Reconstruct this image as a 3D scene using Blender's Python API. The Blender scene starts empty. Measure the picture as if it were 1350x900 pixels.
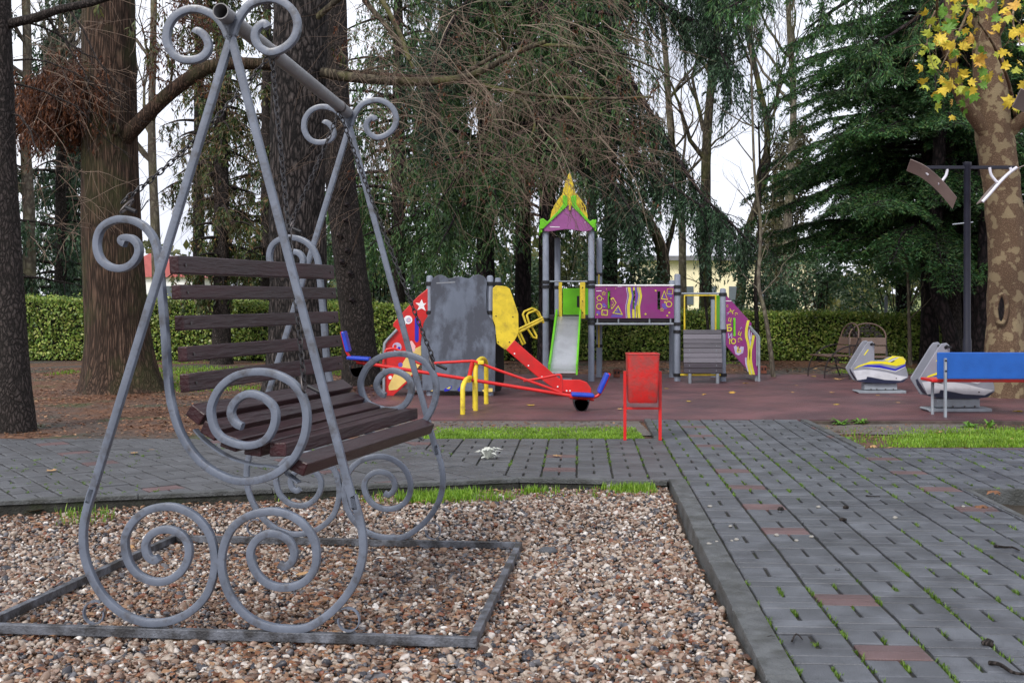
import bpy, math, random
import numpy as np
from mathutils import Vector, Matrix, noise as mnoise

# ------------------------------------------------------------------ camera, world, light
S = bpy.context.scene
COL = S.collection
R = math.radians
F, CX, HY, EYE = 1500.0, 675.0, 392.0, 1.5       # focal length (px), centre column, horizon row, eye height

cam_d = bpy.data.cameras.new('camera')
cam = bpy.data.objects.new('camera', cam_d)
COL.objects.link(cam)
cam.location = (0, 0, EYE)
cam.rotation_euler = (R(90), 0, 0)
cam_d.sensor_width = 36.0
cam_d.lens = 40.0
cam_d.shift_y = -(450 - HY) / 1350.0
cam_d.clip_end = 2000
S.camera = cam

W = bpy.data.worlds.new('World')
S.world = W
W.use_nodes = True
wn, wl = W.node_tree.nodes, W.node_tree.links
for n in list(wn):
    wn.remove(n)
out = wn.new('ShaderNodeOutputWorld')
bg = wn.new('ShaderNodeBackground')
sky = wn.new('ShaderNodeTexSky')
sky.sky_type = 'NISHITA'
sky.sun_disc = False
sky.sun_elevation = R(42)
sky.sun_rotation = R(212)
sky.dust_density = 4.0
sky.air_density = 1.2
mixw = wn.new('ShaderNodeMix')
mixw.data_type = 'RGBA'
mixw.inputs[0].default_value = 0.75                      # closed cloud cover over the blue
# slow cloud variation, same all round
tcw = wn.new('ShaderNodeTexCoord')
nzw = wn.new('ShaderNodeTexNoise'); nzw.inputs['Scale'].default_value = 2.2; nzw.inputs['Detail'].default_value = 4
rmp = wn.new('ShaderNodeValToRGB')
rmp.color_ramp.elements[0].position = 0.35; rmp.color_ramp.elements[0].color = (9.6, 10.0, 11.8, 1)
rmp.color_ramp.elements[1].position = 0.62; rmp.color_ramp.elements[1].color = (15.5, 15.7, 16.6, 1)
wl.new(tcw.outputs['Generated'], nzw.inputs['Vector'])
wl.new(nzw.outputs['Fac'], rmp.inputs['Fac'])
wl.new(sky.outputs[0], mixw.inputs[6])
wl.new(rmp.outputs['Color'], mixw.inputs[7])
wl.new(mixw.outputs[2], bg.inputs['Color'])
bg.inputs['Strength'].default_value = 0.068
wl.new(bg.outputs[0], out.inputs['Surface'])

sun_d = bpy.data.lights.new('sun', 'SUN')
sun_d.energy = 1.5
sun_d.angle = R(11)
sun_d.color = (1.0, 0.96, 0.9)
sun = bpy.data.objects.new('sun', sun_d)
COL.objects.link(sun)
sun.rotation_euler = (R(48), 0, R(-32))

S.view_settings.view_transform = 'Standard'
S.view_settings.look = 'None'
S.view_settings.exposure = 0.78
S.view_settings.gamma = 1.0
S.view_settings.use_curve_mapping = False
S.render.engine = 'CYCLES'
S.render.resolution_x, S.render.resolution_y = 1024, 682

# ------------------------------------------------------------------ helpers
rng = np.random.default_rng(7)
random.seed(7)

def at(px, py, Y):
    return Vector(((px - CX) / F * Y, Y, EYE - (py - HY) / F * Y))

def gnd(px, py, h=0.0):
    Y = F * (EYE - h) / (py - HY)
    return Vector(((px - CX) / F * Y, Y, h))

def catmull(pts, n=6, closed=False):
    P = [Vector(p) for p in pts]
    res = []
    m = len(P)
    segs = m if closed else m - 1
    for i in range(segs):
        if closed:
            a, b, c, d = P[(i-1) % m], P[i], P[(i+1) % m], P[(i+2) % m]
        else:
            a = P[max(i-1, 0)]; b = P[i]; c = P[i+1]; d = P[min(i+2, m-1)]
        for k in range(n):
            t = k / n
            res.append(0.5*((2*b) + (c-a)*t + (2*a-5*b+4*c-d)*t*t + (3*b-a-3*c+d)*t*t*t))
    if not closed:
        res.append(P[-1])
    return res

def link(o, parent=None):
    COL.objects.link(o)
    if parent is not None:
        o.parent = parent
    return o

def tag(o, label=None, cat=None, group=None, kind=None):
    if label: o['label'] = label
    if cat: o['category'] = cat
    if group: o['group'] = group
    if kind: o['kind'] = kind
    return o

def thing(name, label, cat, loc=(0, 0, 0), rot=(0, 0, 0), group=None):
    o = bpy.data.objects.new(name, None)
    o.empty_display_size = 0.2
    o.location = loc
    o.rotation_euler = rot
    link(o)
    return tag(o, label, cat, group)

class MB:
    def __init__(s):
        s.v = []; s.f = []
    def add(s, vs, fs):
        b = len(s.v)
        s.v.extend([tuple(v) for v in vs])
        s.f.extend([tuple(b + i for i in f) for f in fs])
        return s
    def box(s, c, size, rot=None):
        hx, hy, hz = size[0]/2, size[1]/2, size[2]/2
        vs = [Vector((x, y, z)) for x in (-hx, hx) for y in (-hy, hy) for z in (-hz, hz)]
        if rot is not None:
            vs = [rot @ v for v in vs]
        c = Vector(c)
        return s.add([v + c for v in vs], [(0,1,3,2), (4,6,7,5), (0,4,5,1), (2,3,7,6), (0,2,6,4), (1,5,7,3)])
    def tube(s, pts, r, sides=8, up=None, profile=None, closed=False, cap=True):
        P = [Vector(p) for p in pts]
        n = len(P)
        if not hasattr(r, '__len__'):
            r = [r] * n
        prof = profile or [(math.cos(2*math.pi*i/sides), math.sin(2*math.pi*i/sides)) for i in range(sides)]
        k = len(prof)
        b0 = len(s.v)
        nprev = None
        for i in range(n):
            if closed:
                t = P[(i+1) % n] - P[(i-1) % n]
            else:
                t = P[min(i+1, n-1)] - P[max(i-1, 0)]
            if t.length < 1e-9: t = Vector((0, 0, 1))
            t.normalize()
            if up is not None:
                B = Vector(up); N = B.cross(t); N.normalize()
            else:
                if nprev is None:
                    a = Vector((0, 0, 1)) if abs(t.z) < 0.9 else Vector((1, 0, 0))
                    N = a.cross(t); N.normalize()
                else:
                    N = nprev - t * nprev.dot(t)
                    if N.length < 1e-6: N = Vector((1, 0, 0))
                    N.normalize()
                B = t.cross(N)
            nprev = N
            for (a, b) in prof:
                s.v.append(tuple(P[i] + N*(a*r[i]) + B*(b*r[i])))
        rings = n if closed else n - 1
        for i in range(rings):
            i2 = (i+1) % n
            for j in range(k):
                j2 = (j+1) % k
                s.f.append((b0+i*k+j, b0+i*k+j2, b0+i2*k+j2, b0+i2*k+j))
        if cap and not closed:
            s.f.append(tuple(b0 + j for j in reversed(range(k))))
            s.f.append(tuple(b0 + (n-1)*k + j for j in range(k)))
        return s
    def prism(s, poly, y0, y1):
        """polygon in (x,z) extruded along y"""
        n = len(poly)
        vs = [(p[0], y0, p[1]) for p in poly] + [(p[0], y1, p[1]) for p in poly]
        fs = [tuple(range(n)), tuple(reversed(range(n, 2*n)))]
        fs += [(i, i+n, (i+1) % n + n, (i+1) % n) for i in range(n)]
        return s.add(vs, fs)
    def prism_z(s, poly, z0, z1, inset=0.0):
        """polygon in (x,y) extruded up, with a chamfered top"""
        n = len(poly)
        cx = sum(p[0] for p in poly)/n; cy = sum(p[1] for p in poly)/n
        vs = [(p[0], p[1], z0) for p in poly]
        if inset > 0:
            vs += [(p[0], p[1], z1 - inset*0.8) for p in poly]
            for p in poly:
                d = Vector((cx-p[0], cy-p[1])); L = max(d.length, 1e-6)
                d = d / L * min(inset*1.5, L*0.4)
                vs.append((p[0]+d.x, p[1]+d.y, z1))
            fs = [tuple(range(2*n, 3*n))]
            for a in (0, n):
                fs += [(a+i, a+(i+1) % n, a+n+(i+1) % n, a+n+i) for i in range(n)]
        else:
            vs += [(p[0], p[1], z1) for p in poly]
            fs = [tuple(range(n, 2*n))] + [(i, (i+1) % n, n+(i+1) % n, n+i) for i in range(n)]
        return s.add(vs, fs)
    def ring(s, outer, inner, y0, y1):
        n = len(outer)
        vs = [(p[0], y0, p[1]) for p in outer] + [(p[0], y0, p[1]) for p in inner] + [(p[0], y1, p[1]) for p in outer] + [(p[0], y1, p[1]) for p in inner]
        fs = []
        for i in range(n):
            j = (i+1) % n
            fs += [(i, j, n+j, n+i), (i, 2*n+i, 2*n+j, j), (n+i, n+j, 3*n+j, 3*n+i)]
        return s.add(vs, fs)
    def lathe(s, prof, c, sides=16):
        b0 = len(s.v); c = Vector(c)
        for (r, z) in prof:
            for j in range(sides):
                a = 2*math.pi*j/sides
                s.v.append((c.x + r*math.cos(a), c.y + r*math.sin(a), c.z + z))
        for i in range(len(prof)-1):
            for j in range(sides):
                j2 = (j+1) % sides
                s.f.append((b0+i*sides+j, b0+i*sides+j2, b0+(i+1)*sides+j2, b0+(i+1)*sides+j))
        s.f.append(tuple(b0+j for j in reversed(range(sides))))
        s.f.append(tuple(b0+(len(prof)-1)*sides+j for j in range(sides)))
        return s
    def build(s, name, mat, parent=None, origin=(0, 0, 0), smooth=None, bevel=0.0):
        me = bpy.data.meshes.new(name)
        o3 = Vector(origin)
        me.from_pydata([tuple(Vector(v) - o3) for v in s.v], [], s.f)
        me.update()
        import bmesh
        bm = bmesh.new(); bm.from_mesh(me)
        bmesh.ops.recalc_face_normals(bm, faces=bm.faces)
        bm.to_mesh(me); bm.free()
        if smooth is not None:
            me.shade_smooth()
            me.set_sharp_from_angle(angle=R(smooth))
        me.materials.append(mat)
        o = bpy.data.objects.new(name, me)
        link(o, parent)
        if bevel > 0:
            m = o.modifiers.new('bevel', 'BEVEL')
            m.width = bevel; m.segments = 2; m.limit_method = 'ANGLE'; m.angle_limit = R(40)
        return o

def np_mesh(name, V, Fq, mat, parent=None, smooth=False, origin=None):
    """numpy vertices (N,3), faces (M,k)"""
    V = np.asarray(V, dtype=np.float32); Fq = np.asarray(Fq, dtype=np.int32)
    if origin is not None:
        V = V - np.asarray(origin, dtype=np.float32)
    me = bpy.data.meshes.new(name)
    k = Fq.shape[1]
    me.vertices.add(len(V)); me.vertices.foreach_set('co', V.ravel())
    me.loops.add(Fq.size); me.loops.foreach_set('vertex_index', Fq.ravel())
    me.polygons.add(len(Fq))
    me.polygons.foreach_set('loop_start', np.arange(0, Fq.size, k, dtype=np.int32))
    me.polygons.foreach_set('loop_total', np.full(len(Fq), k, dtype=np.int32))
    me.update(calc_edges=True)
    if smooth: me.shade_smooth()
    me.materials.append(mat)
    o = bpy.data.objects.new(name, me)
    return link(o, parent)

def norm(a):
    return a / np.maximum(np.linalg.norm(a, axis=-1, keepdims=True), 1e-9)

def leaf_quads(C, D, N, L, Wd, fold=0.0):
    """diamond leaves: centre C, axis D, normal N, length L, width Wd -> V, F"""
    C = np.asarray(C); D = norm(np.asarray(D)); N = np.asarray(N)
    B = norm(np.cross(D, N)); N = np.cross(B, D)
    L = np.broadcast_to(np.asarray(L, dtype=float).reshape(-1, 1), (len(C), 1)); Wd = np.broadcast_to(np.asarray(Wd, dtype=float).reshape(-1, 1), (len(C), 1))
    a = C - D*L/2; b = C + B*Wd/2 + N*Wd*fold; c = C + D*L/2; d = C - B*Wd/2 + N*Wd*fold
    V = np.stack([a, b, c, d], axis=1).reshape(-1, 3)
    Fq = np.arange(len(C)*4).reshape(-1, 4)
    return V, Fq

class Bulk:
    """many quads, fast"""
    def __init__(s): s.V = []; s.F = []; s.n = 0
    def add(s, V, Fq):
        s.V.append(V); s.F.append(Fq + s.n); s.n += len(V)
    def tube(s, P, r, sides=4):
        P = np.asarray(P, dtype=float); n = len(P); r = np.broadcast_to(np.asarray(r, dtype=float), (n,))
        T = norm(np.gradient(P, axis=0))
        a = np.array([0.31, 0.87, 0.38]) if abs(T[0][1]) < 0.8 else np.array([1.0, 0.1, 0.2])
        N = norm(np.cross(T, a)); B = np.cross(T, N)
        ang = 2*np.pi*np.arange(sides)/sides
        V = P[:, None, :] + r[:, None, None]*(np.cos(ang)[None, :, None]*N[:, None, :] + np.sin(ang)[None, :, None]*B[:, None, :])
        V = V.reshape(-1, 3)
        i = np.arange(n-1)[:, None]*sides; j = np.arange(sides)[None, :]; j2 = (j+1) % sides
        Fq = np.stack([i+j, i+j2, i+sides+j2, i+sides+j], axis=-1).reshape(-1, 4)
        s.add(V, Fq)
    def build(s, name, mat, parent=None, smooth=False, origin=None):
        return np_mesh(name, np.concatenate(s.V), np.concatenate(s.F), mat, parent, smooth, origin)

def copy_tree(o, parent=None):
    c = o.copy(); COL.objects.link(c)
    if parent is not None: c.parent = parent
    for ch in o.children:
        copy_tree(ch, c)
    return c

# ------------------------------------------------------------------ materials
def nt(name):
    m = bpy.data.materials.new(name); m.use_nodes = True
    return m, m.node_tree.nodes, m.node_tree.links, m.node_tree.nodes['Principled BSDF']

def c4(c): return (c[0], c[1], c[2], 1)

def surf(name, col, rough=0.6, var=0.2, scale=6.0, bump=0.0, bscale=60.0, metal=0.0, spec=0.4, grime=None, gscale=3.0, gamt=0.5, glo=0.5, ghi=0.7, stretch=(1, 1, 1), rand=0.0, rvar=0.1, coat=0.0, world=False):
    m, N, Lk, P = nt(name)
    tc = N.new('ShaderNodeTexCoord')
    mp = N.new('ShaderNodeMapping'); mp.inputs['Scale'].default_value = stretch
    if world:
        gw = N.new('ShaderNodeNewGeometry'); Lk.new(gw.outputs['Position'], mp.inputs['Vector'])
    else:
        Lk.new(tc.outputs['Object'], mp.inputs['Vector'])
    n1 = N.new('ShaderNodeTexNoise'); n1.inputs['Scale'].default_value = scale; n1.inputs['Detail'].default_value = 6
    Lk.new(mp.outputs[0], n1.inputs['Vector'])
    rp = N.new('ShaderNodeValToRGB')
    rp.color_ramp.elements[0].position = 0.3; rp.color_ramp.elements[0].color = c4([x*(1-var) for x in col])
    rp.color_ramp.elements[1].position = 0.7; rp.color_ramp.elements[1].color = c4([min(1, x*(1+var)) for x in col])
    Lk.new(n1.outputs['Fac'], rp.inputs['Fac'])
    colout = rp.outputs['Color']
    if rand > 0:
        oi = N.new('ShaderNodeObjectInfo'); ge = N.new('ShaderNodeNewGeometry')
        ad = N.new('ShaderNodeMath'); ad.operation = 'ADD'
        Lk.new(oi.outputs['Random'], ad.inputs[0]); Lk.new(ge.outputs['Random Per Island'], ad.inputs[1])
        fr = N.new('ShaderNodeMath'); fr.operation = 'FRACT'; Lk.new(ad.outputs[0], fr.inputs[0])
        mr = N.new('ShaderNodeMapRange'); mr.inputs['To Min'].default_value = 1-rand; mr.inputs['To Max'].default_value = 1+rand
        Lk.new(fr.outputs[0], mr.inputs['Value'])
        mx = N.new('ShaderNodeMix'); mx.data_type = 'RGBA'; mx.blend_type = 'MULTIPLY'; mx.inputs[0].default_value = 1
        Lk.new(colout, mx.inputs[6]); Lk.new(mr.outputs[0], mx.inputs[7]); colout = mx.outputs[2]
    if grime is not None:
        n3 = N.new('ShaderNodeTexNoise'); n3.inputs['Scale'].default_value = gscale; n3.inputs['Detail'].default_value = 8; n3.inputs['Roughness'].default_value = 0.65
        Lk.new(mp.outputs[0], n3.inputs['Vector'])
        mr2 = N.new('ShaderNodeMapRange'); mr2.inputs['From Min'].default_value = glo; mr2.inputs['From Max'].default_value = ghi; mr2.inputs['To Max'].default_value = gamt
        Lk.new(n3.outputs['Fac'], mr2.inputs['Value'])
        mx2 = N.new('ShaderNodeMix'); mx2.data_type = 'RGBA'
        Lk.new(mr2.outputs[0], mx2.inputs[0]); Lk.new(colout, mx2.inputs[6]); mx2.inputs[7].default_value = c4(grime); colout = mx2.outputs[2]
    Lk.new(colout, P.inputs['Base Color'])
    mr3 = N.new('ShaderNodeMapRange'); mr3.inputs['To Min'].default_value = max(0.02, rough-rvar); mr3.inputs['To Max'].default_value = min(1, rough+rvar)
    Lk.new(n1.outputs['Fac'], mr3.inputs['Value']); Lk.new(mr3.outputs[0], P.inputs['Roughness'])
    P.inputs['Metallic'].default_value = metal
    P.inputs['Specular IOR Level'].default_value = spec
    P.inputs['Coat Weight'].default_value = coat
    if bump > 0:
        n2 = N.new('ShaderNodeTexNoise'); n2.inputs['Scale'].default_value = bscale; n2.inputs['Detail'].default_value = 5
        Lk.new(mp.outputs[0], n2.inputs['Vector'])
        b = N.new('ShaderNodeBump'); b.inputs['Strength'].default_value = bump; b.inputs['Distance'].default_value = 0.02
        Lk.new(n2.outputs['Fac'], b.inputs['Height']); Lk.new(b.outputs[0], P.inputs['Normal'])
    return m

def foliage(name, cols, rough=0.5, transl=0.3, nscale=0.8, nvar=0.45, spec=0.4):
    """colour per leaf plus slow variation over the crown"""
    m, N, Lk, P = nt(name)
    ge = N.new('ShaderNodeNewGeometry'); tc = N.new('ShaderNodeTexCoord')
    rp = N.new('ShaderNodeValToRGB')
    el = rp.color_ramp.elements
    if len(cols) == 1: cols = [[x*0.85 for x in cols[0]], [min(1, x*1.1) for x in cols[0]]]
    while len(el) < len(cols): el.new(0.5)
    for i, c in enumerate(cols):
        el[i].position = i / max(1, len(cols)-1); el[i].color = c4(c)
    Lk.new(ge.outputs['Random Per Island'], rp.inputs['Fac'])
    nz = N.new('ShaderNodeTexNoise'); nz.inputs['Scale'].default_value = nscale; nz.inputs['Detail'].default_value = 3
    Lk.new(tc.outputs['Object'], nz.inputs['Vector'])
    mr = N.new('ShaderNodeMapRange'); mr.inputs['From Min'].default_value = 0.3; mr.inputs['From Max'].default_value = 0.7
    mr.inputs['To Min'].default_value = 1-nvar; mr.inputs['To Max'].default_value = 1+nvar
    Lk.new(nz.outputs['Fac'], mr.inputs['Value'])
    mx = N.new('ShaderNodeMix'); mx.data_type = 'RGBA'; mx.blend_type = 'MULTIPLY'; mx.inputs[0].default_value = 1
    Lk.new(rp.outputs['Color'], mx.inputs[6]); Lk.new(mr.outputs[0], mx.inputs[7])
    Lk.new(mx.outputs[2], P.inputs['Base Color'])
    P.inputs['Roughness'].default_value = rough; P.inputs['Specular IOR Level'].default_value = spec
    if transl > 0:
        tr = N.new('ShaderNodeBsdfTranslucent'); Lk.new(mx.outputs[2], tr.inputs['Color'])
        ms = N.new('ShaderNodeMixShader'); ms.inputs[0].default_value = transl
        Lk.new(P.outputs[0], ms.inputs[1]); Lk.new(tr.outputs[0], ms.inputs[2])
        Lk.new(ms.outputs[0], N['Material Output'].inputs['Surface'])
    return m

def bark(name, dark, light, vscale=14.0, stretch=(1, 1, 0.25), bump=0.8, moss=None, mamt=0.6, mscale=1.6, mlo=0.48, mhi=0.68):
    m, N, Lk, P = nt(name)
    tc = N.new('ShaderNodeTexCoord')
    mp = N.new('ShaderNodeMapping'); mp.inputs['Scale'].default_value = stretch
    Lk.new(tc.outputs['Object'], mp.inputs['Vector'])
    nz = N.new('ShaderNodeTexNoise'); nz.inputs['Scale'].default_value = 4; nz.inputs['Detail'].default_value = 5
    Lk.new(mp.outputs[0], nz.inputs['Vector'])
    mxv = N.new('ShaderNodeMix'); mxv.data_type = 'VECTOR'; mxv.inputs[0].default_value = 0.22
    Lk.new(mp.outputs[0], mxv.inputs[4]); Lk.new(nz.outputs['Color'], mxv.inputs[5])
    vo = N.new('ShaderNodeTexVoronoi'); vo.feature = 'DISTANCE_TO_EDGE'; vo.inputs['Scale'].default_value = vscale
    Lk.new(mxv.outputs[1], vo.inputs['Vector'])
    n2 = N.new('ShaderNodeTexNoise'); n2.inputs['Scale'].default_value = vscale*2.5; n2.inputs['Detail'].default_value = 6
    Lk.new(mp.outputs[0], n2.inputs['Vector'])
    mr = N.new('ShaderNodeMapRange'); mr.inputs['From Max'].default_value = 0.34
    Lk.new(vo.outputs['Distance'], mr.inputs['Value'])
    mu = N.new('ShaderNodeMath'); mu.operation = 'MULTIPLY'
    Lk.new(mr.outputs[0], mu.inputs[0]); Lk.new(n2.outputs['Fac'], mu.inputs[1])
    rp = N.new('ShaderNodeValToRGB')
    rp.color_ramp.elements[0].position = 0.05; rp.color_ramp.elements[0].color = c4(dark)
    rp.color_ramp.elements[1].position = 0.6; rp.color_ramp.elements[1].color = c4(light)
    Lk.new(mu.outputs[0], rp.inputs['Fac'])
    co = rp.outputs['Color']
    if moss is not None:
        n3 = N.new('ShaderNodeTexNoise'); n3.inputs['Scale'].default_value = mscale; n3.inputs['Detail'].default_value = 6
        Lk.new(tc.outputs['Object'], n3.inputs['Vector'])
        m2 = N.new('ShaderNodeMapRange'); m2.inputs['From Min'].default_value = mlo; m2.inputs['From Max'].default_value = mhi; m2.inputs['To Max'].default_value = mamt
        Lk.new(n3.outputs['Fac'], m2.inputs['Value'])
        mx = N.new('ShaderNodeMix'); mx.data_type = 'RGBA'
        Lk.new(m2.outputs[0], mx.inputs[0]); Lk.new(co, mx.inputs[6]); mx.inputs[7].default_value = c4(moss); co = mx.outputs[2]
    Lk.new(co, P.inputs['Base Color'])
    P.inputs['Roughness'].default_value = 0.85; P.inputs['Specular IOR Level'].default_value = 0.2
    b = N.new('ShaderNodeBump'); b.inputs['Strength'].default_value = bump; b.inputs['Distance'].default_value = 0.03
    Lk.new(mu.outputs[0], b.inputs['Height']); Lk.new(b.outputs[0], P.inputs['Normal'])
    return m

M = {}
M['steel'] = surf('painted_steel', (0.115, 0.135, 0.178), 0.36, 0.2, 9, 0.06, 60, spec=0.6, grime=(0.05, 0.048, 0.052), gscale=13, gamt=0.8, glo=0.52, ghi=0.68)
M['rail'] = surf('weathered_rail', (0.12, 0.13, 0.155), 0.45, 0.4, 9, 0.3, 90, grime=(0.022, 0.021, 0.022), gscale=6, gamt=0.9, glo=0.4, ghi=0.56)
M['beam'] = surf('beam_steel', (0.2, 0.2, 0.21), 0.4, 0.15, 8, 0.12, 60, grime=(0.10, 0.065, 0.045), gscale=4, gamt=0.6, glo=0.52, ghi=0.72)
M['weld'] = surf('weld_bead', (0.10, 0.075, 0.065), 0.5, 0.5, 60, 0.5, 120)
M['chain'] = surf('dark_chain', (0.035, 0.033, 0.035), 0.4, 0.3, 30, 0.1, 100, metal=0.6)
M['slat'] = surf('varnished_wood', (0.033, 0.0105, 0.0135), 0.36, 0.4, 7, 0.25, 55, spec=0.4, stretch=(1, 0.12, 1), grime=(0.018, 0.007, 0.009), gscale=9, gamt=0.7, glo=0.42, ghi=0.62, rvar=0.18)
M['bolt'] = surf('bolt_metal', (0.1, 0.09, 0.09), 0.4, 0.2, metal=0.7)
M['black'] = surf('black_plastic', (0.012, 0.012, 0.015), 0.5, 0.2)
M['inner'] = surf('tube_inside', (0.006, 0.006, 0.007), 0.8, 0.1)
M['red'] = surf('red_paint', (0.55, 0.012, 0.012), 0.35, 0.12, 5, 0.06, 40, spec=0.5, grime=(0.28, 0.03, 0.025), gscale=6, gamt=0.5)
M['binred'] = surf('bin_red_paint', (0.50, 0.018, 0.016), 0.40, 0.15, 9, 0.15, 30, grime=(0.26, 0.05, 0.045), gscale=6, gamt=0.85, glo=0.44, ghi=0.6)
M['blue'] = surf('blue_plastic', (0.01, 0.045, 0.42), 0.4, 0.15, 8, 0.08, 60)
M['benchblue'] = surf('bench_blue', (0.010, 0.085, 0.36), 0.42, 0.12, 5, 0.1, 60)
M['yellow'] = surf('yellow_paint', (0.66, 0.50, 0.03), 0.42, 0.15, 9, 0.1, 40, grime=(0.22, 0.14, 0.03), gscale=8, gamt=0.6, glo=0.52, ghi=0.7)
M['green'] = surf('green_plastic', (0.14, 0.52, 0.012), 0.42, 0.1, 6)
M['purple'] = surf('purple_panel', (0.23, 0.022, 0.17), 0.4, 0.12, 4, 0.04, 30, grime=(0.19, 0.06, 0.15), gscale=3.5, gamt=0.6, glo=0.42, ghi=0.68)
M['purplelight'] = surf('faded_purple', (0.30, 0.085, 0.27), 0.5, 0.15, 5, grime=(0.15, 0.06, 0.14), gscale=5, gamt=0.5)
M['violet'] = surf('violet_print', (0.13, 0.07, 0.36), 0.45, 0.15)
M['lime'] = surf('lime_print', (0.60, 0.55, 0.05), 0.45, 0.12)
M['lilac'] = surf('lilac_print', (0.42, 0.38, 0.55), 0.45, 0.1)
M['white'] = surf('white_print', (0.75, 0.75, 0.77), 0.5, 0.08)
M['pink'] = surf('pink_print', (0.72, 0.42, 0.42), 0.5, 0.1)
M['sand'] = surf('sand_print', (0.68, 0.50, 0.16), 0.5, 0.12)
M['post'] = surf('grey_post', (0.23, 0.26, 0.33), 0.45, 0.12, 6, 0.05, 50, grime=(0.13, 0.14, 0.17), gscale=6, gamt=0.5)
M['panelgrey'] = surf('grey_play_panel', (0.13, 0.155, 0.205), 0.5, 0.25, 2.2, 0.08, 30, grime=(0.055, 0.062, 0.082), gscale=1.9, gamt=0.95, glo=0.44, ghi=0.54, stretch=(1, 1, 0.55))
M['scuff'] = surf('pale_scuff', (0.24, 0.26, 0.29), 0.6, 0.2)
M['stainless'] = surf('stainless', (0.74, 0.76, 0.80), 0.4, 0.08, 5, 0.03, 20, metal=0.85, grime=(0.3, 0.3, 0.33), gscale=5, gamt=0.5)
M['plank'] = surf('grey_plank', (0.125, 0.115, 0.135), 0.5, 0.35, 5, 0.3, 45, stretch=(0.15, 1, 1), rand=0.35, grime=(0.05, 0.045, 0.055), gscale=5, gamt=0.6)
M['darkplank'] = surf('dark_plank', (0.035, 0.026, 0.036), 0.4, 0.3, 5, 0.3, 45, stretch=(0.15, 1, 1))  # darker plank colour for the decks, treads and lowest ramp planks
M['ridergrey'] = surf('rider_grey', (0.22, 0.23, 0.275), 0.42, 0.1, 6)
M['navy'] = surf('rider_navy', (0.012, 0.016, 0.045), 0.45, 0.15)
M['royal'] = surf('rider_blue', (0.02, 0.02, 0.40), 0.4, 0.1)
M['riderwhite'] = surf('rider_white', (0.52, 0.53, 0.58), 0.45, 0.1, 6, grime=(0.3, 0.3, 0.32), gscale=8, gamt=0.4)
M['rideryellow'] = surf('rider_yellow', (0.72, 0.62, 0.02), 0.4, 0.08)
M['galv'] = surf('galvanised', (0.27, 0.30, 0.34), 0.45, 0.15, 9, 0.05, 60, metal=0.2)
M['iron'] = surf('wrought_iron', (0.022, 0.016, 0.017), 0.5, 0.2)
M['seatwood'] = surf('brown_seat_wood', (0.115, 0.072, 0.055), 0.5, 0.25, 6, 0.2, 50, stretch=(0.2, 1, 1))
M['lampblack'] = surf('lamp_black', (0.008, 0.009, 0.02), 0.4, 0.15)
M['lampshade'] = surf('lamp_reflector', (0.26, 0.205, 0.19), 0.4, 0.15, 5, metal=0.2)
M['lampwhite'] = surf('lamp_bracket', (0.62, 0.62, 0.70), 0.4, 0.1)
M['paver'] = surf('concrete_paver', (0.076, 0.082, 0.095), 0.40, 0.28, 5, 0.3, 120, spec=0.5, rand=0.22, grime=(0.034, 0.036, 0.042), gscale=2.6, gamt=0.7, glo=0.46, ghi=0.66, rvar=0.16, world=True)
M['redpaver'] = surf('red_paver', (0.098, 0.058, 0.058), 0.5, 0.22, 6, 0.3, 120, spec=0.45, rand=0.15, grime=(0.08, 0.055, 0.06), gscale=3, gamt=0.6, world=True)
M['walkpaver'] = surf('damp_walk_paver', (0.072, 0.075, 0.082), 0.55, 0.22, 5, 0.3, 120, spec=0.42, rand=0.16, grime=(0.05, 0.05, 0.052), gscale=2.3, gamt=0.7, glo=0.46, ghi=0.66, rvar=0.14, world=True)
M['joint'] = surf('joint_soil', (0.022, 0.021, 0.018), 0.9, 0.4, 12, 0.5, 80, grime=(0.035, 0.055, 0.012), gscale=3, gamt=0.8)
M['footing'] = surf('dark_footing', (0.028, 0.028, 0.024), 0.9, 0.5, 14, 0.6, 60, grime=(0.022, 0.034, 0.01), gscale=5, gamt=0.7)  # strip below the kerb stones, darker than them and blotched slightly green
M['kerb'] = surf('kerb_concrete', (0.078, 0.083, 0.086), 0.55, 0.3, 9, 0.6, 70, rand=0.1, grime=(0.036, 0.038, 0.034), gscale=5, gamt=0.8, glo=0.46, ghi=0.62, world=True)
M['pitsoil'] = surf('pit_soil', (0.03, 0.022, 0.014), 0.9, 0.4, 9, 0.6, 60, grime=(0.02, 0.025, 0.008), gscale=4, gamt=0.6)
M['grit'] = surf('grey_grit', (0.12, 0.108, 0.10), 0.9, 0.7, 60, 0.8, 90, grime=(0.09, 0.06, 0.04), gscale=3, gamt=0.7)
M['rubber'] = surf('red_rubber', (0.125, 0.055, 0.06), 0.5, 0.25, 1.2, 0.35, 220, spec=0.45, grime=(0.062, 0.032, 0.038), gscale=0.9, gamt=0.85, glo=0.42, ghi=0.62, rvar=0.2)
M['edging'] = surf('rubber_edging', (0.075, 0.055, 0.048), 0.8, 0.4, 7, 0.5, 60, grime=(0.03, 0.033, 0.015), gscale=4, gamt=0.8)
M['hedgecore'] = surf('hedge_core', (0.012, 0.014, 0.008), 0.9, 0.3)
M['yellowwall'] = surf('cream_render', (0.84, 0.76, 0.52), 0.8, 0.08, 2)
M['whitewall'] = surf('white_render', (0.8, 0.8, 0.8), 0.8, 0.05, 2)
M['roofred'] = surf('red_roof', (0.45, 0.12, 0.12), 0.7, 0.15, 3)
M['roofgrey'] = surf('grey_roof', (0.18, 0.18, 0.2), 0.7, 0.15, 3)
M['window'] = surf('window_glass', (0.10, 0.12, 0.14), 0.15, 0.1)
M['brick'] = surf('brick', (0.17, 0.055, 0.035), 0.8, 0.25, 9, 0.4, 60)
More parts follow.
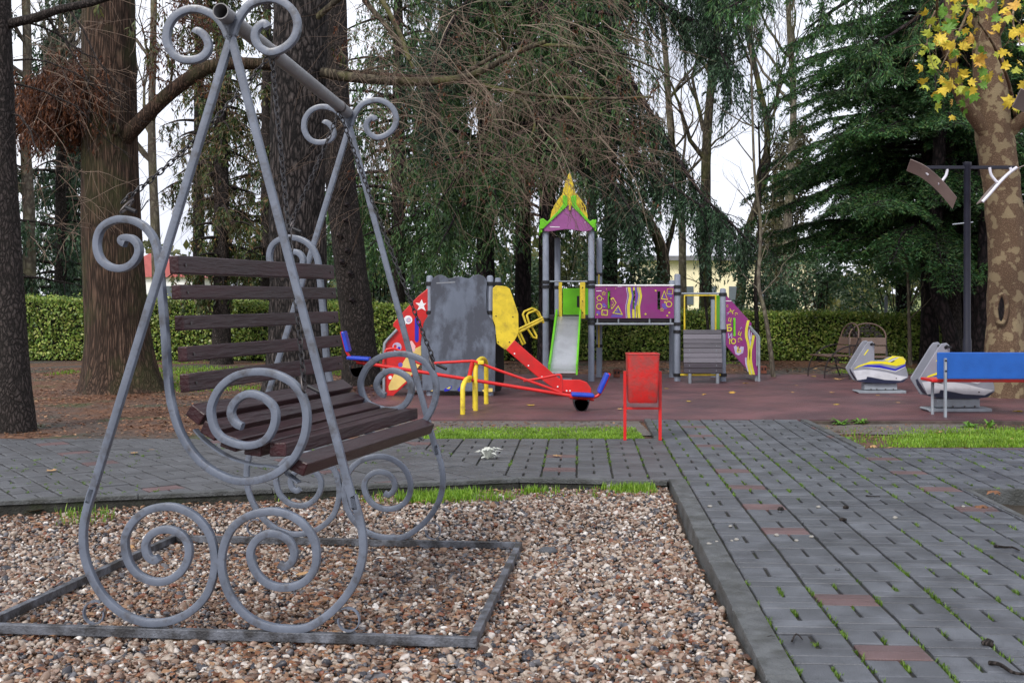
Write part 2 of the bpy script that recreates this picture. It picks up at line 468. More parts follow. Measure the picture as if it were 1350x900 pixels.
M['stone'] = surf('grey_stone', (0.07, 0.075, 0.085), 0.7, 0.3, 14, 0.5, 50)
M['palestone'] = surf('pale_stone', (0.24, 0.23, 0.21), 0.7, 0.2, 14, 0.4, 50)

# barks
M['bark_dark'] = bark('bark_dark', (0.012, 0.010, 0.009), (0.072, 0.058, 0.054), 34, (1, 1, 0.4), 0.8)
M['bark_red'] = bark('bark_redwood', (0.022, 0.014, 0.010), (0.135, 0.084, 0.06), 30, (1, 1, 0.08), 1.0, moss=(0.045, 0.055, 0.018), mamt=0.55)
M['bark_plate'] = bark('bark_plated', (0.008, 0.007, 0.007), (0.105, 0.088, 0.082), 19, (1, 1, 0.3), 1.2)
M['bark_plane'] = bark('bark_plane', (0.10, 0.062, 0.04), (0.21, 0.145, 0.095), 60, (1, 1, 0.8), 0.5, moss=(0.27, 0.215, 0.13), mamt=0.8, mscale=6.5, mlo=0.53, mhi=0.565)
M['bark_pale'] = bark('bark_pale', (0.075, 0.062, 0.05), (0.20, 0.18, 0.14), 10, (1, 1, 0.5), 0.5, moss=(0.13, 0.125, 0.06), mamt=0.6)
M['bark_moss'] = bark('bark_mossy', (0.03, 0.025, 0.018), (0.13, 0.11, 0.075), 12, (1, 1, 0.4), 0.6, moss=(0.10, 0.11, 0.025), mamt=0.7)
M['bark_black'] = bark('bark_black', (0.006, 0.005, 0.006), (0.045, 0.032, 0.034), 14, (1, 1, 0.4), 0.9)
M['twig'] = surf('twig', (0.155, 0.11, 0.082), 0.8, 0.4, 3)
M['rustwood'] = surf('rust_wood', (0.06, 0.027, 0.016), 0.8, 0.3, 3)
M['twigpale'] = surf('pale_twig', (0.22, 0.175, 0.13), 0.8, 0.3, 3)

# foliage
M['weep'] = foliage('weeping_needles', [(0.018, 0.048, 0.018), (0.045, 0.115, 0.038), (0.08, 0.175, 0.055), (0.12, 0.165, 0.05)], nvar=0.5)
M['weepdark'] = foliage('dark_weeping_needles', [(0.010, 0.026, 0.015), (0.028, 0.068, 0.034), (0.055, 0.11, 0.05)], nvar=0.5)
M['cedar'] = foliage('cedar_needles', [(0.012, 0.045, 0.016), (0.03, 0.095, 0.03), (0.055, 0.145, 0.042), (0.10, 0.155, 0.04)], nvar=0.5)
M['arbor'] = foliage('arborvitae', [(0.022, 0.045, 0.016), (0.06, 0.105, 0.03), (0.115, 0.135, 0.042), (0.18, 0.09, 0.042)], nvar=0.5)
M['rust'] = foliage('rusty_foliage', [(0.022, 0.008, 0.005), (0.075, 0.025, 0.010), (0.19, 0.07, 0.026)], nvar=0.4)
M['hedge'] = foliage('hedge_leaves', [(0.06, 0.12, 0.022), (0.15, 0.25, 0.04), (0.27, 0.36, 0.07), (0.38, 0.39, 0.11)], nscale=1.6, nvar=0.4, rough=0.4)
M['laurel'] = foliage('laurel_leaves', [(0.025, 0.065, 0.032), (0.055, 0.13, 0.058), (0.095, 0.18, 0.08), (0.2, 0.28, 0.18)], nvar=0.4, rough=0.35, spec=0.5)
M['olive'] = foliage('olive_leaves', [(0.03, 0.05, 0.018), (0.08, 0.10, 0.03), (0.14, 0.13, 0.04)], nvar=0.4)
M['ivy'] = foliage('pale_ivy', [(0.06, 0.05, 0.028), (0.10, 0.085, 0.045), (0.11, 0.115, 0.05)], nvar=0.4)
M['grass'] = foliage('grass_blades', [(0.08, 0.18, 0.012), (0.16, 0.30, 0.022), (0.26, 0.39, 0.05)], nscale=2.5, nvar=0.3)
M['moss'] = foliage('moss_tufts', [(0.05, 0.10, 0.012), (0.10, 0.19, 0.02), (0.14, 0.22, 0.03)], nscale=2.0, nvar=0.3)
M['litter'] = foliage('brown_litter', [(0.06, 0.026, 0.014), (0.15, 0.064, 0.032), (0.23, 0.105, 0.052), (0.30, 0.18, 0.10)], nvar=0.3, transl=0.1)
M['leafyellow'] = foliage('yellow_leaf', [(0.70, 0.52, 0.05)], nscale=6, nvar=0.15, transl=0.3)
M['leaforange'] = foliage('orange_leaf', [(0.62, 0.36, 0.06)], nscale=6, nvar=0.2, transl=0.3)
M['leaflime'] = foliage('lime_leaf', [(0.45, 0.50, 0.06)], nscale=6, nvar=0.2, transl=0.3)
M['leafgreen'] = foliage('green_leaf', [(0.12, 0.26, 0.03)], nscale=6, nvar=0.2, transl=0.3)
M['leafbrown'] = foliage('dry_leaf', [(0.20, 0.085, 0.035)], nscale=9, nvar=0.35, transl=0.1)
M['leaftan'] = foliage('tan_leaf', [(0.42, 0.25, 0.11)], nscale=9, nvar=0.3, transl=0.1)
M['whiteleaf'] = foliage('white_leaf', [(0.45, 0.48, 0.42), (0.66, 0.67, 0.62)], nvar=0.15, transl=0.2)

def ground_material():
    m, N, Lk, P = nt('woodland_ground')
    tc = N.new('ShaderNodeTexCoord')
    def noi(sc, de=6, ro=0.6):
        n = N.new('ShaderNodeTexNoise'); n.inputs['Scale'].default_value = sc; n.inputs['Detail'].default_value = de; n.inputs['Roughness'].default_value = ro
        Lk.new(tc.outputs['Object'], n.inputs['Vector']); return n
    a = noi(9, 8, 0.75); b = noi(0.55, 5); c = noi(1.1, 4); d = noi(70, 3)
    r1 = N.new('ShaderNodeValToRGB')
    e = r1.color_ramp.elements
    e[0].position = 0.32; e[0].color = (0.055, 0.032, 0.022, 1)
    e[1].position = 0.68; e[1].color = (0.23, 0.115, 0.068, 1)
    Lk.new(a.outputs['Fac'], r1.inputs['Fac'])
    r2 = N.new('ShaderNodeValToRGB')
    r2.color_ramp.elements[0].position = 0.3; r2.color_ramp.elements[0].color = (0.04, 0.036, 0.034, 1)
    r2.color_ramp.elements[1].position = 0.7; r2.color_ramp.elements[1].color = (0.12, 0.105, 0.092, 1)
    Lk.new(a.outputs['Fac'], r2.inputs['Fac'])
    m1 = N.new('ShaderNodeMapRange'); m1.inputs['From Min'].default_value = 0.45; m1.inputs['From Max'].default_value = 0.6
    Lk.new(b.outputs['Fac'], m1.inputs['Value'])
    x = N.new('ShaderNodeMix'); x.data_type = 'RGBA'
    Lk.new(m1.outputs[0], x.inputs[0]); Lk.new(r1.outputs['Color'], x.inputs[6]); Lk.new(r2.outputs['Color'], x.inputs[7])
    m2 = N.new('ShaderNodeMapRange'); m2.inputs['From Min'].default_value = 0.56; m2.inputs['From Max'].default_value = 0.72; m2.inputs['To Max'].default_value = 0.75
    Lk.new(c.outputs['Fac'], m2.inputs['Value'])
    y = N.new('ShaderNodeMix'); y.data_type = 'RGBA'
    Lk.new(m2.outputs[0], y.inputs[0]); Lk.new(x.outputs[2], y.inputs[6]); y.inputs[7].default_value = (0.07, 0.10, 0.025, 1)
    # the lawn beyond the hedge
    sx = N.new('ShaderNodeSeparateXYZ'); Lk.new(tc.outputs['Object'], sx.inputs[0])
    m3 = N.new('ShaderNodeMapRange'); m3.inputs['From Min'].default_value = 28.8; m3.inputs['From Max'].default_value = 30
    Lk.new(sx.outputs['Y'], m3.inputs['Value'])
    z = N.new('ShaderNodeMix'); z.data_type = 'RGBA'
    Lk.new(m3.outputs[0], z.inputs[0]); Lk.new(y.outputs[2], z.inputs[6]); z.inputs[7].default_value = (0.16, 0.19, 0.055, 1)
    Lk.new(z.outputs[2], P.inputs['Base Color'])
    P.inputs['Roughness'].default_value = 0.85; P.inputs['Specular IOR Level'].default_value = 0.25
    bp_ = N.new('ShaderNodeBump'); bp_.inputs['Strength'].default_value = 0.9; bp_.inputs['Distance'].default_value = 0.03
    ad = N.new('ShaderNodeMath'); ad.operation = 'ADD'; Lk.new(a.outputs['Fac'], ad.inputs[0]); Lk.new(d.outputs['Fac'], ad.inputs[1])
    Lk.new(ad.outputs[0], bp_.inputs['Height']); Lk.new(bp_.outputs[0], P.inputs['Normal'])
    return m
M['ground'] = ground_material()

def pebble_material():
    m, N, Lk, P = nt('pebbles')
    oi = N.new('ShaderNodeAttribute'); oi.attribute_type = 'INSTANCER'; oi.attribute_name = 'tone'; tc = N.new('ShaderNodeTexCoord')
    rp = N.new('ShaderNodeValToRGB'); rp.color_ramp.interpolation = 'CONSTANT'
    cols = [(0, (0.34, 0.28, 0.23)), (0.15, (0.50, 0.45, 0.41)), (0.25, (0.21, 0.14, 0.10)), (0.38, (0.27, 0.185, 0.14)), (0.48, (0.10, 0.096, 0.105)),
            (0.58, (0.085, 0.045, 0.027)), (0.70, (0.21, 0.12, 0.068)), (0.79, (0.03, 0.03, 0.038)), (0.89, (0.17, 0.055, 0.025)), (0.94, (0.66, 0.62, 0.58))]
    el = rp.color_ramp.elements
    while len(el) < len(cols): el.new(0.5)
    for i, (p, c) in enumerate(cols):
        el[i].position = p; el[i].color = c4(c)
    Lk.new(oi.outputs['Fac'], rp.inputs['Fac'])
    nz = N.new('ShaderNodeTexNoise'); nz.inputs['Scale'].default_value = 1.4; nz.inputs['Detail'].default_value = 5
    Lk.new(tc.outputs['Object'], nz.inputs['Vector'])
    mr = N.new('ShaderNodeMapRange'); mr.inputs['To Min'].default_value = 0.4; mr.inputs['To Max'].default_value = 1.4
    Lk.new(nz.outputs['Fac'], mr.inputs['Value'])
    mx = N.new('ShaderNodeMix'); mx.data_type = 'RGBA'; mx.blend_type = 'MULTIPLY'; mx.inputs[0].default_value = 1
    Lk.new(rp.outputs['Color'], mx.inputs[6]); Lk.new(mr.outputs[0], mx.inputs[7])
    Lk.new(mx.outputs[2], P.inputs['Base Color'])
    P.inputs['Roughness'].default_value = 0.42
    return m
M['pebble'] = pebble_material()
M['gravelbase'] = surf('gravel_bed', (0.03, 0.022, 0.017), 0.9, 0.5, 30, 0.6, 60)

# ================================================================== THE SETTING
def gravel_z(x, y):
    d = max(0.0, min(1.0, 1 - (1.0 + 0.06*(y-4.46) - x) / 0.9))
    up = 0.045 * d * d * (3 - 2*d)
    if y < 7.6:
        return -0.092 - (y - 5.0) * 0.028 + up
    return -0.165 + min(1.0, (y - 7.6) / 1.0) * 0.084 + up*0.6

def ground_z(x, y):
    b = 0.025 * mnoise.noise(Vector((x*0.35, y*0.35, 3.1))) + 0.01 * mnoise.noise(Vector((x*1.7, y*1.7, 8.0)))
    if y < 11.95 and x > -12 and x < 12: return -0.28
    if y < 12.12 and x > -12 and x < 12: return -0.075
    if -1.75 < x < 2.5 and y < 13.9: return -0.028 + b*0.4
    if -1.75 < x < 12 and y < 13.9: return -0.06 + b*0.4
    if -2.6 < x < 12 and y < 14.1: return (-0.035 if x < 2.5 else -0.08) + b*0.3
    if -2.0 < x < 9.5 and 14.0 < y < 22.6: return -0.12
    if y > 29: return b - 0.05 + (y-29)*0.004
    return b

xs = sorted(set([-400, -200, -100, -60, -40, -30, -24, -20] + [round(-16 + 0.4*i, 3) for i in range(81)] + [20, 24, 30, 40, 60, 100, 200, 400]))
ys = sorted(set([-60, -20, -5, 0, 3, 6, 9, 11.0, 11.93, 11.96, 12.1, 12.14, 12.4] + [round(12.6 + 0.35*i, 3) for i in range(56)] + [13.88, 13.92, 14.08, 14.12, 33, 36, 40, 50, 70, 100, 160, 260, 400, 700]))
gv = [(x, y, ground_z(x, y)) for y in ys for x in xs]
nx = len(xs)
gf = [(j*nx+i, j*nx+i+1, (j+1)*nx+i+1, (j+1)*nx+i) for j in range(len(ys)-1) for i in range(nx-1)]
tag(np_mesh('ground', gv, gf, M['ground'], smooth=True), kind='structure')

# ---- paving: parquet of double bars and split blocks, mossy joints
YAW = R(3.4)
O0 = Vector((1.142, 4.464))                                   # a point on the first long joint
E1 = Vector((math.cos(YAW), -math.sin(YAW)))                  # across the columns
E2 = Vector((math.sin(YAW), math.cos(YAW)))                   # along the columns
def to_uv(p, o=O0, a=E1, b=E2):
    d = Vector((p[0], p[1])) - o
    return (d.dot(a), d.dot(b))
def to_xy(q, o=O0, a=E1, b=E2):
    p = o + a*q[0] + b*q[1]
    return (p.x, p.y)

def clip(poly, region):
    """convex clip, region counter-clockwise"""
    outp = poly
    for i in range(len(region)):
        A = region[i]; B = region[(i+1) % len(region)]
        ex, ey = B[0]-A[0], B[1]-A[1]
        inp, outp = outp, []
        if not inp: return []
        for j in range(len(inp)):
            P, Q = inp[j], inp[(j+1) % len(inp)]
            sp = ex*(P[1]-A[1]) - ey*(P[0]-A[0]); sq = ex*(Q[1]-A[1]) - ey*(Q[0]-A[0])
            if sp >= 0: outp.append(P)
            if (sp >= 0) != (sq >= 0):
                t = sp / (sp - sq)
                outp.append((P[0]+(Q[0]-P[0])*t, P[1]+(Q[1]-P[1])*t))
    return outp

def area(poly):
    return 0.5*sum(poly[i][0]*poly[(i+1) % len(poly)][1] - poly[(i+1) % len(poly)][0]*poly[i][1] for i in range(len(poly)))

CW, PER = 0.30, 0.42
def lay(region, o, a, b, redcols):
    """region: convex list of world xy points; returns list of (poly, red)"""
    if area(region) < 0: region = region[::-1]
    uv = [to_uv(p, o, a, b) for p in region]
    if area(uv) < 0: uv = uv[::-1]
    u0 = min(p[0] for p in uv); u1 = max(p[0] for p in uv); v0 = min(p[1] for p in uv); v1 = max(p[1] for p in uv)
    res = []
    for i in range(math.floor(u0/CW), math.ceil(u1/CW)):
        sh = 0.035 * ((i*7) % 5)
        for k in range(math.floor((v0-sh)/PER)-1, math.ceil(v1/PER)+1):
            x0, y0 = i*CW, k*PER + sh
            red = (i % 5 == redcols) and (k % 2 == 0) and ((i*31+k*17) % 10 < 8)
            g = 0.009
            parts = [((x0+g, y0+0.003, x0+CW/2-0.009, y0+0.205), False), ((x0+CW/2+0.009, y0+0.003, x0+CW-g, y0+0.205), False),
                     ((x0+g, y0+0.214, x0+CW-g, y0+0.309), red), ((x0+g, y0+0.318, x0+CW-g, y0+0.413), red)]
            for (ax, ay, bx, by), rd in parts:
                j = 0.0025
                q = [(ax+random.uniform(-j, j), ay+random.uniform(-j, j)*0.6), (bx+random.uniform(-j, j), ay+random.uniform(-j, j)*0.6), (bx+random.uniform(-j, j), by+random.uniform(-j, j)*0.6), (ax+random.uniform(-j, j), by+random.uniform(-j, j)*0.6)]
                q = clip(q, uv)
                if len(q) < 3 or abs(area(q)) < 0.0012: continue
                res.append(([to_xy(p, o, a, b) for p in q], rd))
    return res

def J(y, off=0.0):
    """world x of the first long joint at depth y, plus an offset across"""
    t = (y - O0.y) / E2.y
    return O0.x + E2.x*t + off
PL = 2.13                                                      # pit: offset of its left side
plaza = []
for reg in ([(J(2.5), 2.5), (J(2.5, PL), 2.5), (J(11.3, PL), 11.3), (J(11.3), 11.3)],
            [(J(8.95, PL), 8.95), (J(8.95, 7.5), 8.95), (J(11.3, 7.5), 11.3), (J(11.3, PL), 11.3)],
            [(J(2.5, PL), 2.5), (J(2.5, 7.5), 2.5), (J(7.6, 7.5), 7.6), (J(7.6, PL), 7.6)],
            [(J(7.6, PL+1.3), 7.6), (J(7.6, 7.5), 7.6), (J(8.95, 7.5), 8.95), (J(8.95, PL+1.3), 8.95)],
            [(J(11.3), 11.3), (J(11.3, 1.88), 11.3), (J(14.0, 1.82), 13.98), (J(14.0), 13.98)]):
    plaza += lay(reg, O0, E1, E2, 1)
K0, K1, K2 = gnd(0, 658), gnd(680, 629), gnd(893, 633)         # inner side of the walkway kerb
kdir = (K1 - K0).normalized()
KL = K0 - kdir*6
bnd = gnd(594, 601.6); bd = (bnd - K1).normalized(); BF = K1 + bd*((12.1 - K1.y)/bd.y)
walk_a = lay([(K1.x, K1.y), (J(9.34), 9.34), (J(12.1), 12.1), (BF.x, BF.y)], O0, E1, E2, 1)
ya = R(-36)
W1 = Vector((math.cos(ya), -math.sin(ya))); W2 = Vector((math.sin(ya), math.cos(ya)))
walk_b = lay([(KL.x, KL.y), (K1.x-0.01, K1.y), (BF.x-0.01, BF.y), (KL.x, 12.1)], Vector((K1.x, K1.y)), W1, W2, 1)

def px_area(poly):
    cx = sum(p[0] for p in poly)/len(poly); cy = sum(p[1] for p in poly)/len(poly)
    if cy < 1: return 0
    px = CX + F*cx/cy; py = HY + F*EYE/cy
    if px < -10 or px > 1360 or py > 905: return 0
    return abs(area(poly)) / cy**3

def pave(name, sheet_polys, tiles, mat, nsingle, label_rest):
    mb = MB()
    for p in sheet_polys:
        mb.prism_z(p, -0.10, -0.016)
    base = tag(mb.build(name, M['joint']), kind='structure')
    order = sorted(range(len(tiles)), key=lambda i: -px_area(tiles[i][0]))
    rest = {False: MB(), True: MB()}
    for rank, i in enumerate(order):
        poly, red = tiles[i]
        z = random.gauss(0, 0.0013)
        if random.random() < 0.04: z -= 0.005
        if rank < nsingle:
            c = (sum(p[0] for p in poly)/len(poly), sum(p[1] for p in poly)/len(poly), 0)
            m = MB(); m.prism_z(poly, -0.06, z, 0.0055)
            o = m.build('paver', M['redpaver'] if red else mat, base, origin=c)
            o.location = c
        else:
            rest[red].prism_z(poly, -0.06, z, 0.0055)
    for red in (False, True):
        if rest[red].v:
            tag(rest[red].build('red_pavers' if red else 'pavers', M['redpaver'] if red else mat, base), kind='stuff')
    return base

pave('plaza', [[(J(2.5), 2.5), (J(2.5, PL), 2.5), (J(11.3, PL), 11.3), (J(11.3), 11.3)],
               [(J(8.95, PL), 8.95), (J(8.95, 7.5), 8.95), (J(11.3, 7.5), 11.3), (J(11.3, PL), 11.3)],
               [(J(2.5, PL), 2.5), (J(2.5, 7.5), 2.5), (J(7.6, 7.5), 7.6), (J(7.6, PL), 7.6)],
               [(J(7.6, PL+1.3), 7.6), (J(7.6, 7.5), 7.6), (J(8.95, 7.5), 8.95), (J(8.95, PL+1.3), 8.95)],
               [(J(11.3), 11.3), (J(11.3, 1.88), 11.3), (J(14.0, 1.82), 13.98), (J(14.0), 13.98)]], plaza, M['paver'], 300, '')
pave('walkway', [[(K1.x, K1.y), (J(9.34), 9.34), (J(12.1), 12.1), (BF.x, BF.y)], [(KL.x, KL.y), (K1.x, K1.y), (BF.x, BF.y), (KL.x, 12.1)]],
     walk_a + walk_b, M['walkpaver'], 240, '')

# ---- kerb stones
def kerb_run(name, a, b, width, side, z1, z0, step=1.0, lip=None):
    a = Vector((a[0], a[1])); b = Vector((b[0], b[1]))
    d = (b-a).normalized(); n = Vector((-d.y, d.x))*side
    L = (b-a).length; k = max(1, round(L/step)); st = L/k
    mb = MB()
    q = [a + n*0.01, b + n*0.01, b + n*(width-0.012), a + n*(width-0.012)]
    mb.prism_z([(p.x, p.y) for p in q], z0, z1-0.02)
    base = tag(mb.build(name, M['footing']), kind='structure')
    for i in range(k):
        s0 = a + d*(i*st+0.003); s1 = a + d*((i+1)*st-0.003)
        w = width + random.uniform(-0.003, 0.003)
        q = [s0, s1, s1+n*w, s0+n*w]
        c = (s0+s1)/2
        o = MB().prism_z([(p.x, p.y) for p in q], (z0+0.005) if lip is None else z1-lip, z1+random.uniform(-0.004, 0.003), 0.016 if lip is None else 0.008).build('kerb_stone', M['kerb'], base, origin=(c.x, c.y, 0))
        o.location = (c.x, c.y, 0)
    return base
kerb_run('kerb', (J(2.5)-0.008, 2.5), (J(9.36)-0.008, 9.36), 0.135, 1, 0.012, -0.2)
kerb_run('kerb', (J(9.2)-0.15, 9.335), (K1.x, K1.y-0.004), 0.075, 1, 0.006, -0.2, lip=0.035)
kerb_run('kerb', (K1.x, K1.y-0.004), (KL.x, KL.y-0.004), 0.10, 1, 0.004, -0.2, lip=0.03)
kerb_run('kerb', (J(12.14)-0.006, 12.14), (J(13.98)-0.006, 13.98), 0.08, 1, 0.012, -0.14)
kerb_run('kerb', (J(14.0, 1.83), 13.97), (J(11.3, 1.89), 11.34), 0.08, 1, 0.010, -0.14)
kerb_run('kerb', (J(11.3, 1.98), 11.305), (J(11.3, 8.0), 11.305), 0.05, 1, 0.002, -0.14)
kerb_run('kerb', (J(8.95, PL+0.06), 8.945), (J(8.95, PL+1.3), 8.945), 0.05, -1, 0.004, -0.2)
kerb_run('kerb', (J(7.6, PL)+0.004, 7.6), (J(8.95, PL)+0.004, 8.95), 0.05, -1, 0.004, -0.2)
# soil in the tree pit
pp = []
for j in range(7):
    for i in range(7):
        y = 7.6 + 1.35*j/6; x = J(y, PL+0.02) + 1.3*i/6
        pp.append((x, y, -0.085 + random.uniform(-0.015, 0.015)-0.03))
tag(np_mesh('tree_pit', pp, [(j*7+i, j*7+i+1, (j+1)*7+i+1, (j+1)*7+i) for j in range(6) for i in range(6)], M['pitsoil'], smooth=True), kind='structure')

# ---- rubber play surface
rub = [(-1.45, 14.0), (0.0, 14.0), (1.6, 14.02), (3.6, 14.0), (9.0, 13.95), (9.4, 18.0), (9.2, 21.0), (7.0, 22.0), (3.0, 22.3), (-1.2, 22.0), (-2.6, 20.5), (-2.7, 17.5), (-2.1, 15.2)]
rubc = catmull([(p[0], p[1], 0) for p in rub[4:]], 4)
rubp = [(p[0], p[1]) for p in rub[:4]] + [(p.x, p.y) for p in rubc]
mb = MB(); mb.prism_z(rubp, -0.13, 0.0)
o = tag(mb.build('rubber_surface', M['rubber']), kind='structure')
mb = MB()
mb.tube([(-1.5, 13.975, -0.028), (0, 13.975, -0.028), (J(13.9)-0.10, 13.985, -0.028)], 1, profile=[(-0.02, -0.05), (0.02, -0.05), (0.02, 0.012), (-0.02, 0.012)], up=(0, 0, 1))
e1 = tag(mb.build('edging', M['edging']), kind='structure')
mb = MB()
mb.tube([(J(14, 1.93), 13.955, -0.032), (6, 13.94, -0.032), (9.0, 13.915, -0.032)], 1, profile=[(-0.022, -0.06), (0.022, -0.06), (0.022, 0.018), (-0.022, 0.018)], up=(0, 0, 1))
tag(mb.build('edging', M['edging']), kind='structure')

# ---- grey grit along the play surface
def grit(poly_fn, x0, x1, y0, y1, n=14):
    V = []
    for j in range(n+1):
        for i in range(n+1):
            x = x0+(x1-x0)*i/n; y = y0(x)+(y1-y0(x))*j/n
            V.append((x, y, ground_z(x, min(y, 13.85)) + 0.008 + random.uniform(0, 0.006)))
    return tag(np_mesh('grit_strip', V, [(j*(n+1)+i, j*(n+1)+i+1, (j+1)*(n+1)+i+1, (j+1)*(n+1)+i) for j in range(n) for i in range(n)], M['grit'], smooth=True), kind='structure')
grit(None, -1.7, J(13)-0.1, lambda x: 12.55 + 0.2*mnoise.noise(Vector((x*1.5, 2, 0))), 13.95)
grit(None, J(13, 1.97), 5.6, lambda x: 12.9 + 0.3*mnoise.noise(Vector((x*1.5, 5, 0))) + max(0, (x-4.6)*0.5), 13.92)
# ---- gravel bed under the swing
pv = []; gx = np.linspace(-7.5, 1.45, 60); gy = np.linspace(2.4, 9.5, 50)
for y in gy:
    for x in gx: pv.append((x, y, gravel_z(x, y) - 0.012 + 0.006*mnoise.noise(Vector((x*2, y*2, 0)))))
tag(np_mesh('gravel_bed', pv, [(j*60+i, j*60+i+1, (j+1)*60+i+1, (j+1)*60+i) for j in range(49) for i in range(59)], M['gravelbase'], smooth=True), kind='structure')

def kerb_y(x):
    if x < K1.x: return K0.y + (x-K0.x)*(K1.y-K0.y)/(K1.x-K0.x) - 0.15
    return K1.y - 0.08
pts = []; ptone = []; psize = []
nz2 = lambda x, y, s, o=0: 0.5 + 0.5*mnoise.noise(Vector((x*s+o, y*s, 1.7+o)))
sp = 0.0228
for y in np.arange(3.7, 9.4, sp):
    x0 = max(-0.47*y - 0.45, -5.0); x1 = J(y) - 0.15
    n = int((x1-x0)/sp)
    if n < 1: continue
    xx = x0 + (np.arange(n) + rng.uniform(-0.45, 0.45, n))*sp; yy = y + rng.uniform(-0.5, 0.5, n)*sp
    for a, b in zip(xx, yy):
        ky = kerb_y(a)
        if b > ky: continue
        if ky - b < 0.22 and rng.random() < 0.55 * (1-(ky-b)/0.22): continue
        pts.append((a, b, gravel_z(a, b) + rng.uniform(-0.010, 0.006)))
        inside = -2.45+(b-5.3)*0.1 < a < -0.12+(b-5.3)*0.1 and 5.3 < b < 7.6
        wet = nz2(a, b, 0.9, 12)*0.5 + (0.22 if inside else 0) + max(0, 5.3-b)*0.18
        u_ = rng.random()
        ptone.append(u_**1.7*0.985 if rng.random() > wet*0.8 else 0.29 + u_*0.66)
        psize.append(float(np.clip(rng.lognormal(0.0, 0.36), 0.5, 2.2)) * (1.08 if b < 5.3 else 1.0))
me = bpy.data.meshes.new('gravel'); me.from_pydata(pts, [], [])
for nm_, dat_ in (('tone', ptone), ('size', psize)):
    at_ = me.attributes.new(nm_, 'FLOAT', 'POINT'); at_.data.foreach_set('value', np.array(dat_, dtype=np.float32))
gr = bpy.data.objects.new('gravel', me); link(gr); tag(gr, 'mixed white, tan and brown pebbles filling the bed under the swing', 'gravel', kind='stuff')
ng = bpy.data.node_groups.new('gravel_nodes', 'GeometryNodeTree')
ng.interface.new_socket('Geometry', in_out='INPUT', socket_type='NodeSocketGeometry')
ng.interface.new_socket('Geometry', in_out='OUTPUT', socket_type='NodeSocketGeometry')
gn = ng.nodes; gl = ng.links
gi = gn.new('NodeGroupInput'); go = gn.new('NodeGroupOutput')
ico = gn.new('GeometryNodeMeshIcoSphere'); ico.inputs['Radius'].default_value = 1.0; ico.inputs['Subdivisions'].default_value = 2
spn = gn.new('GeometryNodeSetPosition')
nzt = gn.new('ShaderNodeTexNoise'); nzt.inputs['Scale'].default_value = 1.1
vm = gn.new('ShaderNodeVectorMath'); vm.operation = 'SUBTRACT'; vm.inputs[1].default_value = (0.5, 0.5, 0.5)
vs_ = gn.new('ShaderNodeVectorMath'); vs_.operation = 'SCALE'; vs_.inputs['Scale'].default_value = 1.2
gl.new(nzt.outputs['Color'], vm.inputs[0]); gl.new(vm.outputs[0], vs_.inputs[0]); gl.new(vs_.outputs[0], spn.inputs['Offset'])
gl.new(ico.outputs['Mesh'], spn.inputs['Geometry'])
ssm = gn.new('GeometryNodeSetShadeSmooth'); gl.new(spn.outputs[0], ssm.inputs['Geometry'])
smt = gn.new('GeometryNodeSetMaterial'); smt.inputs['Material'].default_value = M['pebble']; gl.new(ssm.outputs[0], smt.inputs['Geometry'])
iop = gn.new('GeometryNodeInstanceOnPoints')
rr = gn.new('FunctionNodeRandomValue'); rr.data_type = 'FLOAT_VECTOR'; rr.inputs[0].default_value = (-0.8, -0.8, 0); rr.inputs[1].default_value = (0.8, 0.8, 6.28)
rs = gn.new('FunctionNodeRandomValue'); rs.data_type = 'FLOAT_VECTOR'; rs.inputs[0].default_value = (0.0095, 0.0075, 0.006); rs.inputs[1].default_value = (0.018, 0.013, 0.010); rs.inputs['Seed'].default_value = 3
gl.new(gi.outputs[0], iop.inputs['Points']); gl.new(smt.outputs[0], iop.inputs['Instance'])
na = gn.new('GeometryNodeInputNamedAttribute'); na.data_type = 'FLOAT'; na.inputs['Name'].default_value = 'size'
sm_ = gn.new('ShaderNodeVectorMath'); sm_.operation = 'SCALE'
gl.new(rs.outputs[0], sm_.inputs[0]); gl.new(na.outputs[0], sm_.inputs['Scale'])
gl.new(rr.outputs[0], iop.inputs['Rotation']); gl.new(sm_.outputs[0], iop.inputs['Scale'])
gl.new(iop.outputs[0], go.inputs[0])
gr.modifiers.new('gravel', 'NODES').node_group = ng

# ---- grass and moss
def blades(bulk, P, hmin, hmax, w, lean=0.5):
    n = len(P); P = np.asarray(P, dtype=float)
    h = rng.uniform(hmin, hmax, n)[:, None]; a = rng.uniform(0, 2*np.pi, n)
    d = np.stack([np.cos(a), np.sin(a), np.zeros(n)], 1); s_ = np.stack([-np.sin(a), np.cos(a), np.zeros(n)], 1)*w/2
    l1 = rng.uniform(0, lean, n)[:, None]
    b = P; mid = P + d*h*l1*0.4 + np.array([0, 0, 1])*h*0.6; tip = P + d*h*l1 + np.array([0, 0, 1])*h
    V = np.stack([b-s_, b+s_, mid+s_*0.7, tip, mid-s_*0.7], 1)
    V4a = np.stack([b-s_, b+s_, mid+s_*0.8, mid-s_*0.8], 1).reshape(-1, 3)
    V4b = np.stack([mid-s_*0.8, mid+s_*0.8, tip+s_*0.1, tip-s_*0.1], 1).reshape(-1, 3)
    bulk.add(V4a, np.arange(n*4).reshape(-1, 4)); bulk.add(V4b, np.arange(n*4).reshape(-1, 4))

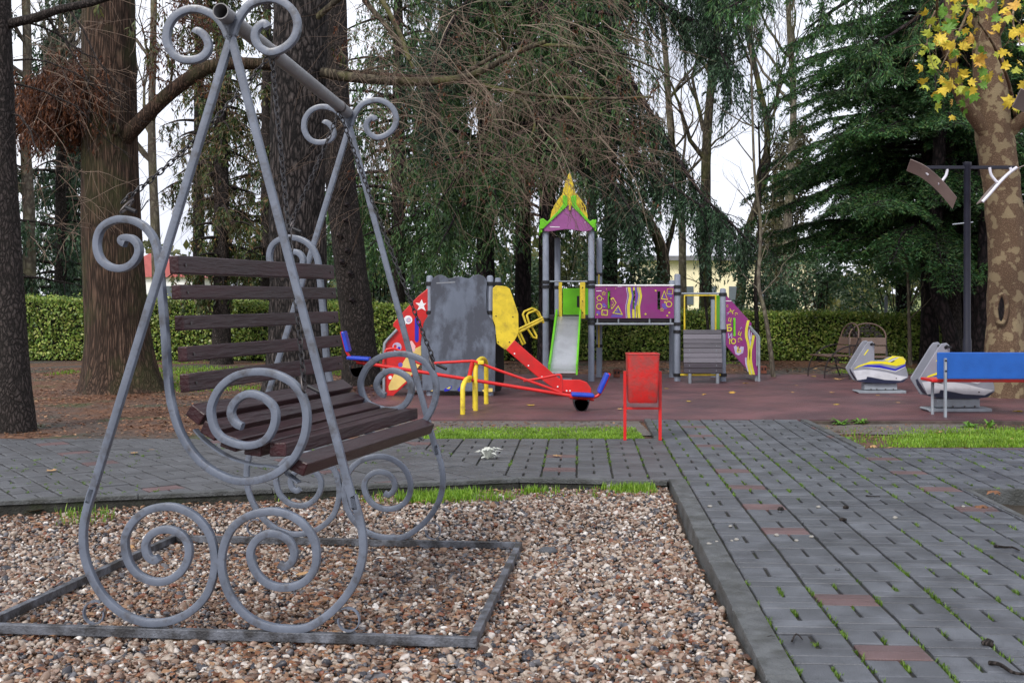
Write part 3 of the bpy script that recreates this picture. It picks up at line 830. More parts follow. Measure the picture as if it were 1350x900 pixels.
def scatter(n, x0, x1, y0, y1, z, dens=None):
    res = []
    while len(res) < n:
        x = rng.uniform(x0, x1); y = rng.uniform(y0, y1)
        if dens is not None and rng.random() > dens(x, y): continue
        res.append((x, y, z(x, y) if callable(z) else z))
    return np.array(res)
nz2 = lambda x, y, s, o=0: 0.5 + 0.5*mnoise.noise(Vector((x*s+o, y*s, 1.7+o)))
def gs(name, label, B): tag(B.build(name, M['grass']), label, 'grass', kind='stuff')
B = Bulk()
blades(B, scatter(13000, -1.0, 1.42, 12.16, 13.3, ground_z, lambda x, y: max(0, min(1, 1.6-(y-12.15)*1.35))*max(0, min(1, (x+1.05)*2.5))*min(1, 2.2*nz2(x, y, 1.7)**1.5)), 0.015, 0.045, 0.010)
gs('grass', 'short green grass strip behind the red bin', B)
B = Bulk()
blades(B, scatter(20000, 3.6, 6.9, 11.38, 13.6, ground_z, lambda x, y: max(0.03, min(1, 1.25-abs(y-12.0)*0.75))*max(0.1, min(1, (x-3.55-(y-11.5)*0.5)*2.2))*min(1, 2.4*nz2(x, y, 1.3)**1.2)), 0.015, 0.05, 0.011)
gs('grass', 'green grass strip below the edge of the play surface by the blue bench', B)
B = Bulk()
blades(B, scatter(2600, -1.3, 1.15, 8.2, 9.3, gravel_z, lambda x, y: (max(0, 1-abs(kerb_y(x)-0.26-y)/0.27) if y < kerb_y(x)-0.04 else 0) * (1.0 if (x > 0.6 or x < 0.25) else 0.25) * (1.0 if nz2(x*0.8, y*1.6, 2.6, 5) > 0.5 else 0.06)), 0.025, 0.08, 0.009)
blades(B, scatter(260, -5, -1.3, 7.3, 9.0, gravel_z, lambda x, y: 1.0 if 0.02 < kerb_y(x)-y < 0.4 and nz2(x, y, 2.2, 9) > 0.6 else 0), 0.03, 0.08, 0.009)
gs('grass', 'green grass tufts growing in the gravel along the kerb', B)
B = Bulk()
blades(B, scatter(5000, -9, -3.0, 18.0, 26.0, ground_z, lambda x, y: 1.0 if nz2(x, y, 0.55, 2) > 0.52 else 0), 0.02, 0.06, 0.014)
blades(B, scatter(4000, 4.0, 11.0, 22.0, 26.0, ground_z, lambda x, y: 1.0 if nz2(x, y, 0.5, 4) > 0.5 else 0), 0.02, 0.05, 0.014)
gs('grass', 'thin grass patches under the trees in front of the hedge', B)
# moss tufts in the joints
B = Bulk()
for tiles_o, a, b, n in ((O0, E1, E2, 2600),):
    for _ in range(n):
        y = 3.8 + 10*rng.random()**1.3; i = rng.integers(0, 18)
        v = (y-O0.y)/E2.y
        if nz2(i*0.31, v*0.9, 1.0, 3) < 0.36: continue
        mid = rng.random() < 0.3
        u = i*CW + (CW/2 if mid else 0) + rng.normal(0, 0.005)
        if mid: v = math.floor(v/PER)*PER + 0.035*((i*7) % 5) + rng.uniform(0.02, 0.18)
        p = to_xy((u, v))
        if y > 11.3 and u > 1.75: continue
        if PL-0.05 < u < PL+1.4 and 7.5 < y < 9.0: continue
        k = int(rng.integers(5, 16)); s_ = rng.uniform(0.006, 0.02)
        Q = np.stack([p[0] + rng.normal(0, 0.006, k) , p[1] + rng.normal(0, s_, k), np.full(k, -0.012)], 1)
        blades(B, Q, 0.010, 0.028, 0.007, 0.9)
for _ in range(700):
    x = rng.uniform(-5.5, 1.4); y = rng.uniform(8.6, 12.1)
    if y < kerb_y(x)+0.16 or nz2(x, y, 0.8, 6) < 0.47: continue
    if x > -0.4:
        u, v = to_uv((x, y)); u = round(u/CW)*CW; x, y = to_xy((u, v))
    k = int(rng.integers(5, 14))
    Q = np.stack([x + rng.normal(0, 0.008, k), y + rng.normal(0, 0.02, k), np.full(k, -0.010)], 1)
    blades(B, Q, 0.010, 0.026, 0.008, 0.9)
tag(B.build('moss', M['moss']), 'tiny green moss tufts growing in the paving joints', 'moss', kind='stuff')

# ---- leaf litter under the trees
B = Bulk()
def litter(n, x0, x1, y0, y1, zf, dens=None, smin=0.02, smax=0.06):
    P = scatter(n, x0, x1, y0, y1, zf, dens); P[:, 2] += rng.uniform(0.004, 0.014, n)
    a = rng.uniform(0, 2*np.pi, n)
    D = np.stack([np.cos(a), np.sin(a), rng.normal(0, 0.15, n)], 1); Nn = np.stack([rng.normal(0, 0.25, n), rng.normal(0, 0.25, n), np.ones(n)], 1)
    L = rng.uniform(smin, smax, n)
    B.add(*leaf_quads(P, D, Nn, L, L*rng.uniform(0.25, 0.7, n), 0.15))
litter(17000, -10, -1.8, 12.15, 24, ground_z, lambda x, y: nz2(x, y, 0.8)**1.3*1.6, 0.025, 0.075)
litter(1500, -1.9, 1.4, 12.4, 13.95, ground_z, lambda x, y: min(1, max(0.1, (y-12.3)))*0.8)
litter(1200, 3.6, 6.8, 12.4, 13.9, ground_z, lambda x, y: nz2(x, y, 1.4))
litter(3500, -3.0, 12, 22.3, 26, ground_z, None, 0.03, 0.09)
tag(B.build('leaf_litter', M['litter']), 'brown needle and leaf litter covering the soil under the trees', 'litter', kind='stuff')
B = Bulk()
litter(7000, -4.5, 1.3, 4.2, 9.3, lambda x, y: gravel_z(x, y)+0.010, lambda x, y: (1.0 if 0 < kerb_y(x)-y < 0.5 else 0.75 if (-2.45+(y-5.3)*0.1 < x < -0.12+(y-5.3)*0.1 and 5.3 < y < 7.6) else 0.7 if y < 5.1 else 0.18) if (y < kerb_y(x)-0.02 and x < J(y)-0.16) else 0, 0.02, 0.055)
tag(B.build('leaf_crumbs', M['litter']), 'small brown leaf scraps lying among the pebbles', 'litter', kind='stuff')

# ================================================================== THE SWING FRAME
SS = 5.27 / F
SQ = [(1, 0.62), (0.9, 0.9), (0.62, 1), (-0.62, 1), (-0.9, 0.9), (-1, 0.62), (-1, -0.62), (-0.9, -0.9), (-0.62, -1), (0.62, -1), (0.9, -0.9), (1, -0.62)]
HALF = 1.17
near_c = at(290, 392, 5.27)
sw_u = Vector((math.sin(R(5.5)), math.cos(R(5.5)), 0))
sw_loc = Vector((near_c.x, near_c.y, 0)) + sw_u*HALF
sw_loc.z = -0.085
swing = thing('garden_swing', 'grey scrolled steel swing frame standing on the gravel', 'swing frame', sw_loc, (R(-1.76), 0, R(-5.5)))

def zpts(L, ox, oy, sc):
    return [(ox + a*sc, oy + b*sc) for a, b in L]
topL = zpts([(228, 150), (238, 138), (265, 150), (295, 190), (300, 235), (270, 275), (215, 292), (150, 285), (100, 250), (72, 190), (75, 120), (110, 60), (170, 25), (240, 20), (310, 45), (360, 85), (395, 140), (408, 190), (400, 250)], 190, 0, 0.2519)
topR = zpts([(624, 128), (612, 108), (590, 110), (560, 140), (555, 185), (580, 230), (640, 260), (710, 240), (765, 190), (785, 120), (765, 50), (715, 0), (650, -25), (580, -20), (520, 5), (475, 60), (445, 120), (434, 180), (446, 250)], 190, 0, 0.2519)
lowL = zpts([(135, 0), (105, 90), (72, 220), (66, 300), (75, 380), (110, 470), (165, 550), (245, 615), (330, 648), (400, 652), (480, 635), (560, 590), (620, 520), (648, 430), (648, 350), (625, 270), (570, 205), (500, 168), (430, 160), (350, 178), (290, 225), (255, 290), (258, 360), (285, 420), (330, 460), (390, 478), (450, 470), (505, 430), (535, 370), (530, 310), (490, 268), (430, 256), (375, 275), (345, 320), (355, 370), (385, 388), (405, 375)], 80, 620, 0.3111)
lowR = zpts([(1210, 0), (1245, 100), (1275, 200), (1290, 290), (1285, 370), (1260, 450), (1210, 530), (1140, 600), (1050, 655), (960, 662), (870, 650), (790, 610), (725, 540), (690, 460), (680, 390), (690, 320), (725, 245), (790, 195), (870, 173), (940, 175), (1010, 205), (1065, 260), (1090, 330), (1085, 400), (1050, 455), (990, 485), (920, 487), (860, 460), (820, 410), (805, 350), (825, 300), (870, 268), (920, 265), (970, 290), (995, 340), (985, 380), (955, 402), (930, 390)], 80, 620, 0.3111)

def frame_leg(path, y):
    pts = [((px - 290)*SS, y, (833 - py)*SS) for px, py in path]
    c = catmull(pts, 4)
    m = MB(); m.tube(c, 0.0185, up=(0, 1, 0), profile=SQ)
    return m
for y in (-HALF, HALF):
    for top, low in ((topL, lowL), (topR, lowR)):
        frame_leg(top + low, y).build('scrolled_leg', M['steel'], swing, smooth=40)
    for cx, cz, dr in ((118, 808, 1), (462, 814, -1)):
        pts = []
        for k in range(23):
            a = R(60 + k*14) if dr > 0 else R(120 - k*14)
            rr_ = 0.058*(1 - 0.010*k)
            pts.append(((cx-290)*SS + rr_*math.cos(a), y, 0.072 + rr_*math.sin(a)))
        MB().tube(pts, 1, up=(0, 1, 0), profile=[(-0.003, -0.012), (0.003, -0.012), (0.003, 0.012), (-0.003, 0.012)]).build('foot_scroll', M['steel'], swing, smooth=40)
    for wx, wz, wr in ((0.006, 774*SS, 0.016), (0.0, 97*SS, 0.014), (-0.243, 0.014, 0.018), (0.34, 0.012, 0.018), (-0.56, 0.075, 0.012), (0.585, 0.075, 0.012)):
        m = MB()
        for q_ in range(5):
            a_ = random.uniform(0, 6.28); m.lathe([(wr*0.2, -wr*0.6), (wr*0.6, -wr*0.2), (wr*0.55, wr*0.3), (wr*0.15, wr*0.6)], (wx + wr*0.5*math.cos(a_), y, wz + wr*0.9*math.sin(a_)), 7)
        m.build('weld', M['weld'], swing, smooth=60)
# beam: an open pipe
zb = (833-17)*SS
m = MB(); m.tube([(0.01, -HALF-0.11, zb), (0.01, HALF+0.12, zb)], 0.038, sides=24, cap=False)
m.tube([(0.01, -HALF-0.11, zb), (0.01, HALF+0.12, zb)], 0.033, sides=24, cap=False)
for yy in (-HALF-0.11, HALF+0.12):
    o_ = [(0.01+0.038*math.cos(2*math.pi*i/24), zb+0.038*math.sin(2*math.pi*i/24)) for i in range(24)]
    i_ = [(0.01+0.033*math.cos(2*math.pi*i/24), zb+0.033*math.sin(2*math.pi*i/24)) for i in range(24)]
    b0 = len(m.v)
    m.v += [(p[0], yy, p[1]) for p in o_] + [(p[0], yy, p[1]) for p in i_]
    m.f += [(b0+i, b0+(i+1) % 24, b0+24+(i+1) % 24, b0+24+i) for i in range(24)]
beam = m.build('beam', M['beam'], swing, smooth=40)
for yy in (-0.50, 0.95):
    MB().tube([(0.01, yy-0.012, zb), (0.01, yy+0.012, zb)], 0.043, sides=20).build('collar', M['bolt'], beam, smooth=40)
# base rails
def rail(a, b):
    m = MB(); m.tube([a, b], 1, up=(0, 0, 1), profile=[(-0.02, -0.022), (0.02, -0.022), (0.02, 0.022), (-0.02, 0.022)])
    m.build('base_rail', M['rail'], swing, bevel=0.003)
zr = -0.010
rail((-1.19, -HALF, zr), (1.20, -HALF, zr)); rail((-1.19, HALF, zr), (1.20, HALF, zr))
rail((1.18, -HALF+0.021, zr), (1.18, HALF-0.021, zr)); rail((-1.17, -HALF+0.021, zr), (-1.17, HALF-0.021, zr))

# ================================================================== THE HANGING BENCH
BX, BY = (222-675)/F*5.5, 5.5
ca, sa = math.cos(R(16)), math.sin(R(16))
BL = 1.77
def bp(px, py):
    k = (px-CX)/F
    x = (k*BY-BX)/(ca+k*sa)
    Y = BY - x*sa
    return (x, EYE - (py-HY)/F*Y)
bench = thing('swing_bench', 'dark brown slatted bench hanging on chains from the steel swing frame', 'swing bench', (BX, BY, 0), (0, 0, R(-16)))
side = zpts([(420, 460), (385, 440), (385, 412), (440, 402), (500, 420), (545, 480), (548, 560), (500, 645), (430, 692), (350, 705), (260, 685), (180, 620), (142, 530), (138, 430), (168, 330), (230, 265), (320, 225), (400, 218), (500, 235), (590, 280), (660, 350), (705, 430), (740, 560)], 110, 260, 0.1333)
side += [(213, 380), (218, 440), (222, 500), (228, 538), (241, 575), (265, 608), (296, 628), (324, 634), (358, 627), (385, 607), (400, 580), (405, 552), (400, 525), (385, 504), (360, 492), (335, 490), (310, 496), (290, 512), (279, 536), (281, 558), (289, 573), (304, 582), (327, 587), (350, 580), (362, 560), (362, 538), (346, 523), (327, 519), (311, 529), (305, 544), (311, 557), (320, 562)]
sidexz = [bp(*p) for p in side]
def side_mesh(y):
    m = MB(); m.tube(catmull([(x, y, z) for x, z in sidexz], 4), 0.0185, up=(0, 1, 0), profile=SQ); return m
for y in (0.0, BL):
    side_mesh(y).build('side_frame', M['steel'], bench, smooth=40)
    strip = [bp(*p) for p in [(250, 566), (266, 583), (294, 602), (328, 613), (360, 617), (388, 637)]]
    yy = y + (0.05 if y == 0 else -0.05)
    MB().tube(catmull([(x, yy, z-0.004) for x, z in strip], 4), 1, up=(0, 1, 0), profile=[(-0.004, -0.02), (0.004, -0.02), (0.004, 0.02), (-0.004, 0.02)]).build('seat_support', M['steel'], bench, smooth=40)
def slat(px, py, w, t, ang, dy0=0.015, dy1=0.015):
    x, z = bp(px, py)
    rot = Matrix.Rotation(R(ang), 3, 'Y')
    m = MB(); m.box((x, BL/2, z), (t if False else w, BL - dy0 - dy1, t), rot)
    return m.build('slat', M['slat'], bench, bevel=0.006)
for px, py, h in ((229, 349, 0.088), (232, 385, 0.070), (236, 426, 0.072), (240, 467, 0.074), (243, 505, 0.088)):
    x, z = bp(px, py)
    m = MB(); m.box((x, BL/2, z), (0.052, BL-0.0, h), Matrix.Rotation(R(-4), 3, 'Y'))
    s_ = m.build('back_slat', M['slat'], bench, bevel=0.006)
    for yy in (0.06, BL-0.06):
        MB().tube([(x+0.021, yy, z), (x+0.031, yy, z)], 0.008, sides=8).build('bolt', M['bolt'], s_)
for px, py, ang in ((255, 547, 34), (274, 568, 27), (300, 584, 16), (331, 592, 5), (364, 593, -2), (390, 615, 22)):
    slat(px, py, 0.090, 0.066, ang)

def chain_links(a, b, pitch=0.036, r=0.0042, sag=0.0):
    a = Vector(a); b = Vector(b); d = b - a; L = d.length; n = max(4, int(L/pitch)); t = d.normalized()
    u = t.cross(Vector((0, 1, 0.3))).normalized(); w = t.cross(u)
    m = MB()
    for i in range(n):
        f = (i+0.5)/n
        c = a + d*f - Vector((0, 0, sag*4*f*(1-f)))
        s_ = u if i % 2 else w
        pts = []
        for k in range(10):
            an = 2*math.pi*k/10
            pts.append(c + t*(math.cos(an)*pitch*0.68) + s_*(math.sin(an)*0.0125))
        m.tube(pts, r, sides=5, closed=True)
    return m
bpy.context.view_layer.update()
binv = bench.matrix_world.inverted(); smat = swing.matrix_world
def beam_pt(y): return binv @ (smat @ Vector((0.01, y, zb-0.04)))
tb = bp(161, 284); fb = bp(401, 520)
ends = [((tb[0], 0.0, tb[1]+0.02), beam_pt(-0.56), 0.05), ((fb[0], 0.0, fb[1]+0.02), beam_pt(-0.50), 0.012),
        ((tb[0], BL, tb[1]+0.02), beam_pt(0.93), 0.02), ((fb[0], BL, fb[1]+0.02), beam_pt(0.96), 0.02)]
for a, b, sg in ends:
    a = Vector(a)
    chain_links(a + Vector((0, 0, 0.045)), b, sag=sg).build('chain', M['chain'], bench, smooth=60)
    d = (Vector(b)-a).normalized()
    pts = [a + Vector((0, 0.018*math.sin(t_), 0)) + d*(0.035+0.045*math.cos(t_)) for t_ in [2*math.pi*k/12 for k in range(12)]]
    MB().tube(pts, 0.006, sides=6, closed=True).build('shackle', M['bolt'], bench, smooth=60)
    MB().tube([a + Vector((0.02, 0, 0.02)), a + Vector((0.085, -0.01, -0.005))], 0.010, sides=8).build('clamp', M['black'], bench, smooth=60)

# ================================================================== LITTER BIN
bb = gnd(847, 580)
ZB = bb.y
tbin = thing('litter_bin', 'red metal litter bin on two posts beside the grass strip', 'bin', (bb.x, bb.y, 0))
mp_ = 1/F*ZB
def bx(px): return (px-847)*mp_
def bz(py): return EYE - (py-HY)*mp_
prof = [(466, 21.0, 0.0), (470, 20.8, 0.0), (500, 20.0, 0.004), (525, 19.0, 0.012), (530, 18.2, 0.03)]
m = MB(); secs = []
for py, hw, ins in prof:
    hwm = hw*mp_; z = bz(py)
    d0, d1 = -0.13+ins, 0.13-ins
    loop = []
    for (sx_, sy_) in ((-1, 0), (1, 0), (1, 1), (-1, 1)):
        loop.append((sx_*hwm, d0 if sy_ == 0 else d1, z))
    secs.append(loop)
def rounded(loop, r=0.03, n=4):
    x0 = loop[0][0]; x1 = loop[1][0]; y0 = loop[0][1]; y1 = loop[2][1]; z = loop[0][2]
    res = []
    for cx_, cy_, a0 in ((x0+r, y0+r, 180), (x1-r, y0+r, 270), (x1-r, y1-r, 0), (x0+r, y1-r, 90)):
        for k in range(n+1):
            a = R(a0 + 90*k/n); res.append((cx_+r*math.cos(a), cy_+r*math.sin(a), z))
    return res
secs = [rounded(l) for l in secs]
k = len(secs[0])
for s_ in secs: m.v += s_
for i in range(len(secs)-1):
    m.f += [(i*k+j, i*k+(j+1) % k, (i+1)*k+(j+1) % k, (i+1)*k+j) for j in range(k)]
m.f.append(tuple((len(secs)-1)*k+j for j in range(k)))
# inner lining
inn = [rounded([(l[0][0]+0.008 if False else l[0][0], 0, 0)]*4) for l in []]
bz0 = len(m.v)
top_in = [(p[0]*0.97, p[1]*0.95, p[2]-0.001) for p in secs[0]]; bot_in = [(p[0]*0.9, p[1]*0.9, p[2]+0.06) for p in secs[-1]]
m.v += top_in + bot_in
m.f += [(j, (j+1) % k, bz0+(j+1) % k, bz0+j) for j in range(k)]
m.f += [(bz0+j, bz0+(j+1) % k, bz0+k+(j+1) % k, bz0+k+j) for j in range(k)]
m.f.append(tuple(bz0+k+j for j in range(k)))
bucket = m.build('bucket', M['binred'], tbin, smooth=40)
MB().tube([secs[0][j] for j in range(k)], 0.007, sides=6, closed=True).build('rim', M['binred'], bucket, smooth=60)
for sx_ in (-1, 1):
    x = sx_*23.2*mp_
    MB().tube([(x, 0, 0.0), (x, 0, bz(489))], 1, profile=[(-0.016, -0.016), (0.016, -0.016), (0.016, 0.016), (-0.016, 0.016)]).build('post', M['red'], tbin, bevel=0.003)
MB().tube([(-22.5*mp_, 0, bz(538)), (22.5*mp_, 0, bz(538))], 1, profile=[(-0.012, -0.012), (0.012, -0.012), (0.012, 0.012), (-0.012, 0.012)]).build('crossbar', M['red'], tbin, bevel=0.002)
for sx_ in (-1, 1):
    MB().tube([(sx_*19.5*mp_, 0, bz(494)), (sx_*23.2*mp_, 0, bz(494))], 0.01, sides=8).build('pivot', M['bolt'], tbin, smooth=60)

# ================================================================== SEESAW
ZS = 15.1
sroot = at(622, 392, ZS); sroot.z = 0
see = thing('seesaw', 'red tube seesaw with blue seats on yellow arched legs', 'seesaw', sroot)
def sp_(px, py, dy=0.0): return at(px, py, ZS) + Vector((0, dy, 0))
def stube(name, pts, r, mat, parent=see, sides=10, cat=True, n=5):
    m = MB(); m.tube(catmull(pts, n) if cat else pts, r, sides=sides)
    return m.build(name, mat, parent, origin=sroot, smooth=50)
lower = stube('lower_tube', [sp_(470, 477), sp_(618, 500), sp_(762, 523)], 0.024, M['red'], n=3)
stube('upper_tube', [sp_(505, 485), sp_(508, 464), sp_(513, 460), sp_(524, 461), sp_(545, 474), sp_(556, 479), sp_(590, 477.5), sp_(618, 476), sp_(628, 477), sp_(660, 489), sp_(712, 507), sp_(741, 518)], 0.019, M['red'])
stube('handle', [sp_(690, 502), sp_(715, 498), sp_(736, 494), sp_(740, 498), sp_(741, 516)], 0.016, M['red'])
stube('strut', [sp_(623, 477), sp_(618, 500)], 0.03, M['red'], cat=False)
def arch(f0, f1, top):
    a = gnd(*f0); b = gnd(*f1)
    pts = [a]
    for k in range(0, 13):
        an = math.pi*(1 - k/12)
        c = (a+b)/2; h = (b-a)/2
        p = c - h*math.cos(math.pi - an)*-1 if False else c + h*math.cos(an)
        pts.append(Vector((p.x, p.y, top-0.12 + 0.12*math.sin(an))))
    pts.append(b)
    return pts
stube('support_arch', arch((610, 546), (626, 538), 0.44), 0.032, M['yellow'], cat=False, sides=12)
stube('support_arch', arch((627, 541), (641, 532), 0.66), 0.032, M['yellow'], cat=False, sides=12)
MB().box(sp_(617, 501), (0.09, 0.1, 0.06)).build('clamp', M['yellow'], see, origin=sroot, bevel=0.01)
MB().box(sp_(634, 477.5), (0.08, 0.1, 0.05)).build('clamp', M['yellow'], see, origin=sroot, bevel=0.01)
def seat(cpx, cpy, backpts, tx, ty, ang, flip):
    c = sp_(cpx, cpy)
    s_ = MB().box(c, (0.30, 0.24, 0.045), Matrix.Rotation(R(ang), 3, 'Y')).build('seat', M['blue'], see, origin=sroot, bevel=0.015)
    (ax, ay), (bx_, by_) = backpts
    a = sp_(ax, ay); b = sp_(bx_, by_)
    stube('back_rail', [sp_(cpx, cpy+3), sp_((cpx*0.4+ax*0.6), (cpy+4)*0.4+(ay+4)*0.6), a + Vector((0, 0, 0.02)), b], 0.02, M['red'])
    d = (b-a); L = d.length; an = math.atan2(d.x, d.z)
    MB().box((a+b)/2 + Vector((0.03*flip, 0, 0.01)), (0.05, 0.26, L*0.95), Matrix.Rotation(an, 3, 'Y')).build('backrest', M['blue'], see, origin=sroot, bevel=0.015)
    # half tyre buffer
    t = sp_(tx, ty)
    m = MB(); prof = []
    for k in range(11):
        an = math.pi*k/10
        prof.append((t.x + 0.11*math.cos(an), t.z - 0.17*math.sin(an)))
    inner = [(t.x + (x-t.x)*0.72, t.z + (z-t.z)*0.8) for x, z in prof]
    m.prism(prof + inner[::-1], t.y-0.1, t.y+0.1)
    m.build('tyre_buffer', M['black'], see, origin=sroot, bevel=0.02)
seat(473, 472, ((457, 465), (450, 437)), 472, 481, 4, 1)
seat(768, 520, ((792, 519), (804, 492)), 766, 526, 3, -1)
MB().tube([sp_(751, 523), sp_(783, 526)], 0.026, sides=8).build('seat_bracket', M['red'], see, origin=sroot, smooth=50)

# ================================================================== PLAY STRUCTURES
def poly_at(pts, Y): return [(at(px, py, Y).x, at(px, py, Y).z) for px, py in pts]
class Play:
    def __init__(s, root, loc): s.root = root; s.loc = loc
    def panel(s, name, pts, Y, th, mat, parent=None, bevel=0.008):
        return MB().prism(poly_at(pts, Y), Y-th/2, Y+th/2).build(name, mat, parent or s.root, origin=s.loc, bevel=bevel)
    def inlay(s, name, pts, Y, th, mat, parent, lift=0.003):
        """thin print on the front of a panel (front face at Y-th/2)"""
        y = Y - th/2
        return MB().prism(poly_at(pts, y), y-lift, y-0.0005).build(name, mat, parent, origin=s.loc)
    def ringp(s, name, pts, Y, th, mat, parent, w=0.25, lift=0.003):
        y = Y - th/2; P = poly_at(pts, y); cx = sum(p[0] for p in P)/len(P); cz = sum(p[1] for p in P)/len(P)
        return MB().ring(P, [(cx+(p[0]-cx)*(1-w), cz+(p[1]-cz)*(1-w)) for p in P], y-lift, y-0.0005).build(name, mat, parent, origin=s.loc)
    def ribbon(s, name, pts, w, Y, th, mat, parent, lift=0.003):
        y = Y - th/2; P = catmull([(a, b, 0) for a, b in pts], 5)
        L = [(p.x - w/2, p.y) for p in P]; Rr = [(p.x + w/2, p.y) for p in P]
        return MB().prism(poly_at(L + Rr[::-1], y), y-lift, y-0.0005).build(name, mat, parent, origin=s.loc)
    def tube(s, name, pts, r, mat, parent=None, sides=12, cat=False, n=4):
        m = MB(); m.tube(catmull(pts, n) if cat else pts, r, sides=sides)
        return m.build(name, mat, parent or s.root, origin=s.loc, smooth=50)
    def post(s, px, Y, ztop, r=0.052, clamps=()):
        x = at(px, 0, Y).x
        prof = [(r, 0.0), (r, ztop-0.03), (r*0.85, ztop-0.01), (r*0.4, ztop)]
        p = MB().lathe(prof, (x, Y, 0), 16).build('post', M['post'], s.root, origin=s.loc, smooth=40)
        for z in clamps:
            MB().lathe([(r*1.05, -0.03), (r*1.32, -0.025), (r*1.32, 0.025), (r*1.05, 0.03)], (x, Y, z), 14).build('clamp', M['black'], p, origin=s.loc, smooth=40)
        return p
def circ(cx, cy, r, n=18): return [(cx + r*math.cos(2*math.pi*i/n), cy + r*math.sin(2*math.pi*i/n)) for i in range(n)]
def star(cx, cy, r, k=5, q=0.45, rot=-90): return [(cx + (r if i % 2 == 0 else r*q)*math.cos(R(rot+180*i/k)), cy + (r if i % 2 == 0 else r*q)*math.sin(R(rot+180*i/k))) for i in range(2*k)]

# ---- left unit
Y1 = 17.35
loc1 = at(605, 392, Y1); loc1.z = 0
ph = thing('play_house', 'play unit with grey bear-shaped wall, red shell panel and red slide', 'play house', loc1)
PH = Play(ph, loc1)
ZC = [(245, 705), (236, 430), (250, 330), (275, 285), (292, 265), (290, 150), (292, 100), (308, 68), (342, 52), (372, 60), (395, 73), (450, 62), (505, 73), (525, 60), (560, 50), (594, 64), (609, 95), (605, 150), (608, 258), (622, 288), (645, 320), (658, 400), (655, 712)]
bear = [(500+a*0.2333, 350+b*0.2333) for a, b in ZC]
bc = catmull([(a, b, 0) for a, b in bear[1:-1]], 3)
bear_s = [bear[0]] + [(p.x, p.y) for p in bc] + [bear[-1]]
wall = PH.panel('bear_panel', bear_s, Y1, 0.03, M['panelgrey'])
z5 = lambda L: [(500+a*0.2333, 350+b*0.2333) for a, b in L]
PH.inlay('scuff', z5([(322, 96), (430, 90), (428, 97), (324, 103)]), Y1, 0.03, M['scuff'], wall)
PH.inlay('fish_print', z5([(365, 700), (385, 685), (408, 678), (410, 690), (395, 705), (370, 712)]), Y1, 0.03, M['royal'], wall)
PH.inlay('fish_print', z5([(378, 694), (396, 684), (406, 683), (395, 697)]), Y1, 0.03, M['lime'], wall, 0.004)
PH.inlay('fish_print', z5([(440, 700), (460, 678), (470, 676), (465, 700), (452, 712)]), Y1, 0.03, M['royal'], wall)
PH.inlay('fish_print', z5([(290, 708), (305, 700), (325, 703), (325, 712)]), Y1, 0.03, M['sand'], wall)
PH.inlay('fish_print', z5([(580, 705), (600, 692), (640, 693), (640, 712), (590, 714)]), Y1, 0.03, M['sand'], wall)
for px, py, dY in ((566.5, 363, 0.06), (646, 363, 0.06), (656.5, 366, 1.05), (578, 368, 1.05)):
    yy = Y1 + 0.09 + (dY if dY > 0.5 else 0)
    PH.post(px, yy, at(0, py, yy).z, 0.05, (at(0, 374, yy).z, at(0, 412, yy).z, at(0, 500, yy).z))
Yr = Y1 + 0.02
ZR = [(288, 118), (220, 172), (140, 255), (80, 325), (78, 345), (95, 355), (92, 372), (40, 430), (30, 470), (35, 735), (80, 735), (155, 665), (236, 560), (236, 430), (250, 330), (275, 285), (288, 265)]
redp = PH.panel('red_panel', z5(ZR), Yr+0.04, 0.02, M['red'])
def RI(nm, L, mt, lift=0.003): return PH.inlay(nm, z5(L), Yr+0.04, 0.02, mt, redp, lift)
RI('starfish_print', [(205, 210), (228, 212), (240, 190), (250, 215), (266, 212), (252, 228), (262, 255), (240, 242), (215, 252), (226, 230)], M['white'])
RI('slot_print', [(201, 300), (207, 290), (217, 290), (223, 300), (223, 420), (217, 432), (207, 432), (201, 420)], M['royal'])
RI('shell_print', circ(163, 306, 24), M['white']); RI('shell_print', circ(166, 308, 14), M['lilac'], 0.004); RI('shell_print', circ(168, 309, 6), M['pink'], 0.005)
RI('shell_print', [(125, 325), (140, 300), (150, 330), (140, 345), (125, 340)], M['white'])
RI('sand_print', [(170, 490), (200, 470), (236, 452), (236, 555), (150, 655), (100, 700), (55, 705), (52, 680), (90, 600), (120, 570)], M['sand'])
RI('shell_print', circ(100, 460, 26), M['lilac'], 0.004); RI('shell_print', circ(90, 455, 9), M['red'], 0.005); RI('shell_print', circ(112, 466, 8), M['royal'], 0.005)
RI('shell_print', [(160, 430), (185, 425), (205, 455), (200, 485), (175, 490), (158, 465)], M['pink'], 0.004)
RI('shell_print', circ(62, 632, 10), M['white'], 0.004); RI('shell_print', circ(120, 560, 13), M['violet'], 0.004); RI('shell_print', circ(195, 520, 8), M['navy'], 0.004)
hx = lambda a, b: at(500+a*0.2333, 350+b*0.2333, Yr)
PH.tube('handrail', [hx(100, 362), hx(45, 420), hx(30, 440), hx(26, 480), hx(26, 745)], 0.022, M['galv'])
PH.panel('step', z5([(10, 605), (60, 603), (60, 618), (20, 640), (12, 625)]), Yr+0.25, 0.4, M['galv'])
PH.panel('step', z5([(120, 655), (236, 655), (236, 700), (160, 690)]), Yr+0.4, 0.5, M['galv'])
PH.panel('platform', [(566, 478), (655, 478), (655, 484), (566, 484)], Y1+0.62, 0.95, M['darkplank'])
PH.panel('shade_panel', [(652, 440), (664, 445), (665, 500), (660, 515), (652, 516)], Y1+0.5, 0.06, M['black'])  # black sheet put in for the shaded interior beside the bear wall
ZY = [(641, 128), (660, 112), (718, 118), (738, 132), (752, 170), (786, 270), (788, 380), (748, 455), (728, 475), (708, 474), (665, 440), (655, 340), (640, 300)]
Yy = Y1 - 0.02
hood = PH.panel('yellow_panel', z5(ZY), Yy, 0.025, M['yellow'])
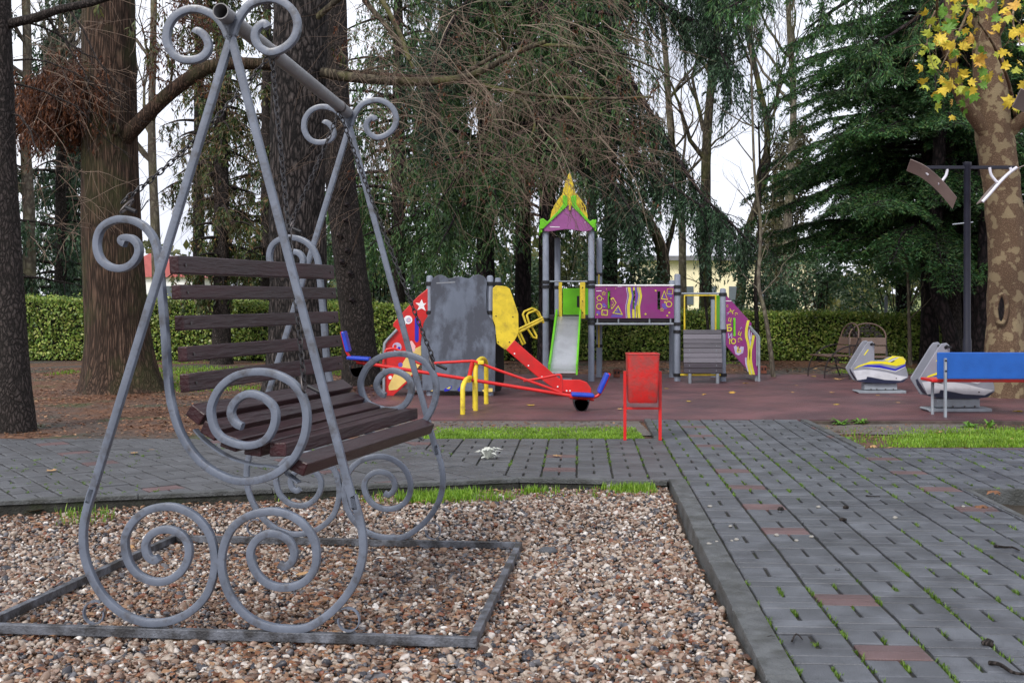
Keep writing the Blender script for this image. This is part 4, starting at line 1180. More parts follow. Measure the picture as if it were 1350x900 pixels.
for a, b in ((660, 285), (755, 290), (672, 432), (735, 432)):
    PH.inlay('bolt', z5(circ(a, b, 4, 8)), Yy, 0.025, M['black'], hood, 0.008)
z4 = lambda L: [(430+a*0.2963, 340+b*0.2963) for a, b in L]
SL = z4([(838, 365), (905, 425), (985, 492), (1035, 535), (1060, 541), (1130, 541), (1160, 552), (1178, 578), (1180, 602), (1090, 602), (1025, 590), (930, 520), (800, 408)])
slide = PH.panel('slide_side', SL, Yy-0.05, 0.03, M['red'])
PH.panel('slide_side', SL, Yy+0.42, 0.03, M['red'])
bed = z4([(815, 395), (1025, 572), (1085, 590), (1175, 596), (1175, 603), (1080, 600), (1018, 584), (806, 404)])
PH.panel('slide_bed', bed, Yy+0.185, 0.438, M['red'])
for a, b in ((838, 425), (900, 478), (960, 528), (1030, 572), (1070, 590), (1085, 590)):
    PH.inlay('bolt', z4(circ(a, b, 3.5, 8)), Yy-0.05, 0.03, M['white'], slide, 0.006)
PH.panel('slide_foot', z4([(1050, 598), (1075, 598), (1075, 625), (1050, 625)]), Yy+0.18, 0.3, M['galv'])
# yellow climbing loops between this unit and the tower
yl = lambda a, b, dy=0: at(430+a*0.2963, 340+b*0.2963, 18.6+dy)
for pts in ([(855, 318), (965, 265)], [(862, 328), (968, 274)]):
    PH.tube('climber_spine', [yl(*p) for p in pts], 0.022, M['yellow'])
for pts in ([(892, 300), (875, 250), (882, 238), (915, 224), (928, 228), (950, 262)], [(905, 298), (893, 255), (900, 245), (935, 232), (945, 240), (968, 290)], [(888, 302), (920, 352), (936, 358), (936, 345), (905, 290)], [(858, 322), (885, 380), (875, 386), (852, 338)]):
    PH.tube('climber_loop', [yl(a, b, 0.02*i) for i, (a, b) in enumerate(pts)], 0.018, M['yellow'])

# ---- tower, bridge and ramp
Y2 = 20.4
loc2 = at(800, 392, Y2); loc2.z = 0
pt = thing('play_tower', 'play tower with purple gabled roof, yellow spire, steel slide and purple bridge', 'play tower', loc2)
PT = Play(pt, loc2)
zz = lambda py, Y=Y2: at(0, py, Y).z
cl = [zz(372), zz(421)]
for px, Y, top, c in ((719.5, Y2, 308, cl + [zz(378)]), (779.5, Y2, 308, cl + [zz(378), zz(426)]), (735, Y2+1.05, 320, [zz(378), zz(424)]), (790, Y2+1.05, 320, [zz(360), zz(376), zz(424), zz(459)])):
    PT.post(px, Y, at(0, top, Y).z + 0.1, 0.056, c)
PT.post(893, Y2, zz(361), 0.056, [zz(378), zz(387), zz(427), zz(437), zz(494)])
PT.post(953, Y2, zz(380), 0.056, [zz(388), zz(436), zz(494)])
PT.post(886, Y2+1.0, zz(368), 0.056, [zz(390)]); PT.post(941, Y2+1.0, zz(385), 0.056, [zz(392)])
z6 = lambda L: [(690+a*0.1333, 220+b*0.1333) for a, b in L]
gable = z6([(192, 615), (430, 388), (455, 372), (480, 388), (690, 600), (668, 630), (600, 641), (520, 627), (430, 617), (340, 627), (262, 640), (212, 637)])
greenL = z6([(163, 520), (195, 508), (237, 541), (340, 440), (388, 375), (390, 285), (415, 280), (437, 300), (437, 384), (195, 612), (165, 615)])
greenR = z6([(468, 300), (490, 280), (525, 285), (525, 375), (560, 425), (660, 540), (690, 518), (712, 540), (708, 604), (690, 603), (482, 390)])
spire = z6([(465, 45), (486, 66), (512, 215), (545, 262), (545, 200), (562, 205), (565, 275), (622, 398), (620, 480), (455, 330), (372, 395), (362, 380), (362, 280), (412, 232), (440, 66)])
spf = z6([(455, 90), (468, 90), (468, 430), (448, 430)])
for dy in (-0.10, 1.18):
    g_ = PT.panel('gable', gable, Y2+dy, 0.025, M['purplelight'])
    PT.panel('bargeboard', greenL, Y2+dy-0.03, 0.025, M['green'])
    PT.panel('bargeboard', greenR, Y2+dy-0.03, 0.025, M['green'])
    for a, b in ((278, 545), (610, 548), (418, 415), (492, 415)):
        PT.inlay('bolt', z6(circ(a, b, 5, 8)), Y2+dy, 0.025, M['white'], g_, 0.006)
    if dy < 0:
        PT.inlay('lettering_strip', z6([(262, 590), (360, 592), (360, 599), (262, 597)]), Y2+dy, 0.025, M['white'], g_)
# side roofs: purple slopes with green verge and the spire of two crossed boards
pc = poly_at(gable, Y2)
apex = (at(751, 0, Y2).x, zz(220+378*0.1333)); el = (at(716, 0, Y2).x, zz(220+615*0.1333)); er = (at(782, 0, Y2).x, zz(220+602*0.1333))
for (a, b) in ((el, apex), (apex, er)):
    m = MB(); m.add([(a[0], Y2-0.08, a[1]), (b[0], Y2-0.08, b[1]), (b[0], Y2+1.16, b[1]), (a[0], Y2+1.16, a[1]), (a[0], Y2-0.08, a[1]-0.03), (b[0], Y2-0.08, b[1]-0.03), (b[0], Y2+1.16, b[1]-0.03), (a[0], Y2+1.16, a[1]-0.03)],
                   [(0, 1, 2, 3), (4, 7, 6, 5), (0, 4, 5, 1), (1, 5, 6, 2), (2, 6, 7, 3), (3, 7, 4, 0)])
    m.build('roof_slope', M['purplelight'], pt, origin=loc2)
# green stepped eaves along the sides
for sgn, e_ in ((-1, el), (1, er)):
    m = MB()
    yz = [(Y2-0.12, 0.02), (Y2-0.12, 0.22), (Y2+0.1, 0.22), (Y2+0.15, 0.12), (Y2+0.45, 0.12), (Y2+0.5, 0.20), (Y2+0.62, 0.20), (Y2+0.66, 0.12), (Y2+0.95, 0.12), (Y2+1.0, 0.22), (Y2+1.2, 0.22), (Y2+1.2, 0.02)]
    n = len(yz); x0 = e_[0] + sgn*0.02; x1 = e_[0] + sgn*0.045
    m.add([(x0, y, e_[1]+z-0.08) for y, z in yz] + [(x1, y, e_[1]+z-0.08) for y, z in yz], [tuple(range(n)), tuple(reversed(range(n, 2*n)))] + [(i, i+n, (i+1) % n+n, (i+1) % n) for i in range(n)])
    m.build('eaves_board', M['green'], pt, origin=loc2)
sb = [(0.0, 1.0), (0.03, 0.93), (0.11, 0.58), (0.21, 0.45), (0.30, 0.30), (0.34, 0.1), (0.34, 0.0), (0.16, 0.2), (0.05, 0.25), (-0.05, 0.25), (-0.16, 0.2), (-0.34, 0.0), (-0.34, 0.1), (-0.30, 0.30), (-0.21, 0.45), (-0.11, 0.58), (-0.03, 0.93)]
ax_, az_ = apex; H_ = zz(227) - az_ + 0.28
spo = [(ax_ + a*0.95, az_ - 0.28 + b*H_) for a, b in sb]
for yy in (Y2+0.02, Y2+0.95):
    MB().prism(spo, yy-0.012, yy+0.012).build('spire', M['yellow'], pt, origin=loc2, bevel=0.004)
m = MB()
sy = [(Y2+0.5 + a*1.3, az_ - 0.28 + b*H_*0.93) for a, b in sb]
n = len(sy)
m.add([(ax_-0.012, y, z) for y, z in sy] + [(ax_+0.012, y, z) for y, z in sy], [tuple(range(n)), tuple(reversed(range(n, 2*n)))] + [(i, i+n, (i+1) % n+n, (i+1) % n) for i in range(n)])
m.build('spire', M['yellow'], pt, origin=loc2)
PT.panel('spire_batten', spf, Y2-0.14, 0.03, M['yellow'])
# platform, rails, panels of the tower
PT.panel('platform', [(717, 415), (783, 415), (783, 421), (717, 421)], Y2+0.5, 1.0, M['darkplank'])
PT.tube('guard_rail', [at(720, 371, Y2), at(779, 371, Y2)], 0.016, M['galv'])
PT.panel('grab_bar', [(736.5, 372), (741, 372), (741, 419), (736.5, 419)], Y2-0.07, 0.03, M['yellow'])
gb = PT.panel('grab_bar', [(764.5, 372), (771.5, 372), (771.5, 420), (764.5, 420)], Y2-0.07, 0.03, M['yellow'])
for b in (379, 397, 412): PT.inlay('bolt', circ(768, b, 0.9, 8), Y2-0.07, 0.03, M['black'], gb, 0.008)
gp = PT.panel('green_panel', [(742, 380), (786, 380), (786, 419), (742, 419)], Y2+1.0, 0.02, M['green'])
PT.inlay('hatch', [(760.5, 390), (764, 390), (764, 405), (760.5, 405)], Y2+1.0, 0.02, M['black'], gp)
PT.panel('pole_strip', [(788.5, 362), (790.5, 362), (790.5, 458), (788.5, 458)], Y2+0.95, 0.02, M['yellow'])
# steel slide: bed and two green cheeks, running down towards the path
tl, tr = at(735.5, 417, Y2-0.1), at(764, 417, Y2-0.1); bl, br = at(725, 490, 18.55), at(759, 490, 18.55)
def lerp(a, b, t): return a + (b-a)*t
prof_t = [(0, 0), (0.06, 0.01), (0.15, 0.10), (0.5, 0.50), (0.8, 0.84), (0.9, 0.94), (0.96, 0.985), (1.0, 1.0)]
def sl_pt(a, b, th, tv):
    p = lerp(a, b, th); p.z = a.z + (b.z-a.z)*tv; return p
m = MB(); 
Lp = [sl_pt(tl, bl, a, b) for a, b in prof_t]; Rp = [sl_pt(tr, br, a, b) for a, b in prof_t]
for p, q in zip(Lp, Rp): m.v += [tuple(p), tuple(q), (p.x, p.y, p.z-0.02), (q.x, q.y, q.z-0.02)]
for i in range(len(Lp)-1):
    b = i*4; m.f += [(b, b+1, b+5, b+4), (b+2, b+6, b+7, b+3), (b, b+4, b+6, b+2), (b+1, b+3, b+7, b+5)]
m.f += [(0, 2, 3, 1), (len(Lp)*4-4, len(Lp)*4-3, len(Lp)*4-1, len(Lp)*4-2)]
m.build('slide_bed', M['stainless'], pt, origin=loc2, smooth=50)
for Pp, sg in ((Lp, -1), (Rp, 1)):
    m = MB()
    for p in Pp:
        for dx in (0.003*sg, 0.03*sg): m.v += [(p.x+dx, p.y, p.z-0.05), (p.x+dx, p.y, p.z+0.13)]
    for i in range(len(Pp)-1):
        b = i*4; m.f += [(b, b+4, b+5, b+1), (b+2, b+3, b+7, b+6), (b+1, b+5, b+7, b+3), (b, b+2, b+6, b+4)]
    m.f += [(0, 1, 3, 2), (len(Pp)*4-4, len(Pp)*4-2, len(Pp)*4-1, len(Pp)*4-3)]
    m.build('slide_cheek', M['green'], pt, origin=loc2, smooth=40)
c_ = (bl+br)/2
MB().box((c_.x, c_.y+0.12, 0.09), (0.3, 0.05, 0.18)).build('slide_foot', M['galv'], pt, origin=loc2)
# bridge
def frame_with_slots(outer, slots, Y, th, mat, name):
    """panel split in strips round see-through slots"""
    x0, y0, x1, y1 = outer
    mb = MB(); cuts = sorted(slots)
    cur = x0
    for (sx0, sy0, sx1, sy1) in cuts:
        mb.prism(poly_at([(cur, y0), (sx0, y0), (sx0, y1), (cur, y1)], Y), Y-th/2, Y+th/2)
        mb.prism(poly_at([(sx0, y0), (sx1, y0), (sx1, sy0), (sx0, sy0)], Y), Y-th/2, Y+th/2)
        mb.prism(poly_at([(sx0, sy1), (sx1, sy1), (sx1, y1), (sx0, y1)], Y), Y-th/2, Y+th/2)
        cur = sx1
    mb.prism(poly_at([(cur, y0), (x1, y0), (x1, y1), (cur, y1)], Y), Y-th/2, Y+th/2)
    return mb.build(name, mat, pt, origin=loc2)
k9 = 130/1350
z9 = lambda L: [(770+a*k9, 365+b*k9) for a, b in L]
YB = Y2 - 0.02
pp_ = frame_with_slots((784, 378, 888.5, 419.5), [(800.9, 383.5, 804.6, 407.5), (834.2, 383.0, 837.0, 407.5), (866.6, 384, 870.4, 408)], YB, 0.02, M['purple'], 'bridge_panel')
PT.panel('slot_lining', z9([(318, 190), (350, 190), (358, 200), (340, 300), (352, 430), (320, 440)]), YB+0.03, 0.02, M['green'])
PT.panel('slot_lining', z9([(668, 190), (690, 190), (680, 300), (690, 430), (668, 435)]), YB+0.03, 0.02, M['green'])
def BI(nm, L, mt, lift=0.003): return PT.inlay(nm, z9(L), YB, 0.02, mt, pp_, lift)
def BR(nm, L, mt, w=0.28): return PT.ringp(nm, z9(L), YB, 0.02, mt, pp_, w, 0.006)
BI('shape_print', [(245, 380), (270, 350), (310, 400), (300, 420), (260, 420)], M['violet']); BI('shape_print', [(165, 480), (195, 462), (230, 490), (220, 520), (180, 510)], M['violet'])
BI('shape_print', [(390, 510), (535, 520), (515, 552), (360, 552)], M['violet']); BI('shape_print', [(410, 495), (465, 415), (505, 500)], M['violet'])
BI('shape_print', [(1060, 370), (1110, 360), (1140, 430), (1110, 445), (1080, 430)], M['violet']); BI('shape_print', [(1135, 250), (1160, 180), (1205, 230), (1195, 295)], M['violet'])
BI('shape_print', [(1075, 250), (1095, 225), (1110, 290), (1085, 295)], M['violet'])
BR('star_print', star(270, 225, 34), M['lime'], 0.35); BR('pentagon_print', [(168, 280), (210, 245), (250, 285), (238, 325), (190, 325)], M['lime'])
BR('circle_print', circ(208, 402, 42), M['lime'], 0.25); BR('square_print', [(242, 448), (328, 452), (322, 530), (236, 525)], M['lime'])
BR('diamond_print', [(362, 300), (398, 278), (445, 355), (385, 440), (365, 430), (410, 358)], M['lime'], 0.22); BR('triangle_print', [(468, 388), (532, 520), (388, 497)], M['lime'], 0.28)
BR('triangle_print', [(1098, 182), (1148, 318), (1052, 302)], M['lime'], 0.28); BR('square_print', [(1138, 160), (1220, 160), (1212, 238), (1130, 230)], M['lime'], 0.16)
BR('circle_print', circ(1162, 372, 43), M['lime'], 0.25); BR('star_print', star(1066, 448, 32), M['lime'], 0.35)
for a, b, r_ in ((980, 187, 16), (842, 508, 17), (1166, 488, 16), (1138, 530, 15), (180, 515, 14), (305, 168, 8), (432, 158, 7), (180, 342, 9), (262, 300, 9), (275, 412, 8), (450, 462, 9), (386, 378, 8), (270, 505, 10), (1108, 345, 16), (1190, 290, 10)):
    BI('star_print', star(a, b, r_, 5, 0.6), M['lime'], 0.005)
BI('brand_strip', [(165, 187), (240, 187), (240, 195), (165, 195)], M['white'])
wav = lambda x, d=0: [(x-6, 140), (x+4, 200), (x+14, 260), (x+2, 330), (x-12, 400), (x-10, 480), (x-4, 562)]
for x, w_, mt in ((583, 10, 'lilac'), (620, 40, 'lime'), (600, 14, 'violet'), (650, 22, 'violet'), (715, 34, 'violet'), (735, 10, 'lime'), (764, 30, 'lime'), (748, 12, 'lilac')):
    PT.ribbon('wave_print', z9(wav(x)), w_*k9, YB, 0.02, M[mt], pp_, 0.004 if mt != 'lime' else 0.006)
BI('wave_print', [(672, 142), (694, 142), (692, 186), (674, 186)], M['lime'], 0.005); BI('wave_print', [(660, 442), (690, 442), (694, 560), (660, 560)], M['lime'], 0.006); BI('wave_print', [(706, 400), (735, 370), (738, 560), (706, 560)], M['lime'], 0.006)
PT.tube('top_rail', [at(782, 376.3, Y2), at(892, 376.3, Y2)], 0.017, M['white'])
PT.tube('bottom_rail', [at(782, 427, Y2), at(892, 427, Y2)], 0.022, M['galv'])
for px in (787.5, 815.3, 856.2, 884):
    PT.tube('spacer', [at(px, 419.5, Y2), at(px, 426, Y2)], 0.016, M['galv'], sides=8)
PT.panel('bridge_deck', [(783, 419), (892, 419), (892, 424), (783, 424)], Y2+0.5, 0.9, M['darkplank'])
for px in (799, 850, 880):
    pass
PT.tube('back_rail', [at(790, 395, Y2+1.0), at(886, 395, Y2+1.0)], 0.014, M['lampblack'])
# ramp
PT.tube('guard_rail', [at(895, 387, Y2), at(952, 387, Y2)], 0.018, M['galv'])
PT.tube('guard_frame', [at(902.5, 436, Y2-0.02), at(902.5, 389.5, Y2-0.02), at(943.5, 389.5, Y2-0.02), at(943.5, 436, Y2-0.02)], 0.018, M['yellow'], sides=8)
PT.panel('green_panel', [(950, 389), (953, 389), (953, 435), (950, 435)], Y2+0.5, 0.9, M['green'])
rows = [(434.5, 440), (440.4, 447), (447.4, 452.5), (452.9, 458.5), (459, 464.6), (465, 471), (471.4, 478), (478.5, 485), (485.5, 491.5)]
for i, (a, b) in enumerate(rows):
    ya_ = 20.30 - 0.055*i; yb_ = ya_ - 0.045
    xa, xb = 901 + 0.08*i, 951 + 0.22*i
    m = MB()
    p = [at(xa, a, ya_), at(xb, a, ya_), at(xb, b, yb_), at(xa, b, yb_)]
    q = [v + Vector((0, 0.05, -0.01)) for v in p]
    m.add(p+q, [(0, 1, 2, 3), (4, 7, 6, 5), (0, 4, 5, 1), (1, 5, 6, 2), (2, 6, 7, 3), (3, 7, 4, 0)])
    pk = m.build('plank', M['plank'] if i < 7 else M['darkplank'], pt, origin=loc2, bevel=0.006)
    for px in (909, 944.5):
        c = at(px, (a+b)/2, (ya_+yb_)/2)
        if i > 2: MB().tube([c + Vector((0, 0.01, 0)), c - Vector((0, 0.012, 0))], 0.009, sides=8).build('bolt', M['galv'], pk, origin=loc2)
PT.tube('foot_rail', [at(897, 494, 19.9), at(950, 494, 19.9)], 0.018, M['yellow'])
for px in (909.5, 946):
    c = at(px, 492, 19.85); PT.tube('ramp_foot', [c, Vector((c.x, c.y, 0.0))], 0.03, M['galv'], sides=10)
# side panel with letters
z7 = lambda L: [(940+a*0.1556, 370+b*0.1556) for a, b in L]
YP = Y2 - 0.03
ap = PT.panel('letter_panel', z7([(108, 118), (300, 330), (330, 365), (318, 385), (352, 440), (378, 480), (378, 800), (328, 800), (108, 550)]), YP, 0.022, M['purple'])
for pts_, w_, mt in (([(300, 335), (285, 400), (282, 470), (300, 540), (305, 620), (298, 700), (318, 795)], 22, 'lime'), ([(318, 380), (305, 450), (318, 540), (322, 640), (315, 720), (325, 790)], 12, 'lilac'), ([(345, 460), (332, 530), (318, 600), (322, 700), (345, 795)], 22, 'lime'), ([(278, 650), (280, 700), (300, 770)], 14, 'lilac'), ([(328, 420), (318, 500)], 10, 'lilac')):
    PT.ribbon('wave_print', z7(pts_), w_*0.1556, YP, 0.022, M[mt], ap, 0.004 if mt != 'lime' else 0.006)
PT.inlay('slot', z7([(172, 318), (180, 312), (190, 318), (190, 465), (182, 472), (172, 465)]), YP, 0.022, M['green'], ap, 0.004)
PT.inlay('slot', z7([(168, 335), (173, 330), (173, 455), (168, 450)]), YP, 0.022, M['black'], ap, 0.006)
PT.inlay('letter_ground', z7([(175, 560), (195, 545), (215, 590), (235, 555), (262, 560), (255, 610), (215, 632), (190, 620)]), YP, 0.022, M['lilac'], ap, 0.003)
PT.inlay('brand_strip', z7([(106, 168), (155, 168), (155, 174), (106, 174)]), YP, 0.022, M['white'], ap, 0.003)
def letter(ch, zx, zy, h, mat, rot=0.0):
    cu = bpy.data.curves.new('letter', 'FONT'); cu.body = ch; cu.align_x = 'CENTER'; cu.align_y = 'CENTER'
    px, py = z7([(zx, zy)])[0]
    cu.size = h*0.1556/F*Y2*1.35; cu.extrude = 0.0015; cu.offset = cu.size*0.02
    tmp = bpy.data.objects.new('letter', cu); COL.objects.link(tmp)
    bpy.context.view_layer.update()
    me = bpy.data.meshes.new_from_object(tmp.evaluated_get(bpy.context.evaluated_depsgraph_get()))
    bpy.data.objects.remove(tmp); bpy.data.curves.remove(cu)
    me.name = 'letter'
    me.materials.clear(); me.materials.append(mat)
    o = bpy.data.objects.new('letter', me); link(o, ap)
    p = at(px, py, YP-0.011-0.006) - loc2
    o.location = p; o.rotation_euler = (R(90), R(rot), 0)
for ch, a, b, h, mt, ro in (('Б', 138, 403, 58, 'lime', -6), ('Ю', 165, 516, 46, 'lime', 0), ('Э', 229, 508, 40, 'lime', 0), ('Ь', 220, 588, 48, 'lime', 10), ('Ц', 226, 447, 30, 'lime', 20), ('И', 145, 470, 42, 'lilac', 0), ('Ж', 155, 262, 34, 'lime', 20), ('Э', 197, 286, 26, 'lime', 0), ('Ц', 142, 330, 30, 'lime', 15), ('З', 125, 285, 26, 'lilac', 0), ('С', 122, 215, 18, 'lime', 0), ('Г', 238, 405, 18, 'lilac', 30)):
    letter(ch, a, b, h, M[mt], ro)
hr = lambda a, b: at(940+a*0.1556, 370+b*0.1556, YP-0.04)
PT.tube('handrail', [hr(308, 385), hr(378, 462), hr(388, 478), hr(390, 500), hr(390, 868)], 0.022, M['galv'])
PT.tube('handrail', [hr(318, 410), hr(362, 460), hr(372, 480), hr(372, 720)], 0.015, M['galv'])
PT.panel('stair_foot', z7([(355, 800), (378, 800), (378, 868), (355, 868)]), YP+0.06, 0.05, M['galv'])
for i in range(4):
    PT.panel('stair_tread', z7([(120+60*i, 545+72*i), (175+60*i, 545+72*i), (175+60*i, 555+72*i), (120+60*i, 555+72*i)]), YP+0.5, 0.9, M['darkplank'])

# ================================================================== SPRING RIDERS
def make_rider(label, loc, scale, group):
    t = thing('spring_rider', label, 'spring rider', loc, (0, 0, 0), group)
    t.scale = (scale,)*3
    k = 0.00149
    q = lambda L: [((a-700)*k, (800-b)*k) for a, b in L]
    w = 0.13
    sil = q([(392, 545), (545, 300), (572, 268), (610, 262), (634, 284), (637, 330), (637, 462), (780, 464), (830, 440), (885, 424), (930, 428), (962, 465), (955, 505), (982, 600), (984, 638), (930, 684), (830, 698), (680, 696), (540, 688), (470, 676), (432, 620), (396, 562)])
    for s_ in (-1, 1):
        MB().prism(sil, s_*w-0.014, s_*w+0.014).build('side_board', M['ridergrey'], t, bevel=0.006)
    core = q([(430, 560), (620, 480), (780, 480), (900, 445), (940, 480), (960, 600), (930, 660), (480, 660), (440, 600)])
    MB().prism(core, -w+0.015, w-0.015).build('core', M['navy'], t)
    def both(nm, L, mt, lift):
        for s_ in (-1, 1):
            a = s_*(w+0.0142); MB().prism(q(L), min(a, a+s_*lift), max(a, a+s_*lift)).build(nm, M[mt], t)
    both('white_stripe', [(418, 567), (520, 556), (600, 557), (760, 582), (900, 618), (978, 628), (905, 667), (740, 658), (600, 630), (560, 626), (552, 650), (460, 662)], 'riderwhite', 0.003)
    both('navy_hull', [(458, 666), (552, 652), (562, 630), (600, 634), (740, 662), (905, 671), (982, 638), (930, 682), (830, 696), (680, 694), (540, 686), (472, 674)], 'navy', 0.003)
    both('blue_stripe', [(505, 522), (560, 508), (690, 508), (850, 548), (954, 500), (954, 520), (850, 566), (690, 534), (560, 524)], 'royal', 0.003)
    both('pale_line', [(520, 532), (600, 530), (690, 538), (850, 570), (950, 524), (950, 532), (850, 580), (690, 546)], 'riderwhite', 0.004)
    both('yellow_flash', [(420, 552), (470, 516), (540, 490), (600, 468), (780, 470), (830, 448), (885, 430), (928, 434), (955, 465), (948, 494), (862, 518), (700, 492), (560, 500), (480, 524)], 'rideryellow', 0.003)
    both('seat_line', [(770, 478), (800, 476), (870, 440), (890, 428), (870, 432), (790, 466)], 'riderwhite', 0.005)
    both('seat_shadow_line', [(800, 480), (830, 462), (850, 460), (822, 478)], 'navy', 0.006)
    both('yellow_mark', [(570, 345), (576, 352), (536, 408), (526, 404)], 'rideryellow', 0.003)
    both('grip_socket', [(590, 290), (612, 276), (630, 288), (620, 300), (600, 312), (592, 306)], 'black', 0.004)
    both('bolt', circ(860, 644, 6, 8), 'black', 0.006)
    MB().prism(q([(790, 470), (885, 422), (932, 424), (965, 464), (958, 478), (925, 445), (885, 440), (800, 482)]), -w-0.012, w+0.012).build('seat_pad', M['rideryellow'], t, bevel=0.004)
    MB().tube([((612-700)*k, -0.26, (800-292)*k), ((612-700)*k, 0.26, (800-292)*k)], 0.015, sides=10).build('handlebar', M['black'], t, smooth=50)
    MB().prism(q([(548, 700), (884, 700), (884, 766), (548, 766)]), -0.09, 0.09).build('spring_box', M['galv'], t, bevel=0.006)
    MB().prism(q([(470, 772), (968, 772), (968, 799), (484, 799), (462, 782)]), -0.13, 0.13).build('base_plate', M['galv'], t, bevel=0.004)
    for a in (610, 670, 760, 840):
        MB().tube([((a-700)*k, -0.105, (800-766)*k), ((a-700)*k, -0.105, (800-752)*k)], 0.009, sides=8).build('bolt', M['bolt'], t)
    return t
g1 = gnd(1157, 517.5); g2 = gnd(1257, 541.5)
make_rider('small grey boat-shaped spring rider in front of the iron seats', (g1.x, g1.y, 0), 1.02, 'boat-shaped spring riders')
make_rider('grey boat-shaped spring rider standing behind the blue bench', (g2.x, g2.y, 0), 1.13, 'boat-shaped spring riders')

# ================================================================== BLUE BENCHES
def make_bench(label, loc, yaw, L=1.55):
    t = thing('park_bench', label, 'bench', loc, (0, 0, yaw), 'blue and red park benches')
    # local x along the bench, +y towards the sitter's front
    MB().box((L/2, 0.0, 0.645), (L, 0.035, 0.335)).build('backrest', M['benchblue'], t, bevel=0.012)
    MB().box((L/2, 0.25, 0.452), (L+0.1, 0.42, 0.035)).build('seat', M['red'], t, bevel=0.008)
    for x in (0.09, L-0.09):
        leg = MB().tube([(x, -0.035, 0.0), (x, -0.035, 0.74)], 1, profile=[(-0.022, -0.014), (0.022, -0.014), (0.022, 0.014), (-0.022, 0.014)]).build('rear_post', M['galv'], t, bevel=0.003)
        for z in (0.58, 0.71):
            MB().tube([(x, -0.049, z), (x, -0.06, z)], 0.014, sides=8).build('bolt', M['black'], leg)
        MB().tube(catmull([(x-0.02, 0.36, 0.0), (x-0.02, 0.36, 0.36), (x-0.02, 0.33, 0.42), (x-0.02, 0.24, 0.432)], 4), 0.02, sides=10).build('front_leg', M['galv'], t, smooth=50)
        MB().box((x, 0.13, 0.424), (0.035, 0.30, 0.02)).build('seat_bracket', M['galv'], t)
    return t
gb_ = gnd(1246, 550)
make_bench('blue-backed bench with red seat standing at the edge of the play surface', (gb_.x-0.09, gb_.y+0.03, 0), R(-1))
b2 = make_bench('blue-backed bench beyond the mottled plane trunk', (7.10, 15.95, 0), R(200))
b2.location = (8.58, 16.3, 0)

# ================================================================== IRON SEATS
def make_iron_seat(label, loc, yaw, width=0.62):
    t = thing('iron_seat', label, 'garden seat', loc, (0, 0, yaw), 'wrought iron garden seats')
    # local: sitter faces -y, x across
    for sx_ in (-1, 1):
        x = sx_*width/2
        MB().tube(catmull([(x, -0.46, 0.0), (x, -0.45, 0.14), (x, -0.40, 0.30), (x, -0.30, 0.42), (x, -0.12, 0.54), (x, 0.10, 0.60), (x, 0.18, 0.60)], 5), 0.014, sides=6).build('arm_leg', M['iron'], t, smooth=60)
        MB().tube(catmull([(x, 0.22, 0.0), (x, 0.14, 0.2), (x, 0.12, 0.42), (x, 0.22, 0.66), (x, 0.26, 0.74)], 5), 0.014, sides=6).build('rear_leg', M['iron'], t, smooth=60)
        MB().tube(catmull([(x, -0.45, 0.12), (x, -0.2, 0.20), (x, 0.0, 0.16), (x, 0.15, 0.14)], 5), 0.011, sides=6).build('stretcher', M['iron'], t, smooth=60)
        sp2 = [(x, -0.2 + 0.07*(1-i/20)*math.cos(i*0.62), 0.31 + 0.07*(1-i/20)*math.sin(i*0.62)) for i in range(18)]
        MB().tube(sp2, 0.008, sides=5).build('scroll', M['iron'], t, smooth=60)
    for i in range(4):
        MB().box((0, -0.36+0.13*i, 0.408), (width+0.02, 0.11, 0.025)).build('seat_plank', M['seatwood'], t, bevel=0.004)
    for i in range(2):
        MB().box((0, 0.155+0.045*i, 0.52+0.155*i), (width, 0.025, 0.145), Matrix.Rotation(R(-14), 3, 'X')).build('back_plank', M['seatwood'], t, bevel=0.004)
    arc = []
    for k in range(15):
        a = math.pi*k/14
        arc.append((math.cos(a)*width/2, 0.24 + 0.06*math.sin(a), 0.74 + 0.27*math.sin(a)**0.9))
    fr = MB().tube(arc, 0.016, sides=8).build('back_arch', M['seatwood'], t, smooth=60)
    for cx_, cz_, r_ in ((-0.17, 0.80, 0.065), (0.0, 0.82, 0.075), (0.17, 0.80, 0.065), (-0.09, 0.89, 0.055), (0.09, 0.89, 0.055), (0.0, 0.95, 0.045), (-0.24, 0.77, 0.03), (0.24, 0.77, 0.03)):
        sp3 = [(cx_ + r_*(1-i/30)*math.cos(i*0.6), 0.26, cz_ + r_*(1-i/30)*math.sin(i*0.6)) for i in range(22)]
        MB().tube(sp3, 0.009, sides=5).build('grille_scroll', M['iron'], fr, smooth=60)
    return t
ia = gnd(1107, 497); ib = gnd(1152, 500)
make_iron_seat('brown wrought iron garden seat with arched back, seen side-on', (ia.x, ia.y+0.1, 0), R(-76), 0.62)
make_iron_seat('brown wrought iron garden seat with arched back, half hidden by a spring rider', (ib.x, ib.y+0.35, 0), R(-16), 0.66)

